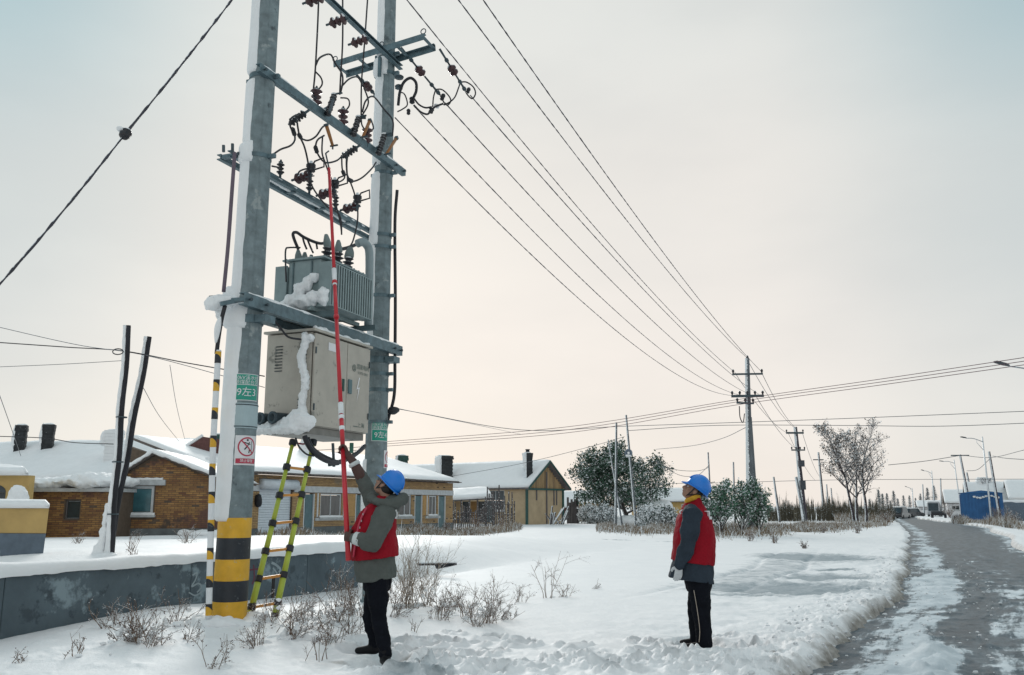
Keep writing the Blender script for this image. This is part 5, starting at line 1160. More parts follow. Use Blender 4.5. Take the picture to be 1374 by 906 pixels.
# ---------------------------------------------------------------- brick gable house on the left
Dg = 33.0; gl, gr = at(146, 720, Dg), at(292, 722, Dg); zb = gl.z - .15; O = Vector((gl.x, Dg, zb)); u = Vector((1, .06, 0)).normalized(); nr_ = Vector((u.y, -u.x, 0)); W = gr.x - gl.x
hw = at(150, 646, Dg).z - zb; hp = at(207, 611, Dg).z - zb; up_ = (at(207, 611, Dg).x - gl.x)
bh_ = thing('brick_house', 'small ochre brick gable house with a teal window, snow along both roof slopes', 'house', O)
hx0, hx1, hz0, hz1 = at(163, 0, Dg).x - gl.x + 0, at(205, 0, Dg).x - gl.x, at(0, 691, Dg).z - zb, at(0, 652, Dg).z - zb
def hx(px): u_, f, up = ray(px, 670); return u_ / f * Dg - gl.x
hx0, hx1 = hx(160), hx(205)
gpoly = [(0, 0), (W, 0), (W, hw), (up_, hp), (0, hw)]
walled(O, u, nr_, W, hw, [(hx0, hx1, hz0, hz1)], .25, MORTAR, bh_)
mb = MB().use(MORTAR); slab(mb, O, u, nr_, [(0, hw + .001), (W, hw + .001), (up_, hp)], .25); mb.build('gable_wall', parent=bh_)
bricks(bh_, O, u, nr_, gpoly, [(hx0 - .05, hx1 + .05, hz0 - .14, hz1 + .24)], bw=.25, bh=.075, seed=3)
mb = MB().use(PLASTER); mb.box(O + u * (W / 2 + .1) + nr_ * .02 + UZ * .22, (W - .4, .03, .42), (u, nr_, UZ)); mb.build('plaster_base', parent=bh_)
window(bh_, O, u, nr_, hx0, hx1, hz0, hz1, bars=(0, 0), fw=.10, deep=.06)
mb = MB().use(LINTEL); mb.box(O + u * (hx0 + hx1 + .25) / 2 + nr_ * .05 + UZ * (hz1 + .12), (hx1 - hx0 + .55, .14, .20), (u, nr_, UZ)); mb.build('lintel', parent=bh_)
mb = MB().use(SNOW, True); mb.tube([O + u * (hx0 - .1 + (hx1 - hx0 + .4) * k / 14) + nr_ * .06 + UZ * (hz1 + .24) for k in range(15)], [.04 + .03 * random.random() for k in range(15)], 8); mb.build('lintel_snow', parent=bh_)
BK = -nr_ * 4.6
mb = MB().use(MORTAR); mb.box(O + u * .125 + BK / 2 - nr_ * .13 + UZ * hw / 2, (.25, 4.3, hw), (u, nr_, UZ)); mb.box(O + u * (W - .125) + BK / 2 - nr_ * .13 + UZ * hw / 2, (.25, 4.3, hw), (u, nr_, UZ)); mb.build('side_wall', parent=bh_)
ov = .22
for sd in (0, 1):
    e = O + u * (-ov if sd == 0 else W + ov) + UZ * (hw - (ov * (hp - hw) / up_ if sd == 0 else ov * (hp - hw) / (W - up_))); rp_ = O + u * up_ + UZ * hp
    for (z_off, th, fw_) in ((.02, .10, .25),):
        mb = MB().use(TILE); q = [e + nr_ * fw_ + UZ * z_off, rp_ + nr_ * fw_ + UZ * z_off, rp_ + nr_ * fw_ + UZ * (z_off + th), e + nr_ * fw_ + UZ * (z_off + th)]; mb.prism(q, BK - nr_ * fw_); mb.build('roof', parent=bh_)
    snow_slab(bh_, [e + nr_ * .28 + UZ * .13, e + BK + UZ * .13, rp_ + BK + UZ * .13, rp_ + nr_ * .28 + UZ * .13], .10, .05, 24, 12, .10, seed=sd + 3)
    mb = MB().use(SNOW, True); mb.tube([e.lerp(rp_, k / 22) + nr_ * .30 + UZ * (.13 + .02 * random.random()) for k in range(23)], [.045 + .04 * random.random() for k in range(23)], 8); mb.build('verge_snow', parent=bh_)
# snowy ledge at the foot right of the house
snow_pile([(at(250 + 9 * k, 716 + (k % 2), 32.3), (.35, .3, .14)) for k in range(6)], 'snow_heap', bh_, .06)

# ---------------------------------------------------------------- low brick outbuilding
ob = thing('brick_outbuilding', 'low flat-roofed brick outbuilding with one small dark window and deep snow on top', 'outbuilding', at(85, 720, 31.5))
Do = 31.5; a = at(28, 722, Do); b_ = at(150, 724, Do); O = Vector((a.x, Do, a.z - .2)); W = b_.x - a.x; H = at(0, 660, Do).z - O.z; u = Vector((1, .02, 0)).normalized(); nr_ = Vector((u.y, -u.x, 0))
def ox(px): u_, f, up = ray(px, 690); return u_ / f * Do - a.x
hh = (ox(86), ox(106), at(0, 697, Do).z - O.z, at(0, 671, Do).z - O.z)
walled(O, u, nr_, W, H, [hh], .25, MORTAR, ob); bricks(ob, O, u, nr_, [(0, 0), (W, 0), (W, H), (0, H)], [(hh[0] - .02, hh[1] + .02, hh[2] - .05, hh[3] + .03)], seed=9)
window(ob, O, u, nr_, *hh, fm=WOODG, gm_=GLASSD, bars=(0, 0), sill=False, snow=False, fw=.04)
mb = MB().use(LINTEL); mb.box(O + u * W / 2 - nr_ * 1.9 + UZ * (H + .06), (W + .2, 4.2, .12), (u, nr_, UZ)); mb.build('roof', parent=ob)
mb = MB().use(MORTAR); mb.box(O + u * (W - .1) - nr_ * 2 + UZ * H / 2, (.2, 3.6, H), (u, nr_, UZ)); mb.build('side_wall', parent=ob)
z_ = O.z + H + .13
snow_pile([(Vector((O.x + W * t, Do + .6 + .3 * math.sin(t * 7), z_ + .10 + (.14 if t > .32 else 0))), (.42, .9, .24 + .06 * math.sin(t * 11))) for t in np.linspace(.03, .97, 15)], 'roof_snow', ob, .05)

# ---------------------------------------------------------------- long roof behind
hh_ = thing('long_house', 'long house with a wide snow-covered roof behind the brick gable house', 'house', at(60, 680, 45))
e0, e1 = at(-120, 650, 46), at(136, 644, 44.5); 
ea, eb = Vector((e0.x - 4, 47.5, e1.z)), Vector((at(262, 640, 44).x, 43.2, e1.z)); dirh = (eb - ea).normalized(); back = Vector((-dirh.y, dirh.x, 0))
zr = at(200, 593, 48).z; ra, rb_ = ea + back * 4.4, eb + back * 4.4 - dirh * .6; ra.z = rb_.z = zr
snow_slab(hh_, [ea, eb, rb_, ra], .22, .16, 70, 16, .2, seed=12); mb = MB().use(TILE); q = [ea, eb, rb_, ra]; mb.prism([p - UZ * .02 for p in q], -UZ * .12); mb.build('roof', parent=hh_)
snow_slab(hh_, [ra + back * 4.2 - UZ * (zr - ea.z), rb_ + back * 4.2 - UZ * (zr - ea.z), rb_, ra], .22, .1, 20, 5, .2, seed=13)
mb = MB().use(PLASTER); q = ea + back * .4; mb.prism([ea + back * .35 - UZ * .16, eb + back * .35 - UZ * .16, Vector((eb.x, eb.y, 0)) + back * .35, Vector((ea.x, ea.y, 0)) + back * .35], back * .3); mb.build('wall', parent=hh_)
mb = MB().use(MORTAR); f0 = eb - dirh * .7; mb.prism([f0 + back * .7 - UZ * .2, f0 + back * 4.4 + UZ * (zr - eb.z - .2), f0 + back * 8 - UZ * .2, Vector((f0.x, f0.y, 0)) + back * 8, Vector((f0.x, f0.y, 0)) + back * .7], dirh * .25); mb.build('gable_wall', parent=hh_)
chimney('leftmost dark chimney, snow plastered on its left side', at(27, 598, 49), .52, at(0, 571, 49).z - at(0, 598, 49).z, sink=1)
chimney('second dark chimney from the left edge', at(64, 596, 49), .54, at(0, 570, 49).z - at(0, 596, 49).z, sink=1)
chimney('white-plastered stub chimney half hidden behind the leaning dark poles', at(153, 596, 46.5), .8, at(0, 578, 46).z - at(0, 596, 46).z, m=SNOW, sink=1)
chimney('dark green chimney just left of the near pole sign', at(291, 606, 47), .55, at(0, 588, 44).z - at(0, 612, 44).z, m=DGREEN, sink=.8)
# brown-red little gable behind
gb_ = thing('shed_gable', 'small brown-red gable peeping out between the striped tube and the green chimney', 'shed', at(255, 606, 42)); a, b_, c = at(238, 608, 42), at(300, 612, 42), at(272, 586, 42)
mb = MB().use(mat('brown_red_board', (.12, .055, .05), .9, var=.3)); mb.prism([a, b_, b_ + (c - a) * .8, c], Vector((0, .3, 0))); mb.build('gable_wall', parent=gb_)
mb = MB().use(SNOW, True); mb.tube([a.lerp(c, k / 10) + UZ * .07 for k in range(11)], .07, 8); mb.build('verge_snow', parent=gb_)
snow_pile([(at(262 + 7 * k, 618 + 3 * (k % 3), 40), (.35, .4, .16)) for k in range(5)], 'roof_snow', gb_, .07)

# ---------------------------------------------------------------- yellow building and yellow wall at the left edge
BKV = Vector((-.50, .866, 0))
yb = thing('yellow_house', 'yellow rendered house with a dark arched opening beside a snow heap', 'house', at(10, 700, 29))
Dy = 29.; a = at(-140, 715, Dy); b_ = at(33, 715, Dy); O = Vector((a.x, Dy, a.z - .2)); W = b_.x - a.x; H = at(0, 638, Dy).z - O.z; u = Vector((1, 0, 0)); nr_ = Vector((0, -1, 0))
def yx(px): return ray(px, 650)[0] / ray(px, 650)[1] * Dy - a.x
ax0, ax1, az = yx(-16), yx(9), at(0, 661, Dy).z - O.z
walled(O, u, nr_, W, H, [(ax0, ax1, .3, az)], .3, YPL, yb)
arc = [(ax0 + (ax1 - ax0) / 2 * (1 - math.cos(t)), az + (ax1 - ax0) * .40 * math.sin(t)) for t in np.linspace(0, math.pi, 13)]
mb = MB().use(GLASSD); mb.prism([O + u * p[0] + UZ * p[1] + nr_ * .02 for p in arc], -nr_ * .06); mb.prism([O + u * p[0] + UZ * p[1] - nr_ * .15 for p in ((ax0, .3), (ax1, .3), (ax1, az), (ax0, az))], -nr_ * .05); mb.build('arched_opening', parent=yb)
mb = MB().use(YPL); 0 and mb.prism([O + u * (W - .55) + UZ * (H), O + u * (W + .25) + UZ * (H + .42), O + u * (W + .27) + UZ * (H + .25), O + u * (W - .0) + UZ * (H - .02)], -nr_ * .5)
e0 = O + UZ * H + nr_ * .3; e1 = O + u * (W + .1) + UZ * (H - .0) + nr_ * .3; snow_slab(yb, [e0, e1, e1 + BKV * 2.6 + UZ * .12, e0 + BKV * 2.6 + UZ * .5], .24, .12, 40, 10, .12, seed=22)
mb = MB().use(YPL); mb.prism([O + u * (W - .3) - nr_ * .31, O + u * (W - .01) - nr_ * .31, O + u * (W - .01) - nr_ * .31 + UZ * H, O + u * (W - .3) - nr_ * .31 + UZ * H], BKV * 3.2); mb.build('side_wall', parent=yb)
gs = snow_pile([(at(24, 668, 28.4), (.34, .2, .42)), (at(18, 676, 28.4), (.3, .2, .2)), (at(28, 676, 28.4), (.32, .2, .2))], 'snow_mound', None, .04); tag(gs, 'rounded heap of snow standing behind the yellow wall', 'snow heap')
yw = thing('yellow_yard_wall', 'short yellow wall with a blue-grey foot band and snow on top at the left', 'wall', at(20, 745, 15.2))
Dw = 15.2; a = at(-160, 745, Dw + .6); b_ = at(58, 746, Dw); t_ = at(66, 682, Dw); u = (Vector((b_.x, b_.y, 0)) - Vector((a.x, a.y, 0))).normalized(); nr_ = Vector((u.y, -u.x, 0)); W = (Vector((b_.x, b_.y, 0)) - Vector((a.x, a.y, 0))).length
O = Vector((a.x, a.y, b_.z)); H = t_.z - b_.z; sl = t_.x - b_.x; hb = at(60, 716, Dw).z - b_.z
mb = MB().use(YPL); mb.prism([O + UZ * hb, O + u * (W + sl * hb / H) + UZ * hb, O + u * (W + sl) + UZ * H, O + UZ * H], BKV * .3); mb.build('rendered_wall', parent=yw, bevel=.01)
mb = MB().use(BGREY); mb.prism([O - UZ * .4 + nr_ * .006, O + u * (W - .02) - UZ * .4 + nr_ * .006, O + u * (W + sl * hb / H + .004) + UZ * (hb - .002) + nr_ * .006, O + UZ * (hb - .002) + nr_ * .006], BKV * .312); mb.build('foot_band', parent=yw)
snow_slab(yw, [O + UZ * H + nr_ * .04, O + u * (W + sl + .03) + UZ * H + nr_ * .04, O + u * (W + sl + .03) + UZ * (H + .03) + BKV * .34, O + UZ * (H + .03) + BKV * .34], .11, .05, 40, 6, .04, seed=31)

# ---------------------------------------------------------------- long row of sheds (brick, doors, shutter)
rw = thing('row_house', 'long low brick row with teal doors, curtained windows and a white roller shutter', 'building', at(480, 716, 48))
A0 = gd(607, 711, .05); A0 = at(607, 711, 57); A1 = at(345, 722.5, 41.5); A0.z = A1.z = 0; dv = (A1 - A0).normalized(); A1 = A1 + dv * 3.2; u = -dv; nr_ = Vector((u.y, -u.x, 0)); W = (A0 - A1).length; O = Vector((A1.x, A1.y, 0)); HR = 2.92
def rx(px):      # picture column -> metres along the facade
    k = (px - 687) / FPX / 1.012; return (k * O.y - O.x) / (u.x - k * u.y)
holes = []; wins = []; doors = []
def hp_(p0, p1, z0, z1): h = (rx(p0), rx(p1), z0, z1); holes.append(h); return h
sh_ = hp_(349, 393, .02, 2.35)
d1 = hp_(409, 423, .02, 2.10); w1 = hp_(431, 459, .95, 2.12); d2 = hp_(478, 486, .02, 2.1)
w2 = hp_(536, 552, .95, 2.15); d3 = hp_(557, 567, .02, 2.12); w3 = hp_(576, 586, .95, 2.12); d4 = hp_(588.5, 598, .02, 2.12)
holes.sort()
walled(O, u, nr_, W, HR, holes, .3, MORTAR, rw)
bricks(rw, O, u, nr_, [(0, .5), (W, .5), (W, HR), (0, HR)], [(h[0], h[1], h[2] - .1, h[3] + .32) for h in holes] + [(0, W, 2.14, 2.48)], bw=.25, bh=.075, seed=17, m=mat('pale_ochre_brick', (.44, .29, .14), .9, var=.22, scale=2.2, bump=.4, bscale=30, tone=(.34, .22, .12), stain=((.30, .24, .17), .7, .58)))
mb = MB().use(PLASTER); xs = [0] + [v for h in holes for v in (h[0], h[1]) if h[2] < .5] + [W]
for i in range(0, len(xs), 2): mb.box(O + u * (xs[i] + xs[i + 1]) / 2 + nr_ * .012 + UZ * .24, (xs[i + 1] - xs[i], .025, .5), (u, nr_, UZ))
mb.build('plaster_base', parent=rw, kind='stuff')
mb = MB().use(mat('whitewashed_lintel', (.50, .52, .54), .85, var=.15)); mb.box(O + u * (sh_[1] + .1 + W) / 2 + nr_ * .03 + UZ * 2.31, (W - sh_[1] - .1, .06, .30), (u, nr_, UZ)); mb.box(O + u * (sh_[0] / 2) + nr_ * .03 + UZ * 2.31, (sh_[0] - .1, .06, .28), (u, nr_, UZ)); mb.build('lintel_band', parent=rw)
for h in (w1, w2, w3):
    f = window(rw, O, u, nr_, *h, fm=WFRAME, gm_=mat('curtained_glass', (.13, .125, .125), .25, var=.3, scale=3, streak=True), bars=(1 if h is w1 else 1, 0), fw=.07, deep=.05)
for h, lb in ((d1, 'teal'), (d2, ''), (d3, ''), (d4, '')):
    f = MB().use(DOORT); f.box(O + u * (h[0] + h[1]) / 2 - nr_ * .08 + UZ * (h[3] / 2), (h[1] - h[0] - .12, .05, h[3] - .05), (u, nr_, UZ)); fo = f.build('door', parent=rw)
    for z0_, z1_ in ((.25, 1.0), (1.15, 1.9)):
        q = MB().use(DOORT); q.box(O + u * (h[0] + h[1]) / 2 - nr_ * .048 + UZ * (z0_ + z1_) / 2, (h[1] - h[0] - .35, .02, z1_ - z0_), (u, nr_, UZ)); q.build('door_panel', parent=fo)
    q = MB().use(WFRAME); q.box(O + u * (h[0] + .03) - nr_ * .03 + UZ * h[3] / 2, (.07, .08, h[3]), (u, nr_, UZ)); q.box(O + u * (h[1] - .03) - nr_ * .03 + UZ * h[3] / 2, (.07, .08, h[3]), (u, nr_, UZ)); q.build('door_frame', parent=rw)
for h0, h1 in ((w1[0], w1[1]), (w2[0] - .3, w2[1]), (w3[0], w3[1])):
    q = MB().use(LINTEL); q.box(O + u * (h0 + h1) / 2 + nr_ * .02 + UZ * .86, (h1 - h0 + .8, .10, .15), (u, nr_, UZ)); q.build('ledge', parent=rw)
for p_ in (427, 462, 531, 573):
    q = MB().use(WFRAME); q.box(O + u * rx(p_) + nr_ * .02 + UZ * 1.55, (.10, .05, 1.15), (u, nr_, UZ)); q.build('white_post', parent=rw)
for p0, p1 in ((462.5, 477), (568, 575)):
    q = MB().use(mat('ochre_board', (.42, .25, .10), .85, var=.2)); q.box(O + u * (rx(p0) + rx(p1)) / 2 + nr_ * .012 + UZ * 1.55, (rx(p1) - rx(p0), .024, 1.15), (u, nr_, UZ)); q.build('ochre_panel', parent=rw)
sh = MB().use(SHUT); sh.box(O + u * (sh_[0] + sh_[1]) / 2 - nr_ * .12 + UZ * 1.2, (sh_[1] - sh_[0], .03, 2.36), (u, nr_, UZ)); sho = sh.build('roller_shutter', parent=rw)
slm = None
for k in range(20):
    mb = MB().use(SHUT); mb.prism([O + u * (sh_[0] + .02) - nr_ * .105 + UZ * (.06 + k * .115), O + u * (sh_[0] + .02) - nr_ * .07 + UZ * (.08 + k * .115), O + u * (sh_[0] + .02) - nr_ * .085 + UZ * (.165 + k * .115), O + u * (sh_[0] + .02) - nr_ * .105 + UZ * (.17 + k * .115)], u * (sh_[1] - sh_[0] - .04)); mb.build('shutter_slat', parent=sho)
mb = MB().use(SHUT, True); mb.tube([O + u * (sh_[0] - .08) + nr_ * .12 + UZ * 2.50, O + u * (sh_[1] + .12) + nr_ * .12 + UZ * 2.50], .24, 14); mb.build('shutter_box', parent=rw)
mb = MB().use(BLACK, True); blob_mb(mb, O + u * rx(345) + nr_ * .12 + UZ * 1.75, (.20, .12, .30), 4); mb.build('hanging_bag', parent=rw)
BKR = -nr_ * 5.2; e0, e1 = O + nr_ * .35 + UZ * HR, O + u * (W + .2) + nr_ * .35 + UZ * HR; r0_, r1_ = e0 + BKR + UZ * 1.55, e1 + BKR + UZ * 1.50 - u * .2
mb = MB().use(TILE); mb.prism([e0, e1, r1_, r0_], UZ * .10); mb.build('roof', parent=rw)
for k in range(90):      # snow-edged tiles at the eave
    t = k / 89; mb = MB().use(TILE); mb.box(e0.lerp(e1, t) + UZ * (.06 + .02 * math.sin(k * 1.9)) + nr_ * .04, (W / 90 * .82, .16, .05), (u, nr_, UZ)); mb.build('eave_tile', parent=rw)
snow_slab(rw, [e0 + UZ * .11, e1 + UZ * .11, r1_ + UZ * .11, r0_ + UZ * .11], .13, .07, 90, 14, -.02, seed=41)
mb = MB().use(MORTAR); mb.prism([O + u * W - nr_ * .3, O + u * W + BKR, O + u * W + BKR + UZ * (HR + 1.3), O + u * W + UZ * HR - nr_ * .3], -u * .25); mb.build('end_wall', parent=rw)
mb = MB().use(MORTAR); mb.prism([O - nr_ * .3, O + BKR, O + BKR + UZ * (HR + 1.3), O + UZ * HR - nr_ * .3], u * .25); mb.build('end_wall', parent=rw)
chimney('snowy white chimney seen between the ladder stiles', at(413, 610, 51), .62, .80, m=SNOW, sink=.8)
chimney('dark green chimney right behind the blue helmet', at(539, 632, 60), .62, at(0, 617, 60).z - at(0, 636, 58).z, m=DGREEN, sink=.8, rz=.5)

# ---------------------------------------------------------------- far tan house with planked gable
th_ = thing('gable_house', 'tan house with a planked timber gable and an unbroken white roof', 'house', Vector((1.2, 76, 0)))
G0 = Vector((at(706, 700, 76).x, 76, 0)); gdir = (Vector((at(757, 700, 80.5).x, 80.5, 0)) - G0).normalized(); GW = (Vector((at(757, 700, 80.5).x, 80.5, 0)) - G0).length
hd = Vector((-gdir.y, gdir.x, 0)); hd = hd if hd.x < 0 else -hd; gn = -hd; fn = Vector((gdir.y * 1, -gdir.x, 0)); fn = -gdir      # gable looks along gn, long front looks along fn
HE = at(706, 652, 76).z; HP = at(737, 621, 78.5).z
WOODP2 = mat('darker_plank', (.22, .15, .085), .85, var=.3, scale=3, streak=True)
mb = MB().use(YPD); slab(mb, G0, gdir, gn, [(0, -.2), (GW, -.2), (GW, HE - .3), (0, HE - .3)], .25); mb.build('gable_wall', parent=th_)
k = 0; x = .05
while x < GW - .1:
    w_ = .26; top = HE + (HP - HE) * (1 - abs(x + w_ / 2 - GW / 2) / (GW / 2)) - .12
    mb = MB().use(WOODP if k % 5 else WOODP2); mb.prism([G0 + gdir * x + gn * .01 + UZ * (HE - .28), G0 + gdir * (x + w_ - .03) + gn * .01 + UZ * (HE - .28), G0 + gdir * (x + w_ - .03) + gn * .01 + UZ * top, G0 + gdir * x + gn * .01 + UZ * top], -gn * (.05 + .02 * (k % 2))); mb.build('gable_board', parent=th_); x += w_; k += 1
for xx, ww, z0_, z1_ in ((.04, .30, 0, HE - .3), (GW - .2, .22, 0, HE - .3), (GW * .52, .12, 0, HP - .8)):
    mb = MB().use(DGREEN if ww > .2 else WOODG); mb.box(G0 + gdir * xx + gn * .05 + UZ * (z0_ + z1_) / 2, (ww, .08, z1_ - z0_), (gdir, gn, UZ)); mb.build('corner_post' if ww > .2 else 'pole_prop', parent=th_)
mb = MB().use(DGREEN); mb.box(G0 + gdir * GW / 2 + gn * .07 + UZ * (HE - .25), (GW, .1, .16), (gdir, gn, UZ)); mb.build('tie_beam', parent=th_)
for xx, z0_, z1_ in ((GW * .26, 2.0, 3.0), (GW * .72, 1.6, 2.9), (GW * .79, 1.6, 2.9)):
    mb = MB().use(WOODG); mb.box(G0 + gdir * xx + gn * .03 + UZ * (z0_ + z1_) / 2, (.12, .08, z1_ - z0_), (gdir, gn, UZ)); mb.build('slot_window', parent=th_)
HL = 17.5; F0 = G0 + hd * HL
def fx(px): k_ = (px - 687) / FPX / 1.012; return (k_ * F0.y - F0.x) / (gn.x - k_ * gn.y)
fw_ = (fx(661), fx(680) if False else fx(676), 1.1, 2.9)
fw_ = (HL - 4.3, HL - 2.3, 1.1, 2.9)
walled(F0, gn, fn, HL, HE, [fw_], .25, YPD, th_, 'front_wall')
window(th_, F0, gn, fn, *fw_, bars=(1, 1), fw=.1, gm_=GLASSD)
mb = MB().use(mat('ochre_board', (.42, .25, .10))); mb.box(F0 + gn * HL / 2 + fn * .03 + UZ * (HE - .18), (HL, .05, .34), (gn, fn, UZ)); mb.build('eave_board', parent=th_)
rg0 = G0 + gdir * GW / 2 + gn * .5 + UZ * HP; rg1 = rg0 + hd * (HL + .5)
for sd in (0, 1):
    e0 = G0 + gdir * (-.35 if sd == 0 else GW + .35) + gn * .5 + UZ * (HE - .30); e1 = e0 + hd * (HL + .5)
    mb = MB().use(WOODG); mb.prism([e0, rg0, rg0 + UZ * .16, e0 + UZ * .16], hd * (HL + .5)); mb.build('roof', parent=th_)
    snow_slab(th_, [e1 + UZ * .17, e0 + UZ * .17, rg0 + UZ * .17, rg1 + UZ * .17] if sd == 0 else [e0 + UZ * .17, e1 + UZ * .17, rg1 + UZ * .17, rg0 + UZ * .17], .12, .05, 50, 12, .05, seed=51 + sd)
    mb = MB().use(DGREEN); mb.prism([e0 + gn * .02, rg0 + gn * .02, rg0 + gn * .02 + UZ * .17, e0 + gn * .02 + UZ * .17], gn * .06); mb.build('barge_board', parent=th_)
chimney('dark chimney in the middle of the long white roof', at(596, 633, 82), 1.15, at(0, 612, 82).z - at(0, 633, 82).z, sink=1, rz=.6)
chimney('slim black chimney near the planked gable', at(708, 628, 77), .62, at(0, 608, 77).z - at(0, 628, 77).z, sink=1, pot=True, rz=.6)
# snow-laden lean-to and lattice fence in front
lt = thing('lean_to', 'open lean-to with a snow slab roof between the brick row and the tan house', 'lean-to', at(635, 700, 66))
a, b_ = at(608, 671, 64), at(662, 668, 66); snow_slab(lt, [a, b_, b_ + Vector((-.5, 2.5, .62)), a + Vector((-.5, 2.5, .62))], .25, .1, 24, 8, .1, seed=61)
mb = MB().use(WOODG); mb.prism([a, b_, b_ + Vector((-.5, 2.5, .62)), a + Vector((-.5, 2.5, .62))], -UZ * .1); mb.build('roof', parent=lt)
for k in range(6):
    p = a.lerp(b_, k / 5); mb = MB().use(WOODS); mb.bar(Vector((p.x, p.y, 0)), p, .12, .12); mb.build('post', parent=lt)
for k in range(5):
    p = a.lerp(b_, (k + .5) / 5) + Vector((0, .9, 0)); mb = MB().use([WOODP, GLASSD, BRICK, GLASSD, DOORT][k]); mb.box(Vector((p.x, p.y, 1.1)), (.5, .1, 1.5)); mb.build('back_board', parent=lt)
def picket(label, p0, p1, h0, n, m=WOODS, rail=True, w_=.09, jit=.3):
    r_ = thing('picket_fence', label, 'fence', p0); d = (p1 - p0)
    for k in range(n):
        p = p0 + d * (k / (n - 1)); h_ = h0 * (1 + random.uniform(-jit, jit)); q = MB().use(m); q.bar(p - UZ * .2, p + UZ * h_ + Vector((random.uniform(-.06, .06), 0, 0)), w_, .04, Vector((0, 1, 0))); q.build('picket', parent=r_)
    if rail:
        for z in (.35, .72):
            q = MB().use(m); q.bar(p0 + UZ * h0 * z + Vector((0, -.04, 0)), p1 + UZ * h0 * z + Vector((0, -.04, 0)), .07, .04); q.build('rail', parent=r_)
    return r_
picket('snow-crusted paling fence in front of the lean-to', at(608, 706, 60), at(648, 704, 62), 1.15, 16)
picket('taller snowy paling fence before the dark window of the tan house', at(648, 704, 63), at(690, 703, 66), 1.9, 18, jit=.45)
r_ = thing('firewood_heap', 'snow-covered heap of dark poles at the right foot of the planked gable', 'wood heap', at(745, 700, 70))
for k in range(14):
    p = at(random.uniform(738, 756), 702, 72); mb = MB().use(WOODS); mb.bar(p - UZ * .1, p + Vector((random.uniform(-1, 1), random.uniform(-.5, .5), random.uniform(.5, 1.4))), .10, .10); mb.build('log', parent=r_)
# ---------------------------------------------------------------- small houses beyond
def far_house(label, px0, px1, pe, pr, pb, D, wallm, rot=0.0, windows=2, name='village_house', roofm=None):
    a, b_ = at(px0, pb, D), at(px1, pb, D); W_ = b_.x - a.x; z0_ = min(0, a.z) - .1; he = at(0, pe, D).z; hr_ = at(0, pr, D + 3).z
    r_ = thing(name, label, 'house', Vector(((a.x + b_.x) / 2, D, 0))); r_.rotation_euler = (0, 0, rot); O_ = Vector((a.x, D, z0_)); hs = []
    for k in range(windows):
        c = W_ * (k + .5) / windows; hs.append((c - .5, c + .5, 1.0 - z0_, min(2.1, he - .2) - z0_))
    walled(O_, Vector((1, 0, 0)), Vector((0, -1, 0)), W_, he - z0_, hs, .25, wallm, r_)
    for h in hs: window(r_, O_, Vector((1, 0, 0)), Vector((0, -1, 0)), *h, bars=(1, 0), fw=.08, gm_=GLASSD, snow=False)
    for xx in (0.12, W_ - .12):
        mb = MB().use(wallm); mb.prism([O_ + Vector((xx, .3, 0)), O_ + Vector((xx, 6, 0)), O_ + Vector((xx, 6, he - z0_)), O_ + Vector((xx, 3.1, hr_ - z0_ - .15)), O_ + Vector((xx, .3, he - z0_))], Vector((.2 if xx < 1 else -.2, 0, 0))); mb.build('gable_wall', parent=r_)
    for sd in (0, 1):
        y0 = -.4 if sd == 0 else 6.4; e0_, e1_ = Vector((a.x - .3, D + y0, he)), Vector((b_.x + .3, D + y0, he)); g0, g1 = Vector((a.x - .3, D + 3, hr_)), Vector((b_.x + .3, D + 3, hr_))
        mb = MB().use(roofm or TILE); mb.prism([e0_, e1_, g1, g0], UZ * .08); mb.build('roof', parent=r_); snow_slab(r_, [e0_ + UZ * .09, e1_ + UZ * .09, g1 + UZ * .09, g0 + UZ * .09], .14, .06, 24, 8, .06, seed=int(px0) % 97 + sd)
    return r_
far_house('low snow-roofed house between the planked gable and the leafy tree', 752, 806, 682, 661, 700, 104, MATS['brown_red_board'], windows=2)
far_house('snow-roofed house behind the face of the right worker', 856, 934, 674, 657, 700, 100, YPL, windows=3)
mb = MB().use(BLACK, True); p = at(893, 656, 101); mb.tube([p - UZ * .8, p, p + Vector((-.3, 0, .25))], .16, 8); o = mb.build('stove_pipe'); tag(o, 'black bent stove pipe on the snowy roof left of the right worker', 'stove pipe')
far_house('house with a snow roof right of the blue container, nearest of three', 1306, 1362, 676, 649, 702, 98, YPL, -.42, windows=1)
far_house('brick-gabled snow-roofed house beyond the garden wall, the rightmost house', 1366, 1450, 672, 646, 702, 94, BRICK, -.42, windows=2)
far_house('small pale house left of the blue container behind the lamp post', 1274, 1294, 676, 659, 700, 120, SIGNW, -.40, windows=1)
far_house('farthest white house at the end of the road', 1235, 1262, 681, 673, 694, 165, SIGNW, -.38, windows=2)
r_ = chimney('blue-black chimney over the blue container', at(1321, 655, 101), 1.1, 1.1, sink=.9, rz=0)
wy = thing('garden_wall', 'blue-grey painted yard wall with yellow end right of the blue container', 'wall', at(1360, 700, 92))
mb = MB().use(BGREY); a = at(1338, 700, 92); mb.box(Vector((a.x + 1.6, 92, .9)), (3.2, .3, 2.1)); mb.build('painted_wall', parent=wy); mb = MB().use(YPL); mb.box(Vector((a.x + 5.2, 92.01, .9)), (4.0, .3, 2.1)); mb.build('yellow_wall', parent=wy)
mb = MB().use(SNOW, True); mb.tube([Vector((a.x + 7.2 * k / 14, 92, 1.98)) for k in range(15)], [.16 + .05 * random.random() for k in range(15)], 8); mb.build('snow_rim', parent=wy)
picket('brown board fence in front of the leafy tree', at(776, 697, 92), at(824, 697, 92), 1.7, 24, WOODP, w_=.16, jit=.12)
picket('dark gate boards beside the planked gable house', at(762, 700, 84), at(776, 700, 84), 2.0, 7, WOODG, w_=.2, jit=.2)
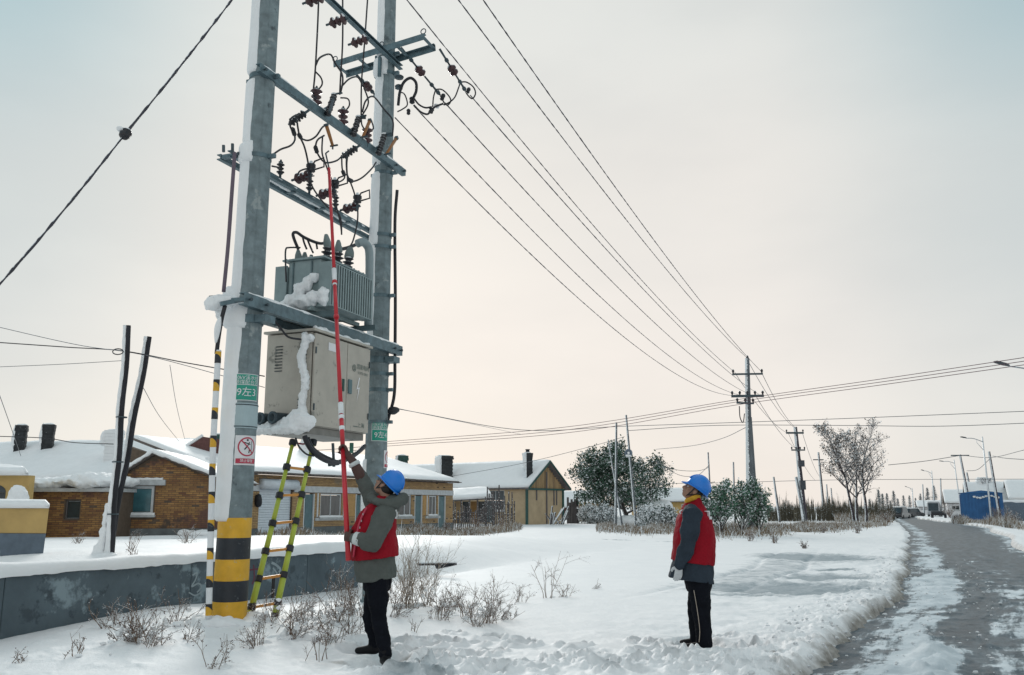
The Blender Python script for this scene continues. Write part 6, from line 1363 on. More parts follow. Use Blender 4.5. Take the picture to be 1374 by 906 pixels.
sd_ = thing('garden_shed', 'little dark green shed with a snow roof under the leafy tree', 'shed', at(872, 704, 84)); a = at(858, 702, 84); mb = MB().use(DGREEN); mb.box(Vector((a.x + 1.5, 84.8, .7)), (2.8, 1.6, 1.5)); mb.build('wall', parent=sd_)
snow_slab(sd_, [Vector((a.x - .2, 83.8, 1.45)), Vector((a.x + 3.1, 83.8, 1.45)), Vector((a.x + 3.1, 85.6, 1.9)), Vector((a.x - .2, 85.6, 1.9))], .25, .1, 12, 5, .05, seed=71)
sh2 = snow_pile([(at(830 + 8 * k, 701 - 3 * math.sin(k), 82), (.7, .6, .45)) for k in range(6)], 'snow_heap', None, .09); tag(sh2, 'low white heap of snow behind the pole with the loudspeaker', 'snow heap')

# ---------------------------------------------------------------- blue container hut
ct = thing('blue_container', 'bright blue ribbed steel container hut beside the road', 'container', at(1310, 700, 90)); a = at(1292, 701, 88); A = (Vector((1, .0, 0)).normalized(), Vector((0, 1, 0)), UZ); u = Vector((.9, -.43, 0)).normalized(); v = Vector((.43, .9, 0)).normalized(); AXC = (u, v, UZ); Wc, Lc, Hc = 3.6, 5.0, 2.6
c0 = Vector((a.x, 88, 0.16)); mb = MB().use(BLUEC); mb.box(c0 + u * Wc / 2 + v * Lc / 2 + UZ * Hc / 2, (Wc, Lc, Hc), AXC); mb.build('shell', parent=ct)
for k in range(12):
    mb = MB().use(BLUEC); mb.box(c0 + u * (.2 + k * (Wc - .4) / 11) - v * .03 + UZ * Hc / 2, (.13, .055, Hc - .3), AXC); mb.build('wall_rib', parent=ct)
for k in range(10):
    mb = MB().use(BLUEC); mb.box(c0 - u * .03 + v * (.3 + k * (Lc - .6) / 9) + UZ * Hc / 2, (.055, .15, Hc - .3), AXC); mb.build('wall_rib', parent=ct)
mb = MB().use(BLUEC); mb.prism([c0 - u * .15 - v * .1 + UZ * Hc, c0 + u * (Wc + .15) - v * .1 + UZ * Hc, c0 + u * Wc / 2 - v * .1 + UZ * (Hc + .25)], v * (Lc + .2)); mb.build('roof', parent=ct)
mb = MB().use(SNOW, True)
for k in range(9): blob_mb(mb, c0 + u * (1.2 + k * .25) - v * .07 + UZ * (Hc - .35 - .10 * math.sin(k * .9)), (.18, .04, .09), k)
mb.build('stuck_snow', parent=ct)
for k in range(2): mb = MB().use(BLACK, True); mb.lathe(c0 + u * .8 + v * (.6 + 4.2 * k) - u * .9 - UZ * -.12, u, [(0, .18), (.05, .32), (.25, .32), (.3, .18)], 14); mb.build('wheel', parent=ct)
mb = MB().use(BLACK); mb.box(c0 + u * 1.1 + v * .3 + UZ * .02, (1.6, .5, .3), AXC); mb.build('undercarriage', parent=ct)

# ---------------------------------------------------------------- parked vehicles far down the road
def vehicle(label, px, py, D, L, H_, m, rz, cat='car'):
    p = at(px, py, D); p.z = gz(p.x, p.y) - .03; r_ = thing('parked_car', label, cat, p, 'vehicles parked far down the road'); r_.rotation_euler = (0, 0, 0); c, s_ = math.cos(rz), math.sin(rz); u_ = Vector((c, s_, 0)); v_ = Vector((-s_, c, 0))
    prof = [(-L / 2, .35), (-L / 2, .75), (-L * .46, .9), (-L * .40, H_ * .95), (L * .10, H_), (L * .24, .95), (L * .46, .82), (L / 2, .6), (L / 2, .35)]
    mb = MB().use(m); mb.prism([p + u_ * x - v_ * .85 + UZ * z for x, z in prof], v_ * 1.7); mb.build('body', parent=r_, bevel=.06)
    gp_ = [(-L * .38, .95), (-L * .36, H_ * .92), (L * .07, H_ * .94), (L * .19, .97)]
    for sd in (-1, 1): mb = MB().use(GLASSD); mb.prism([p + u_ * x + v_ * sd * .86 + UZ * z for x, z in gp_], v_ * sd * .01); mb.build('side_window', parent=r_)
    mb = MB().use(GLASSD); mb.prism([p + u_ * x + UZ * z - v_ * .7 for x, z in ((-L * .465, .92), (-L * .405, H_ * .9), (-L * .415, H_ * .9), (-L * .475, .92))], v_ * 1.4); mb.build('rear_window', parent=r_)
    for x in (-L * .32, L * .32):
        for sd in (-1, 1): mb = MB().use(BLACK, True); mb.lathe(p + u_ * x + v_ * sd * .7 + UZ * .33, v_ * sd, [(0, .2), (.02, .33), (.18, .33), (.2, .2)], 14); mb.build('wheel', parent=r_)
    mb = MB().use(SNOW, True); mb.prism([p + u_ * x - v_ * .75 + UZ * (z + .01) for x, z in ((-L * .39, H_ * .96), (L * .08, H_), (L * .08, H_ + .09), (-L * .38, H_ + .06))], v_ * 1.5); mb.build('roof_snow', parent=r_)
DCAR = mat('dark_car_paint', (.02, .022, .028), .3, var=.2, coat=.5); WCAR = mat('silver_car_paint', (.38, .40, .43), .3, .3, var=.1, coat=.5)
vehicle('dark car with a snowy roof, leftmost at the end of the road', 1208, 694, 128, 4.6, 1.75, DCAR, .9)
vehicle('dark low car behind the first, at the road end', 1224, 692, 140, 4.4, 1.5, DCAR, .6)
vehicle('silver van parked among snow left of the far lamp post', 1254, 690, 142, 5.2, 2.3, WCAR, 1.1, 'van')
vehicle('small dark vehicle just left of the blue container', 1260, 695, 122, 1.2, .8, DCAR, 1.0, 'cart')
# ---------------------------------------------------------------- timber and concrete poles in the distance
random.seed(33)
def tpole(label, px0, py0, px1, py1, D, r0, r1, m=FARWOOD, name='utility_pole', g='bare poles beyond the yards', base_z=None, lean_y=0.0, snow_side=False):
    b_ = at(px0, py0, D); t_ = at(px1, py1, D + lean_y); zb_ = gz(b_.x, b_.y) - .15; k = (b_.z - zb_) / max(.1, (t_.z - b_.z)); b0 = b_ - (t_ - b_) * k
    r_ = thing(name, label, 'pole', b0, g); mb = MB().use(m, True); mb.tube([b0.lerp(t_, q) for q in np.linspace(0, 1, 6)], [r0 + (r1 - r0) * q for q in np.linspace(0, 1, 6)], 10); mb.build('shaft', parent=r_)
    mb = MB().use(SNOW, True); pts = [b0.lerp(t_, q) + Vector((-.8, -.45, 0)) * (r0 + (r1 - r0) * q) * .62 for q in np.linspace(.05, .97, 14)]; mb.tube(pts, [(r0 + (r1 - r0) * q) * random.uniform(.30, .48) for q in np.linspace(.05, .97, 14)], 7); mb.build('stuck_snow', parent=r_)
    return r_, b0, t_
def crossarms(r_, c, L, d=Vector((1, 0, 0)), n=3, m=GALVD, w_=.10, ins=True):
    mb = MB().use(m); mb.bar(c - d * L / 2, c + d * L / 2, w_, w_); mb.build('crossarm', parent=r_)
    if ins:
        for k in range(n):
            p = c + d * (L * (k / (n - 1) - .5) * .94) + UZ * w_ / 2; mb = MB().use(CERK, True); mb.lathe(p, UZ, [(0, .03), (.08, .06), (.12, .08), (.2, .06), (.24, .03)], 8); mb.build('pin_insulator', parent=r_)
# the tall pole in the middle distance
r_, b0, t_ = tpole('tall grey concrete pole with two crossarms standing behind the right worker', 1007, 700, 1002.5, 481, 52, .24, .13, FARPOLE)
crossarms(r_, at(1003, 502, 51.8), 1.75, Vector((1, -.1, 0)).normalized(), 2); crossarms(r_, at(1003, 531.5, 51.7), 1.85, Vector((1, -.1, 0)).normalized(), 5, w_=.14); crossarms(r_, at(1000, 541, 51.7), 1.1, Vector((1, .3, 0)).normalized(), 3)
for (x, y) in ((1003, 482),): p = at(x, y, 52); mb = MB().use(CERK, True); mb.lathe(p - UZ * .05, UZ, [(0, .04), (.12, .09), (.2, .06), (.28, .03)], 8); mb.build('pin_insulator', parent=r_)
mb = MB().use(CABLE); mb.tube(crom([at(992, 545, 51.7), at(993, 560, 51.8), at(997, 567, 51.8), at(999, 555, 51.8)], 5), .03, 6); mb.build('jumper_loop', parent=r_)
tpole('slanting stay pole propped against the tall concrete pole', 1015, 702, 1006, 560, 52.8, .15, .12, FARPOLE)
r_, b0, t_ = tpole('second crossarm pole further down, right of the tall one', 1079, 692, 1067, 573, 80, .27, .16, FARWOOD); crossarms(r_, at(1066.5, 581, 79.8), 1.55, n=2, w_=.16); crossarms(r_, at(1071, 604, 79.8), 1.2, n=4, w_=.12)
mb = MB().use(LAMPH); mb.box(at(1075, 622, 79.7), (.5, .35, .55)); mb.build('meter_box', parent=r_); mb = MB().use(LAMPH); mb.box(at(1077, 651, 79.7), (.45, .35, .8)); mb.build('switch_box', parent=r_)
tpole('snowy stay pole leaning beside the second crossarm pole', 1078, 690, 1068, 640, 79, .16, .12, FARPOLE)
r_, b0, t_ = tpole('third thinner crossarm pole in front of the bare tree', 1106, 690, 1098, 607, 112, .18, .12); crossarms(r_, at(1098, 617, 112), 1.3, n=3, w_=.12, ins=False)
for lb, a in (('tall straight pole just left of the loudspeaker pole', (826, 706, 827, 567, 66, .10, .075, FARPOLE)), ('thin pole leaning over at the left of the leafy tree', (834, 700, 816, 590, 74, .09, .05, FARPOLE)),
              ('slim pole rising behind the helmet of the right worker', (955, 700, 950, 607, 68, .08, .055)), ('thin pole between the right worker and the tall concrete pole', (986, 700, 984, 620, 84, .10, .07)),
              ('short snowy pole right of the green bush, front one', (1045, 692, 1038, 640, 88, .12, .09, FARPOLE)), ('short dark pole beside the bare tree, left', (1112, 688, 1109, 650, 120, .12, .08)), ('thin far post right of the third crossarm pole', (1118, 688, 1115, 655, 120, .10, .08))): tpole(lb, *a)
r_, b0, t_ = tpole('leaning snowy pole carrying the round loudspeaker', 854, 710, 840, 557, 64, .105, .07, FARPOLE)
sp_ = thing('loudspeaker', 'round grey horn loudspeaker on the leaning pole before the leafy tree', 'loudspeaker', at(843, 608, 63.7)); p = at(843, 608, 63.7); d = Vector((0, -1, 0))
mb = MB().use(mat('speaker_grey', (.22, .27, .33), .6, var=.15), True); mb.lathe(p - d * .3, d, [(0, .06), (.12, .08), (.25, .14), (.38, .28), (.40, .29), (.36, .25), (.22, .10), (.2, .08)], 18); mb.build('horn', parent=sp_)
mb = MB().use(SNOW, True); mb.lathe(p + d * .04, d, [(0, .07), (.08, .09), (.1, .05)], 12); blob_mb(mb, p + d * .08 - UZ * .20, (.22, .04, .09), 3); mb.build('snow', parent=sp_)
mb = MB().use(GALVD); mb.bar(p - d * .3, at(843, 606, 64), .05, .05); mb.build('bracket', parent=sp_)
for lb, a, arm in (('road-side pole with a small crossarm behind the blue container', (1300, 672, 1288, 610, 100, .16, .11), True), ('short dark pole left of the tallest lamp post', (1304, 668, 1297, 634, 104, .18, .1), False), ('leaning snowy timber pole right of the tallest lamp post', (1341, 690, 1327, 606, 86, .15, .11, FARWOOD), False), ('short pole far beyond, left of the slim lamp post', (1263, 676, 1262, 642, 140, .13, .09), False), ('farthest tiny pole over the road end', (1240, 690, 1238, 650, 150, .13, .09, FARPOLE), False)):
    r_, b0, t_ = tpole(lb, *a, g='poles along the right side of the road')
    if arm: crossarms(r_, t_ - UZ * .1, 2.0, n=3, w_=.12, ins=False)
def lamp(label, bx, by, tx, ty, hx_, hy, D, r0=.10):
    b_ = at(bx, by, D); t_ = at(tx, ty, D); h_ = at(hx_, hy, D - .6); zb_ = gz(b_.x, b_.y) - .1; b0 = Vector((b_.x, b_.y, zb_))
    r_ = thing('street_lamp', label, 'street lamp', b0, 'street lamps along the road'); mb = MB().use(LAMPM, True); mb.tube([b0, b0.lerp(t_, .5), t_], [r0, r0 * .8, r0 * .55], 10); mb.build('post', parent=r_)
    j = b0.lerp(t_, .94); arm = crom([j, j.lerp(h_, .45) + UZ * .12, h_.lerp(j, .18)], 6); mb = MB().use(LAMPM, True); mb.tube(arm, r0 * .35, 8); mb.build('arm', parent=r_)
    k = b0.lerp(t_, .84); mb = MB().use(LAMPM, True); mb.tube([k, k.lerp(h_, .30) + UZ * .35, arm[4]], r0 * .22, 6); mb.build('brace', parent=r_)
    d = (h_ - arm[-1]).normalized(); mb = MB().use(LAMPH); q = arm[-1] - d * .05; s_ = basis(d)[0]; L_ = (h_ - q).length + .1
    mb.prism([q + s_ * .05, q + d * L_ * .35 + s_ * .17, q + d * L_ + s_ * .13, q + d * L_ - s_ * .13, q + d * L_ * .35 - s_ * .17, q - s_ * .05], UZ * .07); mb.build('lamp_head', parent=r_)
    return r_
lamp('tallest street lamp in view, in front of the blue container', 1331, 703, 1318, 586, 1291, 587, 86)
lamp('second street lamp, left of the blue container', 1291, 697, 1280, 617, 1262, 619, 118)
lamp('third street lamp, slim, over the end of the road', 1255, 693, 1250, 632, 1237, 631, 150, .12)
lamp('farthest tiny street lamp of the row', 1226, 690, 1224, 655, 1215, 653, 215, .15)
lamp('street lamp whose post stands outside the right edge, head reaching into view', 1432, 720, 1420, 497, 1338, 487, 44)
# ---- two dark leaning timbers behind the low wall
def dark_pole(label, bx, by, tx, ty, D, r0, r1, sl):
    b_, t_ = at(bx, by, D), at(tx, ty, D); b_ = b_ - (t_ - b_) * .07; r_ = thing('leaning_timber_pole', label, 'pole', b_, 'old timbers behind the low wall'); K = 18; P = [b_.lerp(t_, q) + Vector((.012 * math.sin(q * 17), 0, 0)) for q in np.linspace(0, 1, K)]
    mb = MB().use(TIMB, False); mb.tube(P, [(r0 + (r1 - r0) * q) * random.uniform(.96, 1.04) for q in np.linspace(0, 1, K)], 9); mb.build('timber', parent=r_)
    mb = MB().use(SNOW, True); Q = crom([p + Vector((-.045, -.022, 0)) for p in P[1:]], 4); mb.tube(Q, [(.040 + .06 * math.exp(-i / 16) + .004 * math.sin(i * 1.3) + random.uniform(-.004, .004)) * (sl if i < len(Q) * .6 else .8) for i in range(len(Q))], 9); mb.build('driven_snow', parent=r_)
    return r_
p1 = dark_pole('straighter of the two dark snow-plastered timbers, foot behind the wall', 148, 745, 173, 437, 15.0, .052, .044, .62)
p2 = dark_pole('more slanting dark snow-plastered timber leaning to the right', 146, 742, 201, 452, 15.3, .055, .044, .66)
mb = MB().use(CABLE); c = at(163, 472, 14.95); mb.tube([c + Vector((.09 * math.cos(a) - .06, 0, .05 * math.sin(a))) for a in np.linspace(0, 6.28, 13)], .010, 5); mb.build('wire_coil', parent=p1)
for y_, xx in ((560, 163), (620, 158), (690, 151)): c = at(xx, y_, 15.0); mb = MB().use(GALVD); ring(mb, c, .085, .02, 14, .006); mb.build('tie_wire', parent=p1)
snow_pile([(at(131 + 2.2 * k, 742 - 14 * max(0, k - 2), 15.0), (.085 - .008 * k, .10, .15)) for k in range(7)] + [(at(141, 748, 14.9), (.2, .16, .08))], 'snow_foot', p1, .03)

# ---------------------------------------------------------------- trees
def grow(base, H, r0, seed, levels=3, nb=7, up=.55, spread=.9, first=.25, wig=.10, trunk_dir=Vector((0, 0, 1)), ratio=.55, len0=.55, n_sub=5):
    rnd = random.Random(seed); segs = []; tips = []
    def br(p, d, L, r, lv):
        K = 5 if lv else 8; pts = [p]; rs = [r]; dd = d.copy()
        for i in range(K):
            dd = (dd + Vector((rnd.gauss(0, wig), rnd.gauss(0, wig), rnd.gauss(0, wig * .5) + (up * .12 if lv else 0)))).normalized(); pts.append(pts[-1] + dd * L / K); rs.append(r * (1 - .85 * (i + 1) / K) + .004)
        segs.append((pts, rs, lv)); 
        if lv >= levels: tips.extend([(q, dd) for q in pts[1:]]); return
        n = nb if lv == 0 else n_sub
        for k in range(n):
            t = (first if lv == 0 else .2) + (1 - (first if lv == 0 else .2)) * (k + rnd.random() * .8) / n; i = min(K - 1, int(t * K)); q = pts[i].lerp(pts[i + 1], t * K - i); az = k * 2.4 + rnd.random() * 1.2
            side = Vector((math.cos(az), math.sin(az), 0)); a_, b__, c_ = basis(dd); lat = (a_ * math.cos(az) + b__ * math.sin(az)) if lv else side
            nd = (dd * (1 - spread * .6) + lat * spread + UZ * up * .5).normalized(); br(q, nd, L * (len0 * (1.15 - .5 * t) if lv == 0 else ratio * (1.1 - .5 * t)), rs[i] * .55, lv + 1)
    br(Vector(base), Vector(trunk_dir).normalized(), H, r0, 0); return segs, tips
def leaves(tips, n_per, size, spread, seed, flat=.5):
    rnd = np.random.default_rng(seed); T = np.array([tuple(t[0]) for t in tips]); c = np.repeat(T, n_per, 0) + rnd.normal(0, spread, (len(T) * n_per, 3)); n = len(c)
    a = rnd.normal(0, 1, (n, 3)); a /= np.linalg.norm(a, axis=1)[:, None]; b_ = rnd.normal(0, 1, (n, 3)); b_[:, 2] *= flat; b_ -= a * (a * b_).sum(1)[:, None]; b_ /= np.linalg.norm(b_, axis=1)[:, None]
    s_ = size * rnd.uniform(.5, 1.3, (n, 1)); v = np.stack([c - a * s_, c + b_ * s_ * .55, c + a * s_, c - b_ * s_ * .55], 1).reshape(-1, 3); f = np.arange(n * 4).reshape(-1, 4); return v, f
def np_mesh(name, v, f, m, parent, kind=None):
    o0 = np.array(WP[parent.name]); me = bpy.data.meshes.new(name); me.vertices.add(len(v)); me.vertices.foreach_set('co', (v - o0).astype(np.float32).ravel()); me.loops.add(f.size); me.loops.foreach_set('vertex_index', f.ravel().astype(np.int32)); me.polygons.add(len(f)); me.polygons.foreach_set('loop_start', np.arange(0, f.size, f.shape[1], dtype=np.int32)); me.update(calc_edges=True); me.materials.append(m)
    o = bpy.data.objects.new(name, me); COL.objects.link(o); o.parent = parent; WP[o.name] = WP[parent.name]
    if kind: o['kind'] = kind
    return o
def tree(label, base, H, r0, seed, leafm=LEAF, n_per=14, lsize=.09, lspread=.22, cat='tree', name='tree', group=None, barkm=BARK, twigmin=.0, **kw):
    r_ = thing(name, label, cat, base, group); segs, tips = grow(base, H, r0, seed, **kw); a, b_ = MB().use(barkm, True), MB().use(barkm, True)
    for pts, rs, lv in segs: (a if lv == 0 else b_).tube(pts, [max(x, twigmin) for x in rs], 8 if lv == 0 else (5 if lv == 1 else 3), cap=False)
    a.build('trunk', parent=r_); b_.build('limbs', parent=r_)
    if n_per:
        v, f = leaves(tips, n_per, lsize, lspread, seed); np_mesh('crown', v, f, leafm, r_)
    return r_
def sink(v): v = Vector(v); v.z = gz(v.x, v.y) - .1; return v
tree('large dark green leafy tree dusted with snow behind the loudspeaker pole', sink(at(842, 704, 84)), 6.1, .24, 5, n_per=6, lsize=.125, lspread=.24, levels=3, nb=11, up=.30, spread=1.05, first=.12, len0=.60, n_sub=6, ratio=.55)
tree('second stem of the leafy tree, leaning left', sink(at(820, 704, 86)), 5.2, .18, 15, n_per=6, lsize=.125, lspread=.24, levels=3, nb=8, up=.30, spread=1.0, first=.18, trunk_dir=Vector((-.25, 0, 1)), len0=.55, n_sub=5)
tree('leafy tree stem leaning right, sparse crown edge', sink(at(856, 704, 85)), 5.6, .16, 25, n_per=4, lsize=.12, lspread=.22, levels=3, nb=8, up=.30, spread=1.0, first=.35, trunk_dir=Vector((.28, 0, 1)), len0=.55, n_sub=5)
BARK2 = mat('dark_bare_bark', (.045, .036, .042), .9, var=.35, bump=0, snow=(-.8, -.1, .4), snow_amt=.26)
tree('nearly bare tree with a few brown leaves near the road end', sink(at(1150, 692, 82)), 7.0, .15, 8, leafm=LEAFD, n_per=1, lsize=.08, lspread=.10, levels=3, nb=13, up=.5, spread=.75, first=.28, len0=.46, n_sub=5, twigmin=.011, barkm=BARK2)
tree('second bare stem growing beside the nearly bare tree', sink(at(1162, 692, 82.5)), 8.3, .15, 28, leafm=LEAFD, n_per=1, lsize=.075, lspread=.10, levels=3, nb=14, up=.5, spread=.7, first=.30, len0=.34, n_sub=5, twigmin=.011, barkm=BARK2, trunk_dir=Vector((.02, 0, 1)))
tree('low left bough tree of the bare group', sink(at(1146, 692, 82.5)), 8.0, .14, 38, leafm=LEAFD, n_per=2, lsize=.085, lspread=.12, levels=3, nb=13, up=.5, spread=.75, first=.30, len0=.36, n_sub=5, twigmin=.011, barkm=BARK2, trunk_dir=Vector((-.07, 0, 1)))
GBU = mat('leaf_pine_green', (.05, .13, .08), .65, var=.5, scale=1.5, bump=0, snow=(-.3, -.2, .9), snow_amt=.34)
for k, (px, py, H_, lb) in enumerate(((968, 712, 2.5, 'green snowy bush right behind the right worker'), (996, 713, 2.6, 'green snowy bush at the foot of the tall concrete pole'), (1020, 712, 2.35, 'green snowy bush right of the tall concrete pole'), (948, 711, 1.9, 'low green snowy bush behind the shoulder of the right worker'))):
    tree(lb, sink(at(px, py, 47 + k * .4)), H_ * .88, .08, 50 + k, leafm=GBU, n_per=7, lsize=.075, lspread=.10, levels=2, nb=14, up=.75, spread=.75, first=.08, len0=.55, n_sub=6, name='evergreen_bush', cat='bush', group='green bushes behind the right worker')
# pale snow-laden bushes
for k, (px, py, D, H_, wd, lb) in enumerate(((802, 703, 80, 1.35, 1, 'rounded white snow-laden bush left of the straight pole'), (790, 704, 81, 1.2, 1, 'smaller white bush in front of the brown board fence'), (880, 706, 60, 1.1, 1, 'dark green bush with snow left of the right worker'), (898, 706, 58, 1.15, 1, 'snow-laden bush touching the back view of the right worker face side'), (868, 706, 62, 1.2, 1, 'low snowy bush beside the leaning loudspeaker pole foot'), (815, 704, 80, 1.2, 1, 'white bush between the straight pole and the fence'))):
    tree(lb, sink(at(px, py, D)), H_, .05, 80 + k, leafm=LEAFS, n_per=10, lsize=.09, lspread=.16, levels=2, nb=13, up=.35, spread=1.0, first=.05, len0=.62, n_sub=6, name='snowy_bush', cat='bush', group='snow-laden bushes in the middle distance', twigmin=.012)
# spruces and tree line by the road end
spr = None
def spruce(base, H_, seed):
    r_ = thing('young_spruce', '', 'tree', base, 'young conifers at the end of the road'); mb = MB().use(BARK, True); mb.tube([base, base + UZ * H_], [H_ * .025, .02], 6); mb.build('trunk', parent=r_); rnd = np.random.default_rng(seed); n = int(900); t = rnd.uniform(.08, 1, n) ** 1.0; az = rnd.uniform(0, 6.28, n)
    rr = (1 - t) ** .8 * H_ * .30 * (.65 + .35 * np.abs(np.sin(t * 21))) * rnd.uniform(.2, 1.1, n) + .04; c = np.stack([base.x + np.cos(az) * rr, base.y + np.sin(az) * rr, base.z + t * H_ - rr * .3], 1)
    a = np.stack([np.cos(az), np.sin(az), -.2 + 0 * az], 1) * (H_ * .05); b_ = np.stack([-np.sin(az), np.cos(az), 0 * az], 1) * (H_ * .02); v = np.stack([c - a, c + b_, c + a, c - b_], 1).reshape(-1, 3); np_mesh('crown', v, np.arange(n * 4).reshape(-1, 4), mat('conifer_hazed_green', (.085, .11, .11), .8, var=.4, bump=0, snow=(-.3, -.2, .9), snow_amt=.50), r_); return r_  # crown colour paled to stand for distance haze, snow on top
conif = [(1168, 693, 130, 30), (1177, 692, 140, 24), (1186, 692, 135, 38), (1196, 692, 150, 27), (1206, 690, 170, 30), (1214, 690, 180, 34), (1222, 690, 190, 30), (1230, 690, 200, 26), (1237, 690, 190, 34), (1244, 690, 170, 28), (1268, 692, 150, 34), (1262, 692, 140, 22), (1275, 694, 130, 26), (1181, 692, 150, 44), (1192, 692, 165, 36), (1247, 692, 210, 42), (1201, 690, 200, 40), (1256, 690, 200, 46)]
near_lb = ['left end of the row', 'tallest at the road end']
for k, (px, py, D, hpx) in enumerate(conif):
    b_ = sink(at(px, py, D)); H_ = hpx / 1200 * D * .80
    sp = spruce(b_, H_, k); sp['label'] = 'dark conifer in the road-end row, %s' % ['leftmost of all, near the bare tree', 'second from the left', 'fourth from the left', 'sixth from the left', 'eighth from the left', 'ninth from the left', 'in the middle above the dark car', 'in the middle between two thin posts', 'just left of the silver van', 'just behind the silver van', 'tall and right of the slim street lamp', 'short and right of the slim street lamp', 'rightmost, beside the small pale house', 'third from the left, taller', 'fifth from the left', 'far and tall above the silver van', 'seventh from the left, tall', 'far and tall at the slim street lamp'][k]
# reed-like young trees behind the field: a far thicket nobody could count
rnd = np.random.default_rng(3); mb = MB().use(mat('thicket_stem', (.10, .088, .062), .9, var=.5, scale=.6, bump=0, snow=WIND, snow_amt=.44))
for k in range(1050):
    px = rnd.uniform(1030, 1200); D = rnd.uniform(96, 112); b_ = sink(at(px, 690, D)); env = 1.0 + .9 * max(0, math.sin((px - 1030) / 170 * 3.1)) + .5 * math.sin(px * .21)
    H_ = rnd.uniform(.7, 1.15) * (1.2 + env * .55) * (1.5 if rnd.random() < .06 else 1); t_ = b_ + Vector((rnd.normal(0, .12), rnd.normal(0, .12), H_)); a = Vector((rnd.uniform(.02, .05), .02, 0)); mb.add([b_ - a, b_ + a, b_.lerp(t_, .5) + a * 1.6, b_.lerp(t_, .5) - a * 1.6, t_], [(0, 1, 2, 3), (3, 2, 4)])
    for q in range(4):
        c = b_.lerp(t_, rnd.uniform(.2, .95)); e = Vector((rnd.normal(0, .12), rnd.normal(0, .12), rnd.uniform(.05, .3))); mb.add([c, c + Vector((.03, 0, .03)), c + e], [(0, 1, 2)])
o = mb.build('thicket', kind='stuff'); o['label'] = 'belt of thin young trees and reeds along the far side of the field'; o['category'] = 'thicket'
# dry grass belts, stuff
def grass_belt(label, pts, n, h0, h1, seed, m, wpx=2.5, Dz=None):
    rnd = np.random.default_rng(seed); P = [gd(x, y, 0) for x, y in pts]; i = rnd.integers(0, len(P) - 1, n); t = rnd.random(n); A = np.array([tuple(p) for p in P]); c = A[i] + (A[i + 1] - A[i]) * t[:, None]; dep = rnd.normal(0, 1, n) * wpx
    c[:, 0] *= 1 + dep / np.maximum(c[:, 1], 1); c[:, 1] += dep
    c[:, 2] = height(c[:, 0], c[:, 1], False) - .03; cl = vnoise(c[:, 0] * .9, c[:, 1] * .35, seed); keep = cl * 1.2 + rnd.random(n) * .45 > .66; c = c[keep]; n = len(c); H_ = rnd.uniform(h0, h1, n) * (.25 + 1.35 * cl[keep] ** 1.5); dr = rnd.normal(0, .25, (n, 2)); w_ = rnd.uniform(.005, .014, n)
    az = rnd.uniform(-.8, .8, n); ww = np.stack([np.cos(az) * w_, np.sin(az) * w_, 0 * w_], 1); tip = c + np.stack([dr[:, 0] * H_, dr[:, 1] * H_, H_], 1); mid = c + np.stack([dr[:, 0] * H_ * .3, dr[:, 1] * H_ * .3, H_ * .5], 1)
    v = np.stack([c - ww, c + ww, mid + ww * 1.1, mid - ww * 1.1, tip, mid + np.stack([rnd.normal(0, .12, n), rnd.normal(0, .1, n), H_ * .3], 1)], 1).reshape(-1, 3); k = np.arange(n) * 6; f = np.concatenate([np.stack([k, k + 1, k + 2], 1), np.stack([k, k + 2, k + 3], 1), np.stack([k + 3, k + 2, k + 4], 1), np.stack([k + 3, k + 2, k + 5], 1)])
    e = bpy.data.objects.new('dry_grass', None); WP['tmp'] = Vector(c.mean(0)); e2 = type('q', (), {'name': 'tmp'}); o = None
    me = bpy.data.meshes.new('dry_grass'); o0 = c.mean(0); me.vertices.add(len(v)); me.vertices.foreach_set('co', (v - o0).astype(np.float32).ravel()); me.loops.add(f.size); me.loops.foreach_set('vertex_index', f.ravel().astype(np.int32)); me.polygons.add(len(f)); me.polygons.foreach_set('loop_start', np.arange(0, f.size, 3, dtype=np.int32)); me.update(calc_edges=True); me.materials.append(m)
    bpy.data.objects.remove(e); o = bpy.data.objects.new('dry_grass', me); COL.objects.link(o); o.location = o0; o['kind'] = 'stuff'; o['label'] = label; o['category'] = 'grass'
GRS = mat('frosted_grass', (.21, .155, .10), .85, var=.4, scale=1.5, bump=0, snow=(-.6, -.2, .7), snow_amt=.56); GRT = mat('frosted_tan_grass', (.20, .15, .10), .85, var=.4, scale=1.5, bump=0, snow=(-.6, -.2, .7), snow_amt=.60)
grass_belt('frosted brown weeds below the brick row and the tan house', [(530, 722), (600, 720), (650, 716), (700, 709)], 12000, .12, .55, 1, GRS, 2.6)
grass_belt('snowy weeds between the leafy tree and the right worker', [(800, 710), (850, 713), (905, 713)], 9000, .12, .5, 2, GRS, 3)
grass_belt('wide belt of frosted weeds behind the right worker to the road bend', [(955, 715), (1040, 713), (1120, 709), (1190, 703)], 24000, .12, .55, 3, GRS, 4)
grass_belt('tall dark frosted weeds beneath the bare tree', [(1120, 699), (1170, 699), (1198, 701)], 5000, .3, .95, 4, GRS, 3)
grass_belt('weeds along the right verge below the blue container', [(1278, 700), (1330, 704), (1374, 710)], 4500, .3, .8, 5, GRS, 2)
grass_belt('weeds at the foot of the left part of the brick row behind the low wall', [(345, 731), (430, 728), (520, 722)], 4000, .15, .5, 6, GRT, 1.5)

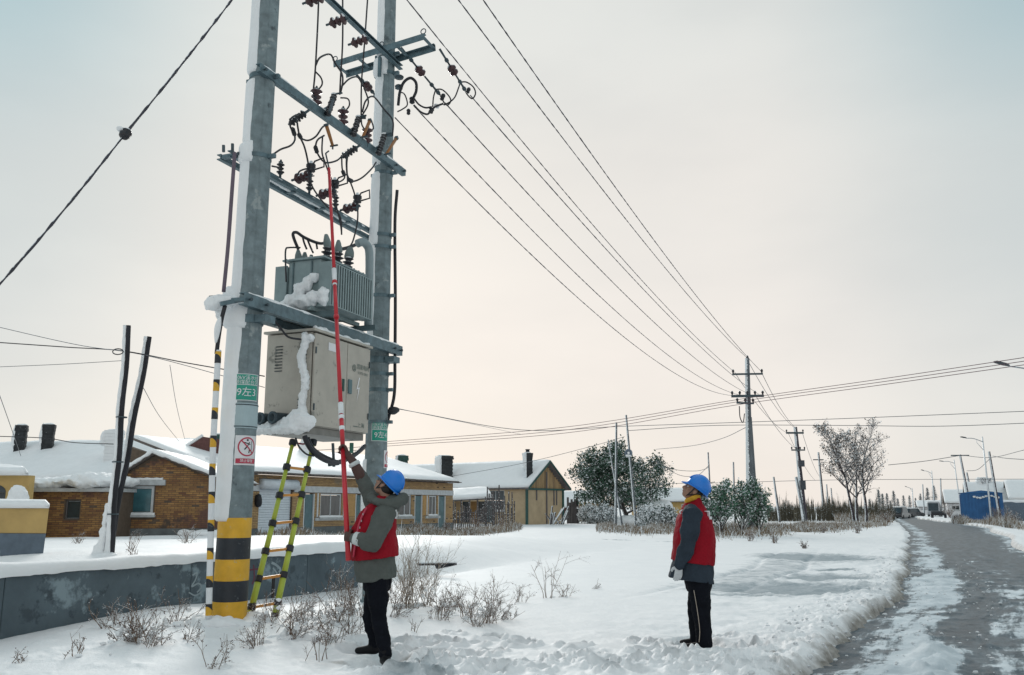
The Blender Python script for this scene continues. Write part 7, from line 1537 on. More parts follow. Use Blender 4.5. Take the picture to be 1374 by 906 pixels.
# ---------------------------------------------------------------- shrubs and dead weeds in the foreground, each one a plant
def weed(label, px, py, H_, n, spread, seed, m=TWIG, D=None, lean=(0, 0), heads=1.0, r0=.006, clumps=0, name='dead_shrub', lv=2, side=.55, zoff=0, hs=.014):
    b_ = gd(px, py, .05) if D is None else at(px, py, D); b_.z = gz(b_.x, b_.y) - .04 + zoff; r_ = thing(name, label, 'shrub', b_, 'dead shrubs and weeds in the snow'); rnd = random.Random(seed); st = MB().use(m, True); hd_ = MB().use(mat('seed_head', (.10, .065, .055), .85, var=.4, bump=0, snow=UP, snow_amt=.62)); sn = MB().use(SNOW, True)
    def seg(p, d, L, r, l):
        K = 5; pts = [p]; dd = d.copy()
        for i in range(K): dd = (dd + Vector((rnd.gauss(0, .13), rnd.gauss(0, .13), rnd.gauss(0, .06) - .02)) + Vector((lean[0], lean[1], 0)) * .12).normalized(); pts.append(pts[-1] + dd * L / K)
        st.tube(pts, [r * (1 - .6 * i / K) for i in range(K + 1)], 4, cap=False)
        if l < lv:
            for k in range(rnd.randint(2, 4)):
                t = rnd.uniform(.25, .95); i = min(K - 1, int(t * K)); a, b__, c = basis(dd); az = rnd.uniform(0, 6.28); seg(pts[i], (dd * (1 - side) + (a * math.cos(az) + b__ * math.sin(az)) * side + UZ * .15).normalized(), L * rnd.uniform(.25, .55), r * .62, l + 1)
        for q in pts[2:]:
            if rnd.random() < .28 * heads:
                c = q + Vector((rnd.gauss(0, .008), rnd.gauss(0, .008), rnd.gauss(0, .008))); e = [Vector((rnd.gauss(0, 1), rnd.gauss(0, 1), rnd.gauss(0, 1))).normalized() * hs * rnd.uniform(.3, .75) for _ in range(4)]; hd_.add([c + e[0], c + e[1], c + e[2], c + e[3]], [(0, 1, 2), (0, 2, 3), (0, 3, 1), (1, 3, 2)])
    for k in range(n):
        az = rnd.uniform(0, 6.28); d = Vector((math.cos(az) * spread * rnd.random() + lean[0], math.sin(az) * spread * rnd.random() + lean[1], 1)).normalized(); seg(b_ + Vector((rnd.gauss(0, .05), rnd.gauss(0, .05), 0)), d, H_ * rnd.uniform(.45, 1.05), r0 * .78 * rnd.uniform(.7, 1.2), 0)
    st.build('stems', parent=r_, kind='stuff'); 
    if hd_.v: hd_.build('seed_heads', parent=r_, kind='stuff')
    if clumps:
        bl = []
        for k in range(clumps): bl.append((b_ + Vector((rnd.gauss(0, .16), rnd.gauss(0, .12), rnd.uniform(.0, H_ * .45))), (rnd.uniform(.03, .075), rnd.uniform(.03, .07), rnd.uniform(.025, .06))))
        bl = [(b_ + Vector((rnd.gauss(0, .13), rnd.gauss(0, .10), rnd.uniform(.0, H_ * .08))), (rnd.uniform(.05, .11), rnd.uniform(.05, .10), rnd.uniform(.025, .05))) for _ in range(clumps // 2)] + [(c, (q[0] * .55, q[1] * .55, q[2] * .45)) for c, q in bl]
        for (c, q) in bl: blob_mb(sn, c, q, rnd.randint(0, 40), 8, 5, .4)
        so = sn.build('caught_snow', parent=r_, kind='stuff'); bake_remesh(so, .013, 1, .035, .045)
    return r_
weed('dense snow-clogged dead shrub before the wall at the left', 178, 868, .55, 26, .9, 1, clumps=46, hs=.022, r0=.007)
weed('sparse twigs to the right of the snow-clogged shrub', 232, 850, .50, 8, .9, 2, lean=(.3, 0), clumps=6, hs=.02)
weed('single thorny twig cluster standing in front of the banded pole', 292, 893, .34, 6, .35, 3, heads=1.0, clumps=3, hs=.02)
weed('thin sagging weed in the open snow left of the snow-clogged shrub', 100, 880, .30, 6, .8, 4, clumps=3)
weed('very small weed, farthest left one before the concrete wall', 22, 886, .16, 4, .7, 41)
weed('small dead weed at the foot of the wall at the left', 168, 826, .22, 6, .5, 42)
weed('spreading shrub right of the ladder feet', 392, 862, .55, 16, 1.0, 5, lean=(.25, 0), clumps=30, hs=.02)
weed('long twig reaching up to the right beside the ladder', 378, 856, .95, 4, .3, 6, lean=(.75, .2), heads=1.3, hs=.022, clumps=4)
weed('reddish shrub left of the kneed legs of the rod worker', 452, 845, .62, 18, .7, 7, clumps=22, hs=.02)
weed('upright stalks right behind the low wall end near the rod', 466, 812, .75, 9, .3, 8, D=11.8, clumps=6)
weed('bent twigs in the snow before the spreading shrub', 425, 880, .24, 5, .8, 9, hs=.018)
weed('short stalks in front of the rod worker shoes at the left', 408, 842, .35, 8, .8, 91, clumps=8)
weed('tall bushy pale stalks just right of the rod worker', 547, 822, 1.05, 34, .50, 10, TWIGT, clumps=8, r0=.0055, lv=2, side=.4, hs=.012)
weed('second pale bushy stalk clump right of the rod worker', 572, 818, .80, 24, .6, 11, TWIGT, clumps=5, r0=.005, side=.4, hs=.012)
weed('reddish weeds in the row right of the pale stalks', 600, 826, .50, 16, .7, 12, clumps=5)
weed('low reddish weeds in the middle of the row', 628, 832, .50, 14, .9, 13, clumps=6)
weed('bushy low weed with a taller sprig, right part of the row', 655, 838, .62, 18, .8, 14, clumps=6)
weed('thin weed between the row and the single sprig', 694, 806, .36, 7, .6, 15)
weed('single tree-shaped dead sprig in the middle of the field', 737, 800, .92, 6, .45, 16, heads=1.3, side=.62, hs=.014)
weed('low twigs at the right of the single sprig', 758, 798, .34, 7, .9, 17, clumps=2)
weed('tiny pair of dead stalks in the open snow', 553, 852, .20, 4, .15, 18, lv=1, heads=2)
weed('fallen grass wisps right of the single sprig', 795, 788, .22, 5, 1.0, 19, lean=(.9, 0), heads=.4)
weed('small dead stalk behind the wall by the brick house', 175, 742, .45, 7, .5, 20, D=17)
weed('dead weeds on the yard snow in front of the brick house', 250, 728, .60, 12, .8, 21, D=24, r0=.009)
weed('dead weeds on the yard snow below the small outbuilding', 105, 728, .40, 10, .9, 22, D=24, r0=.008)
for k, (px, py, D, H_) in enumerate(((1040, 720, 38, .5), (1078, 728, 33, .35), (930, 716, 44, .6), (1005, 719, 40, .7), (1150, 712, 52, .6), (600, 716, 54, .9), (640, 714, 56, 1.0), (675, 711, 58, 1.1), (560, 718, 50, .8), (1190, 706, 75, 1.5), (1105, 712, 52, .6), (1350, 704, 84, 1.6), (1362, 706, 82, 1.3), (1340, 704, 86, 1.5), (1275, 694, 118, 2.2))):
    weed(['sprig standing alone in front of the weed belt', 'tiny sprig in the open snow before the weed belt', 'weed beside the hip of the right worker', 'weed clump in front of the tall concrete pole', 'weed clump right in the weed belt', 'tall frosted weed below the last teal door', 'tall frosted weed before the lean-to fence', 'tall frosted weed below the dark house window', 'frosted weed below the brick row windows', 'dark rounded bush at the road bend', 'weed clump near the middle of the right belt', 'tangled bush at the foot of the tallest lamp', 'bush under the right road-side houses', 'bare bush right of the blue container', 'dark bush left of the blue container'][k], px, py, H_, 16 if D > 60 else 12, .6, 200 + k, D=D, r0=.004 + D * .00022, hs=.010 + D * .0007, lv=2, clumps=5 if D > 60 else 0)
rq = random.Random(77)
for k, (px, py, H_, n_, ln) in enumerate(((345, 872, .34, 9, -.3), (365, 848, .45, 8, .1), (418, 852, .42, 10, .3), (438, 866, .35, 9, -.1), (470, 858, .40, 9, .2), (150, 850, .36, 8, -.4), (205, 872, .32, 9, .4), (255, 866, .26, 6, .3), (330, 846, .30, 7, -.2), (478, 836, .50, 9, -.1), (530, 835, .45, 12, .3), (588, 836, .34, 10, .2), (615, 818, .34, 9, -.2), (640, 842, .34, 10, .2), (674, 832, .30, 8, .4), (525, 812, .70, 12, .0))):
    weed(['wispy weed low in front of the banded pole, with bent tips', 'wispy weed just before the ladder foot', 'wispy weed behind the spreading shrub', 'wispy weed between the spreading shrub and the rod worker', 'wispy weed close to the knees of the rod worker', 'wispy weed on the wall side of the snow-clogged shrub', 'wispy weed on the near side of the snow-clogged shrub', 'wispy weed between the snow-clogged shrub and the striped tube', 'wispy weed touching the ladder foot collar', 'wispy tall weed behind the legs of the rod worker', 'wispy weed at the back heel of the rod worker', 'wispy weed before the pale stalks', 'wispy weed behind the reddish weeds of the row', 'wispy weed in front of the reddish weeds of the row', 'wispy weed at the far end of the weed row', 'wispy tall weed just behind the back of the rod worker'][k], px, py, H_, n_ + 3, .9, 300 + k, lean=(ln, rq.uniform(-.2, .2)), heads=1.2, hs=.016, r0=.0055, side=.5)
# plank lying on two stubs in the snow
pk = thing('fallen_plank', 'dark plank lying half buried in the snow between the two workers', 'plank', gd(585, 765, .0)); a, b_ = at(548, 758, 20.2), at(612, 757, 19.4)
mb = MB().use(TIMB); mb.bar(a, b_, .05, .04); mb.build('plank', parent=pk); mb = MB().use(TIMB); mb.prism([at(583, 758.5, 19.7), at(611, 758.5, 19.4), at(600, 761, 19.4), at(586, 764, 19.6)], Vector((0, .2, 0))); mb.build('bracket', parent=pk)
mb = MB().use(SNOW, True); mb.tube([a.lerp(b_, k / 12) + UZ * .035 for k in range(13)], [.012 + .012 * random.random() for k in range(13)], 6); mb.build('lying_snow', parent=pk)
# lumps of ploughed snow along the road edge and in the tracks
rnd = random.Random(5); bl = []; mb = MB().use(mat('slush_lump', (.68, .70, .72), .6, var=.15, scale=5, bump=.4, stain=((.36, .34, .32), 6, .62)), True)
for k in range(520):
    y = 7.9 * math.exp(rnd.random() * 1.25); x = float(road_left(y)) + rnd.gauss(-.35, .45) if rnd.random() < .65 else float(road_left(y)) + rnd.uniform(.1, 1.7)
    s_ = rnd.uniform(.008, .032) * (1 if x < float(road_left(y)) else .8); z = gz(x, y) if x < float(road_left(y)) - .1 else ROADZ + .03
    blob_mb(mb, Vector((x, y, z + s_ * .2)), (s_, s_ * rnd.uniform(.6, 1), s_ * rnd.uniform(.5, .9)), k % 60, 7, 4, .5)
o = mb.build('snow_lumps', kind='stuff'); o['label'] = 'lumps of dirty ploughed snow strewn along the road edge'; o['category'] = 'snow lumps'
# ---------------------------------------------------------------- people
SKIN = mat('skin', (.30, .165, .115), .55, var=.12, scale=20, bump=.05)
VEST = mat('red_vest_cloth', (.27, .006, .016), .8, spec=.15, var=.14, scale=5, bump=.25, bscale=30)
JGREY = mat('grey_jacket_cloth', (.095, .105, .098), .85, spec=.15, var=.14, scale=6, bump=.25, bscale=40)
JNAVY = mat('slate_jacket_cloth', (.030, .042, .058), .8, spec=.15, var=.2, scale=6, bump=.25, bscale=40)
TROU = mat('black_trouser_cloth', (.007, .008, .012), .9, spec=.1, var=.25, scale=6, bump=.2, bscale=40)
BOOT = mat('black_boot', (.007, .007, .009), .6, spec=.2, var=.3)
HELM = mat('blue_helmet', (.006, .185, .66), .38, var=.05, bump=.0, coat=.1)
GLOVEB = mat('brown_glove', (.075, .038, .032), .8, var=.2); GLOVEW = mat('white_glove', (.56, .58, .60), .8, var=.1)
CUFF = mat('white_cuff', (.55, .58, .58), .8, var=.1); YCOL = mat('yellow_collar', (.55, .29, .02), .8, var=.1); HAIR = mat('black_hair', (.012, .011, .011), .7, var=.3)
def loft(mb, pts, rad, side, nseg=14, capk=4, flat=False):
    """closed tapered limb; rad = [(r_side, r_other)]; side = preferred direction of the first radius"""
    pts = [Vector(p) for p in pts]; rad = [r if isinstance(r, tuple) else (r, r) for r in rad]; side = Vector(side); vs = []; rings = 0; m = len(pts)
    def ringv(c, d, ra, rb):
        a = side - d * side.dot(d)
        a = a.normalized() if a.length > .05 else basis(d)[0]
        b_ = d.cross(a)
        for k in range(nseg):
            t = 6.28318 * k / nseg; vs.append(c + a * math.cos(t) * ra + b_ * math.sin(t) * rb)
    d0 = (pts[1] - pts[0]).normalized(); d1 = (pts[-1] - pts[-2]).normalized()
    for k in range(0 if flat else capk): 
        q = math.pi / 2 * (1 - k / capk); s_ = max(.06, math.cos(q)); h_ = math.sin(q) * min(rad[0]); ringv(pts[0] - d0 * h_, d0, rad[0][0] * s_, rad[0][1] * s_); rings += 1
    for i in range(m):
        d = (pts[min(i + 1, m - 1)] - pts[max(0, i - 1)]).normalized(); ringv(pts[i], d, *rad[i]); rings += 1
    for k in range(capk - 1, -1, -1):
        q = math.pi / 2 * (1 - k / capk); s_ = max(.06, math.cos(q)); h_ = math.sin(q) * min(rad[-1]); ringv(pts[-1] + d1 * h_, d1, rad[-1][0] * s_, rad[-1][1] * s_); rings += 1
    n = nseg; fs = [(i * n + k, i * n + (k + 1) % n, (i + 1) * n + (k + 1) % n, (i + 1) * n + k) for i in range(rings - 1) for k in range(n)]; fs += [tuple(range(n))[::-1], tuple((rings - 1) * n + k for k in range(n))]
    mb.add(vs, fs)
def ell(mb, c, r, M=None, n=16, m=10):
    c = Vector(c); vs = []
    for i in range(m + 1):
        th = math.pi * i / m
        for k in range(n):
            ph = 6.28318 * k / n; v = Vector((math.sin(th) * math.cos(ph) * r[0], math.sin(th) * math.sin(ph) * r[1], math.cos(th) * r[2]))
            if i in (0, m): v += Vector((math.cos(ph), math.sin(ph), 0)) * .0005
            vs.append(c + (M @ v if M else v))
    mb.add(vs, [(i * n + k, i * n + (k + 1) % n, (i + 1) * n + (k + 1) % n, (i + 1) * n + k) for i in range(m) for k in range(n)] + [tuple(range(n))[::-1], tuple(m * n + k for k in range(n))])
def skinmesh(mb, name, m, parent, voxel=.012, it=4, disp=0, dscale=.1):
    mb.use(m, True); mb.mi = [0] * len(mb.mi); mb.mats = [m]; o = mb.build(name, parent=parent); bake_remesh(o, voxel, it, disp, dscale); o.data.materials.clear(); o.data.materials.append(m); return o
def head_frame(f, u):
    f = Vector(f).normalized(); u = Vector(u); u = (u - f * u.dot(f)).normalized(); l = u.cross(f); return Matrix((f, l, u)).transposed()
def add_head(mb, c, M):
    """head with face; local x forward, y to the left, z up; c = centre of the skull"""
    T = lambda x, y, z: c + M @ Vector((x, y, z))
    ell(mb, T(-.005, 0, .015), (.098, .077, .10), M); ell(mb, T(.028, 0, -.045), (.068, .060, .075), M); ell(mb, T(.052, 0, -.088), (.036, .038, .028), M)      # skull, face, chin
    ell(mb, T(.010, 0, -.070), (.062, .058, .045), M)
    loft(mb, [T(.086, 0, .012), T(.098, 0, -.010), T(.112, 0, -.034)], [.010, .013, .017], M @ Vector((0, 1, 0)), 8, 2)     # nose
    for s_ in (-1, 1):
        ell(mb, T(.096, s_ * .013, -.038), (.012, .010, .009), M); ell(mb, T(.078, s_ * .034, .018), (.020, .026, .010), M); ell(mb, T(.062, s_ * .046, -.022), (.026, .020, .022), M)
        ell(mb, T(-.006, s_ * .080, -.018), (.022, .010, .033), M); ell(mb, T(-.012, s_ * .086, -.008), (.018, .008, .022), M)
    ell(mb, T(.088, 0, -.060), (.013, .026, .007), M); ell(mb, T(.086, 0, -.071), (.012, .022, .008), M)                      # lips
def face_bits(parent, c, M, glasses=False):
    T = lambda x, y, z: c + M @ Vector((x, y, z))
    for s_ in (-1, 1):
        mb = MB().use(SIGNW, True); ell(mb, T(.079, s_ * .031, .000), (.012, .013, .010), M); mb.build('eye', parent=parent); mb = MB().use(INK, True); ell(mb, T(.089, s_ * .031, .000), (.004, .006, .006), M); mb.build('pupil', parent=parent)
        mb = MB().use(HAIR, True); loft(mb, [T(.090, s_ * .016, .020), T(.086, s_ * .034, .024), T(.074, s_ * .050, .018)], [.004, .005, .003], M @ Vector((0, 0, 1)), 6, 2); mb.build('eyebrow', parent=parent)
    mb = MB().use(mat('lip_colour', (.26, .09, .075), .5, var=.1), True); ell(mb, T(.096, 0, -.0655), (.006, .020, .006), M); mb.build('mouth', parent=parent)
    mb = MB().use(HAIR, True); ell(mb, T(-.032, 0, .00), (.080, .0815, .080), M); o = mb.build('hair', parent=parent)
    if glasses:
        mb = MB().use(INK, True)
        for s_ in (-1, 1):
            mb.tube([T(.100, s_ * .032 + .021 * math.cos(a), .002 + .016 * math.sin(a)) for a in np.linspace(0, 6.28, 13)], .0025, 5); mb.tube([T(.098, s_ * .054, .004), T(.05, s_ * .084, .004), T(-.01, s_ * .090, .0)], .003, 5)
        mb.tube([T(.103, -.011, .004), T(.103, .011, .004)], .0025, 5); mb.build('glasses', parent=parent)
def add_helmet(parent, c, M, strap=True):
    T = lambda x, y, z: c + M @ Vector((x, y, z)); vs = []; n, m_ = 36, 12
    mb = MB().use(HELM, True)
    for lay in (0, 1):
        for i in range(m_ + 1):
            th = math.pi / 2 * (1 - i / m_) * 1.0; k_ = 1 - .06 * lay
            for k in range(n):
                ph = 6.28318 * k / n; rx, ry, rz = .134, .112, .162; s_ = math.sin(th) ** .82
                ridge = 1 + .05 * math.exp(-(math.sin(ph) / .22) ** 2) * math.sin(th) * (0 if i == 0 else 1) * 1.0
                vs.append(T((-.012 + rx * s_ * math.cos(ph)) * k_, ry * s_ * math.sin(ph) * k_, (.018 + rz * math.cos(th) ** .9 * ridge) - .006 * lay))
    L = n * (m_ + 1); fs = [(i * n + k, i * n + (k + 1) % n, (i + 1) * n + (k + 1) % n, (i + 1) * n + k) for i in range(m_) for k in range(n)]; fs += [tuple(L + q for q in f[::-1]) for f in fs] + [(k, L + k, L + (k + 1) % n, (k + 1) % n) for k in range(n)]
    mb.add(vs, fs); h = mb.build('helmet', parent=parent)
    # brim with peak, cap ridge
    mb = MB().use(HELM, True); A = []
    for (ro, z) in ((.94, .022), (1.10, .012), (1.10, .005), (.94, .012)):
        for k in range(n):
            ph = 6.28318 * k / n; pk = 1 + (.20 * max(0, math.cos(ph)) ** 4 if ro > 1 else 0); A.append(T(-.012 + .142 * ro * math.cos(ph) * pk, .112 * ro * math.sin(ph), z - (.022 * max(0, math.cos(ph)) ** 3 if ro > 1 else 0)))
    mb.add(A, [(j * n + k, j * n + (k + 1) % n, ((j + 1) % 4) * n + (k + 1) % n, ((j + 1) % 4) * n + k) for j in range(4) for k in range(n)]); mb.build('brim', parent=h)
    mb = MB().use(HELM, True); mb.tube([T(-.012 + .146 * math.sin(a), 0, .018 + .163 * math.cos(a)) for a in np.linspace(-1.2, 1.2, 15)], .009, 6); mb.build('ridge', parent=h)
    if strap:
        mb = MB().use(INK, True)
        for s_ in (-1, 1): mb.tube(crom([T(.035, s_ * .094, .02), T(.040, s_ * .075, -.05), T(.050, s_ * .045, -.105), T(.055, 0, -.122)], 4), .006, 5); mb.tube(crom([T(-.06, s_ * .09, .02), T(-.01, s_ * .083, -.045), T(.045, s_ * .055, -.098)], 4), .006, 5)
        mb.build('chin_strap', parent=parent)
def add_hand(mb, w_, d, palm_n, grip=True, size=1.0, curl=1.0):
    """palm and five separate fingers; w_ wrist, d towards the knuckles, palm_n the way the palm faces"""
    d = Vector(d).normalized(); pn = Vector(palm_n); pn = (pn - d * pn.dot(d)).normalized(); s_ = d.cross(pn); S = size
    loft(mb, [w_, w_ + d * .04 * S, w_ + d * .085 * S], [(.030 * S, .020 * S), (.038 * S, .018 * S), (.042 * S, .016 * S)], s_, 12, 3)
    for k, (off, L) in enumerate(((-.031, .066), (-.0105, .078), (.0105, .074), (.031, .058))):
        p = w_ + d * .088 * S + s_ * off * S; c1 = (d * math.cos(.75 * curl) + pn * math.sin(.75 * curl)); c2 = (d * math.cos(1.9 * curl) + pn * math.sin(1.9 * curl)); c3 = (d * math.cos(2.8 * curl) + pn * math.sin(2.8 * curl)); a = L * S
        q1 = p + c1 * a * .48; q2 = q1 + c2 * a * .34; q3 = q2 + c3 * a * .26; loft(mb, [p, q1, q2, q3], [.0112 * S, .0105 * S, .0098 * S, .0085 * S], s_, 8, 2)
    p = w_ + d * .03 * S - s_ * .028 * S; q1 = p + (d * .55 - s_ * .6 + pn * .5).normalized() * .040 * S; q2 = q1 + (d * .55 + pn * .9 + s_ * .1).normalized() * .034 * S; q3 = q2 + (d * .2 + pn * .7 + s_ * .6).normalized() * .022 * S
    loft(mb, [p, q1, q2, q3], [.0145 * S, .0135 * S, .0115 * S, .0095 * S], s_, 8, 2)
YV = Vector((0, 1, 0)); XV = Vector((1, 0, 0))
def Jf(D0): return lambda px, py, dy=0.0: at(px, py, D0 + dy)

# ===== worker holding the rod (left) =====
D0 = 9.42; J = Jf(D0)
wk = thing('person', 'worker in blue helmet, red vest and grey jacket reaching up with a long red rod', 'person', J(510, 882))
hipN, hipF = J(506, 786, -.11), J(507, 784, .11)
kneeN, kneeF = J(508, 828, -.13), J(497, 826, .16); ankN, ankF = J(517, 875, -.19), J(502, 861, .26)
hd_c = J(518, 652, .02); HM = head_frame((-.66, .34, .66), (.66, .0, .70))
shN, shF = J(516, 690, -.18), J(503, 680, .17); neck = J(520, 674, 0)
elN = J(500, 729, -.28); wrN = J(476, 722, -.235); hnN = rodT(t_at_y(720)); elF = J(489, 648, .25); wrF = J(474, 620, .22); hnF = rodT(t_at_y(604))
b = MB(); add_head(b, hd_c, HM); loft(b, [J(522, 678), hd_c + HM @ Vector((-.02, 0, -.05))], [.062, .055], XV)
loft(b, [J(506, 782), J(503, 750), J(506, 715), J(515, 690)], [(.13, .17), (.12, .15), (.13, .17), (.10, .16)], XV)
for a_, e_, w_ in ((shN, elN, wrN), (shF, elF, wrF)): loft(b, [a_, a_.lerp(e_, .5), e_, e_.lerp(w_, .5), w_], [.055, .050, .040, .036, .028], XV)
for h_, k_, a_ in ((hipN, kneeN, ankN), (hipF, kneeF, ankF)): loft(b, [h_, h_.lerp(k_, .5), k_, k_.lerp(a_, .4), a_, a_ - UZ * .04], [.085, .075, .055, .055, .038, .038], XV); loft(b, [a_ - UZ * .04, a_ - UZ * .05 + Vector((-.04, 0, 0))], [.026, .020], YV)
skinmesh(b, 'body', SKIN, wk, .0085, 3)
face_bits(wk, hd_c, HM, True); add_helmet(wk, hd_c + HM @ Vector((-.012, 0, .018)), HM)
# jacket: torso, sleeves, hem
b = MB(); loft(b, [J(505, 778), J(504, 765), J(503, 752), J(501, 735), J(501, 712), J(507, 694), J(514, 680)], [(.200, .235), (.210, .236), (.208, .228), (.190, .215), (.178, .21), (.148, .185), (.08, .12)], XV, 24, flat=True)
loft(b, [shN + Vector((.0, .03, .0)), shN.lerp(elN, .35), shN.lerp(elN, .75), elN], [.112, .115, .100, .090], XV, 16); loft(b, [elN, elN.lerp(wrN, .5), wrN.lerp(elN, .06)], [.088, .080, .060], XV, 16)
loft(b, [shF + Vector((.03, -.04, -.03)), shF.lerp(elF, .5), elF, elF.lerp(wrF, .35)], [.105, .090, .075, .062], XV, 16)
skinmesh(b, 'jacket', JGREY, wk, .011, 2, .034, .085)
# hood lying on the neck
b = MB(); 
loft(b, [J(504, 673, -.15), J(519, 677, -.17), J(533, 675, -.13), J(541, 669, -.02), J(539, 668, .08), J(524, 668, .14)], [(.040, .045), (.055, .055), (.062, .060), (.066, .062), (.055, .05), (.04, .04)], UZ, 14)
loft(b, [J(502, 672, -.06), J(497, 668, .05), J(500, 664, .14)], [(.045, .05), (.05, .05), (.045, .045)], UZ, 12); loft(b, [J(522, 683, -.05), J(527, 676, 0)], [(.11, .13), (.09, .11)], XV)
skinmesh(b, 'hood', JGREY, wk, .011, 3, .018, .06)
# vest
b = MB(); loft(b, [J(504, 749), J(503, 735), J(502, 712), J(508, 696), J(514, 684)], [(.240, .266), (.240, .266), (.232, .262), (.205, .245), (.150, .17)], XV, 26, 2, flat=True)
vest = skinmesh(b, 'vest', VEST, wk, .011, 2, .030, .12)
b = MB(); pv = [J(492, 681, -.20), J(483, 700, -.22), J(478, 722, -.22), J(474, 748, -.20)]
mb = MB().use(SIGNR, True); mb.tube(crom(pv, 5), .011, 6); mb.build('vest_edge', parent=wk)
mb = MB().use(mat('vest_print_pale', (.45, .30, .32), .8, var=.2)); 
for k in range(5): p = J(487 - k * 2.1, 690 + k * 9, -.225); mb.box(p, (.012, .01, .02))
mb.build('vest_button', parent=wk, kind='stuff')
mb = MB().use(WHITEP); p = J(531.5, 690, -.10); 
for q in ((0, .03, .02, .03), (.012, .0, .012, .05), (-.012, -.005, .03, .012), (.0, -.03, .014, .03)): mb.box(p + Vector((q[0], -.03, q[1])), (q[2], .012, q[3]), (Vector((.9, .4, 0)).normalized(), Vector((-.4, .9, 0)).normalized(), UZ))
mb.build('vest_print', parent=wk)
# trousers, boots
b = MB(); loft(b, [J(506, 766), J(506, 782)], [(.155, .19), (.150, .185)], XV, 18)
for h_, k_, a_ in ((hipN, kneeN, ankN), (hipF, kneeF, ankF)): loft(b, [h_ + UZ * .05, h_.lerp(k_, .5), k_, k_.lerp(a_, .5), a_ + UZ * .02, a_ - UZ * .02], [.118, .106, .080, .072, .062, .064], XV, 14)
skinmesh(b, 'trousers', TROU, wk, .011, 2, .034, .08)
for a_ in (ankN, ankF):
    b = MB(); loft(b, [a_ + UZ * .02, a_ - UZ * .05], [.060, .058], XV); tw = Vector((.30, -1, 0)).normalized() if a_ is ankN else Vector((-1, .05, 0)); sw = UZ.cross(tw); loft(b, [a_ - tw * .045 - UZ * .082, a_ + tw * .06 - UZ * .078, a_ + tw * .165 - UZ * .090], [(.050, .046), (.054, .044), (.048, .034)], sw)
    if a_ is ankN: pass
    skinmesh(b, 'boot', BOOT, wk, .010, 2)
# gloves and cuffs
b = MB(); dN = (hnN - wrN).normalized(); add_hand(b, hnN - dN * .085 + Vector((.0, -.035, 0)), dN, Vector((0, 1, 0)), size=1.22); loft(b, [wrN.lerp(elN, .02), hnN - dN * .06 + Vector((0, -.03, 0))], [.040, .036], YV); skinmesh(b, 'glove', GLOVEB, wk, .006, 1)
b = MB(); dF = (hnF - wrF).normalized(); up_d = (dF + UZ * .8).normalized(); add_hand(b, hnF - up_d * .075 + Vector((.035, .0, 0)), up_d, Vector((-1, -.2, .1)), size=1.2); loft(b, [elF.lerp(wrF, .30), elF.lerp(wrF, .75), wrF, hnF - up_d * .05 + Vector((.03, 0, 0))], [.066, .056, .046, .036], XV); skinmesh(b, 'long_glove', GLOVEB, wk, .0065, 1)
mb = MB().use(CUFF, True); d = (elN - wrN).normalized(); mb.lathe(wrN - d * .01, d, [(0, .050), (.01, .064), (.075, .070), (.08, .055)], 16); mb.build('cuff', parent=wk)
mb = MB().use(CUFF, True); d = (elF - wrF).normalized(); mb.lathe(wrF + d * .0, d, [(0, .045), (.008, .060), (.040, .064), (.045, .05)], 16); mb.build('cuff', parent=wk)

# ===== watching worker (right) =====
D0 = 9.98; J = Jf(D0)
wr_ = thing('person', 'worker standing with arms down, white gloves, blue helmet and red vest, looking up', 'person', J(940, 866))
hipN, hipF = J(938, 785, -.10), J(939, 784, .10); kneeN, kneeF = J(942, 828, -.10), J(934, 826, .11); ankN, ankF = J(945, 861, -.11), J(937, 856, .14)
hd_c = J(930.5, 658.5, 0); HM = head_frame((-.80, -.05, .60), (.58, 0, .82))
shN, shF = J(928, 691, -.20), J(929, 690, .20); elN, elF = J(922, 733, -.25), J(921, 732, .25); wrN, wrF = J(911.5, 758, -.23), J(912, 757, .22)
b = MB(); add_head(b, hd_c, HM); loft(b, [J(932, 680), hd_c + HM @ Vector((-.02, 0, -.05))], [.062, .055], XV)
loft(b, [J(937, 782), J(935, 750), J(933, 715), J(932, 690)], [(.13, .17), (.12, .15), (.13, .17), (.10, .16)], XV)
for a_, e_, w_ in ((shN, elN, wrN), (shF, elF, wrF)): loft(b, [a_, a_.lerp(e_, .5), e_, e_.lerp(w_, .5), w_], [.055, .050, .040, .036, .028], XV)
for h_, k_, a_ in ((hipN, kneeN, ankN), (hipF, kneeF, ankF)): loft(b, [h_, h_.lerp(k_, .5), k_, k_.lerp(a_, .4), a_, a_ - UZ * .03], [.085, .075, .055, .055, .038, .038], XV); loft(b, [a_ - UZ * .03, a_ - UZ * .04 + Vector((-.12, 0, 0))], [.03, .028], YV)
skinmesh(b, 'body', SKIN, wr_, .0085, 3)
face_bits(wr_, hd_c, HM, False); add_helmet(wr_, hd_c + HM @ Vector((-.010, 0, .016)), HM)
b = MB(); loft(b, [J(927, 779), J(928.2, 768), J(929.8, 756), J(931, 735), J(931, 712), J(931, 696), J(932, 687)], [(.245, .25), (.236, .25), (.222, .25), (.205, .24), (.195, .23), (.140, .18), (.07, .10)], XV, 24, flat=True)
loft(b, [J(931, 776)], [(.2, .22)], XV) if False else None

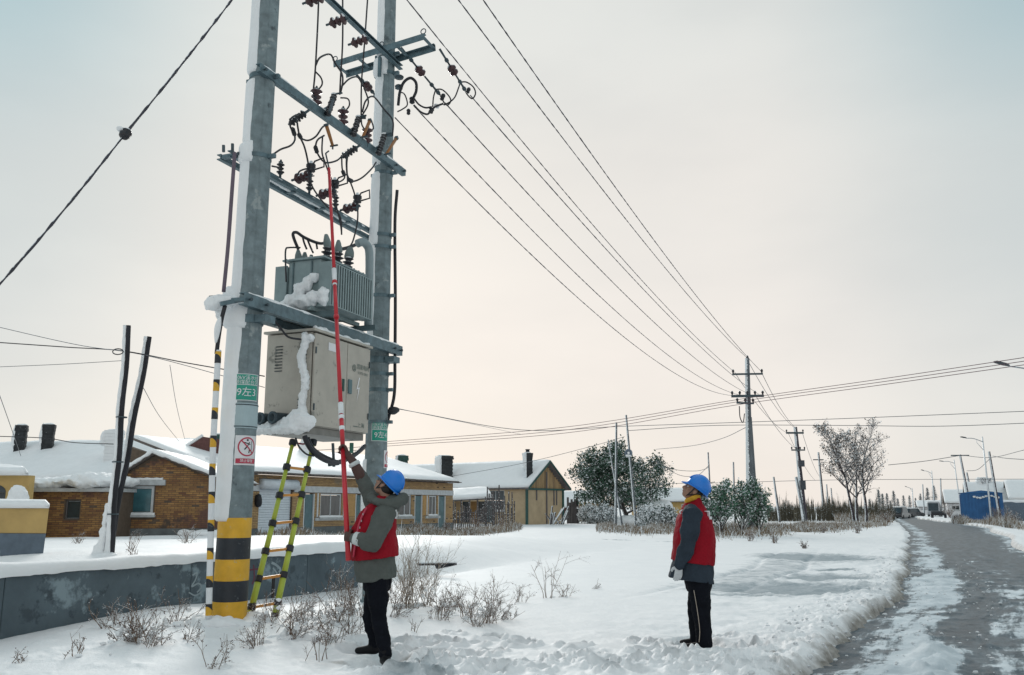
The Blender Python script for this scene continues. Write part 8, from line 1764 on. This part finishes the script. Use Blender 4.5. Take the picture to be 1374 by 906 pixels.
skinmesh(b, 'jacket', JNAVY, wr_, .011, 2, .024, .09)
b = MB(); loft(b, [J(929.5, 755), J(931, 740), J(932, 715), J(931, 695), J(931, 682), J(931, 676)], [(.236, .268), (.232, .268), (.222, .262), (.185, .235), (.135, .16), (.10, .11)], XV, 26, 2, flat=True)
skinmesh(b, 'vest', VEST, wr_, .011, 2, .026, .13)
for s_, (sh0, el0, w0) in ((-1, (shN, elN, wrN)), (1, (shF, elF, wrF))):
    b = MB(); K = 11; P = []; Rr_ = []
    for i in range(K):
        t = i / (K - 1); p = sh0.lerp(el0, t / .60) if t < .60 else el0.lerp(w0, (t - .6) / .4); P.append(p + Vector((0, s_ * .045 * (1 - t), 0))); Rr_.append((.112 - .045 * t) + .012 * math.sin(t * 48))
    loft(b, [sh0 + UZ * .035 + Vector((0, -s_ * .03, 0))] + P, [.085] + Rr_, XV, 18); skinmesh(b, 'sleeve', JNAVY, wr_, .009, 1, .020, .05)
b = MB(); loft(b, [J(921.5, 672, -.075), J(930, 668.5, -.105), J(938, 666, -.05), J(939.5, 665.5, .04), J(930, 668, .10), J(921.5, 672, .07), J(920.5, 673, -.0), J(921.5, 672, -.075)], [(.028, .020)] * 8, UZ, 10); skinmesh(b, 'collar', YCOL, wr_, .009, 1)
b = MB(); loft(b, [J(935, 768), J(937, 783)], [(.150, .20), (.145, .19)], XV, 18)
for h_, k_, a_ in ((hipN, kneeN, ankN), (hipF, kneeF, ankF)): loft(b, [h_ + UZ * .05, h_.lerp(k_, .5), k_, k_.lerp(a_, .5), a_ + UZ * .02, a_ - UZ * .025], [.122, .110, .092, .088, .086, .088], XV, 14)
skinmesh(b, 'trousers', TROU, wr_, .011, 2, .028, .08)
st_ = [h for h in (J(931, 792, -.215), J(934.5, 812, -.205), J(937.5, 832, -.20), J(939, 848, -.20), J(938, 862, -.20))]; mb = MB().use(mat('trouser_stripe', (.38, .32, .27), .8, var=.1), True); mb.tube(crom(st_, 4), .004, 5); mb.build('trouser_stripe', parent=wr_)
for a_ in (ankN, ankF):
    b = MB(); loft(b, [a_ + UZ * .01, a_ - UZ * .02], [.06, .06], XV); loft(b, [a_ + Vector((.04, 0, -.038)), a_ + Vector((-.06, 0, -.038)), a_ + Vector((-.18, .0, -.045))], [(.048, .040), (.050, .038), (.042, .026)], YV); skinmesh(b, 'shoe', BOOT, wr_, .010, 2)
for s_, w0 in ((-1, wrN), (1, wrF)):
    b = MB(); add_hand(b, w0 + UZ * .01, Vector((-.12, 0, -1)), Vector((-.25, -s_ * 1.0, 0)), size=1.12, curl=.32); loft(b, [w0 + UZ * .05, w0], [.044, .040], XV); skinmesh(b, 'glove', GLOVEW, wr_, .006, 1)
mb = MB().use(WHITEP)
for q in ((0, .03, .05, .012), (.012, .0, .012, .06), (-.012, -.02, .03, .012), (.025, -.04, .035, .03)): mb.box(J(949, 690, -.14) + Vector((q[0], 0, q[1])), (q[2], .03, q[3]), (Vector((.75, .6, 0)).normalized(), Vector((-.6, .75, 0)).normalized(), UZ))
mb.build('vest_print', parent=wr_)
mb = MB().use(SIGNW); p = J(913, 687, -.14); mb.tube([p + Vector((.02, 0, .02)), p + Vector((-.012, -.02, 0)), p + Vector((.0, -.02, -.02))], .008, 5); mb.build('chest_badge', parent=wr_)
bpy.context.view_layer.update()
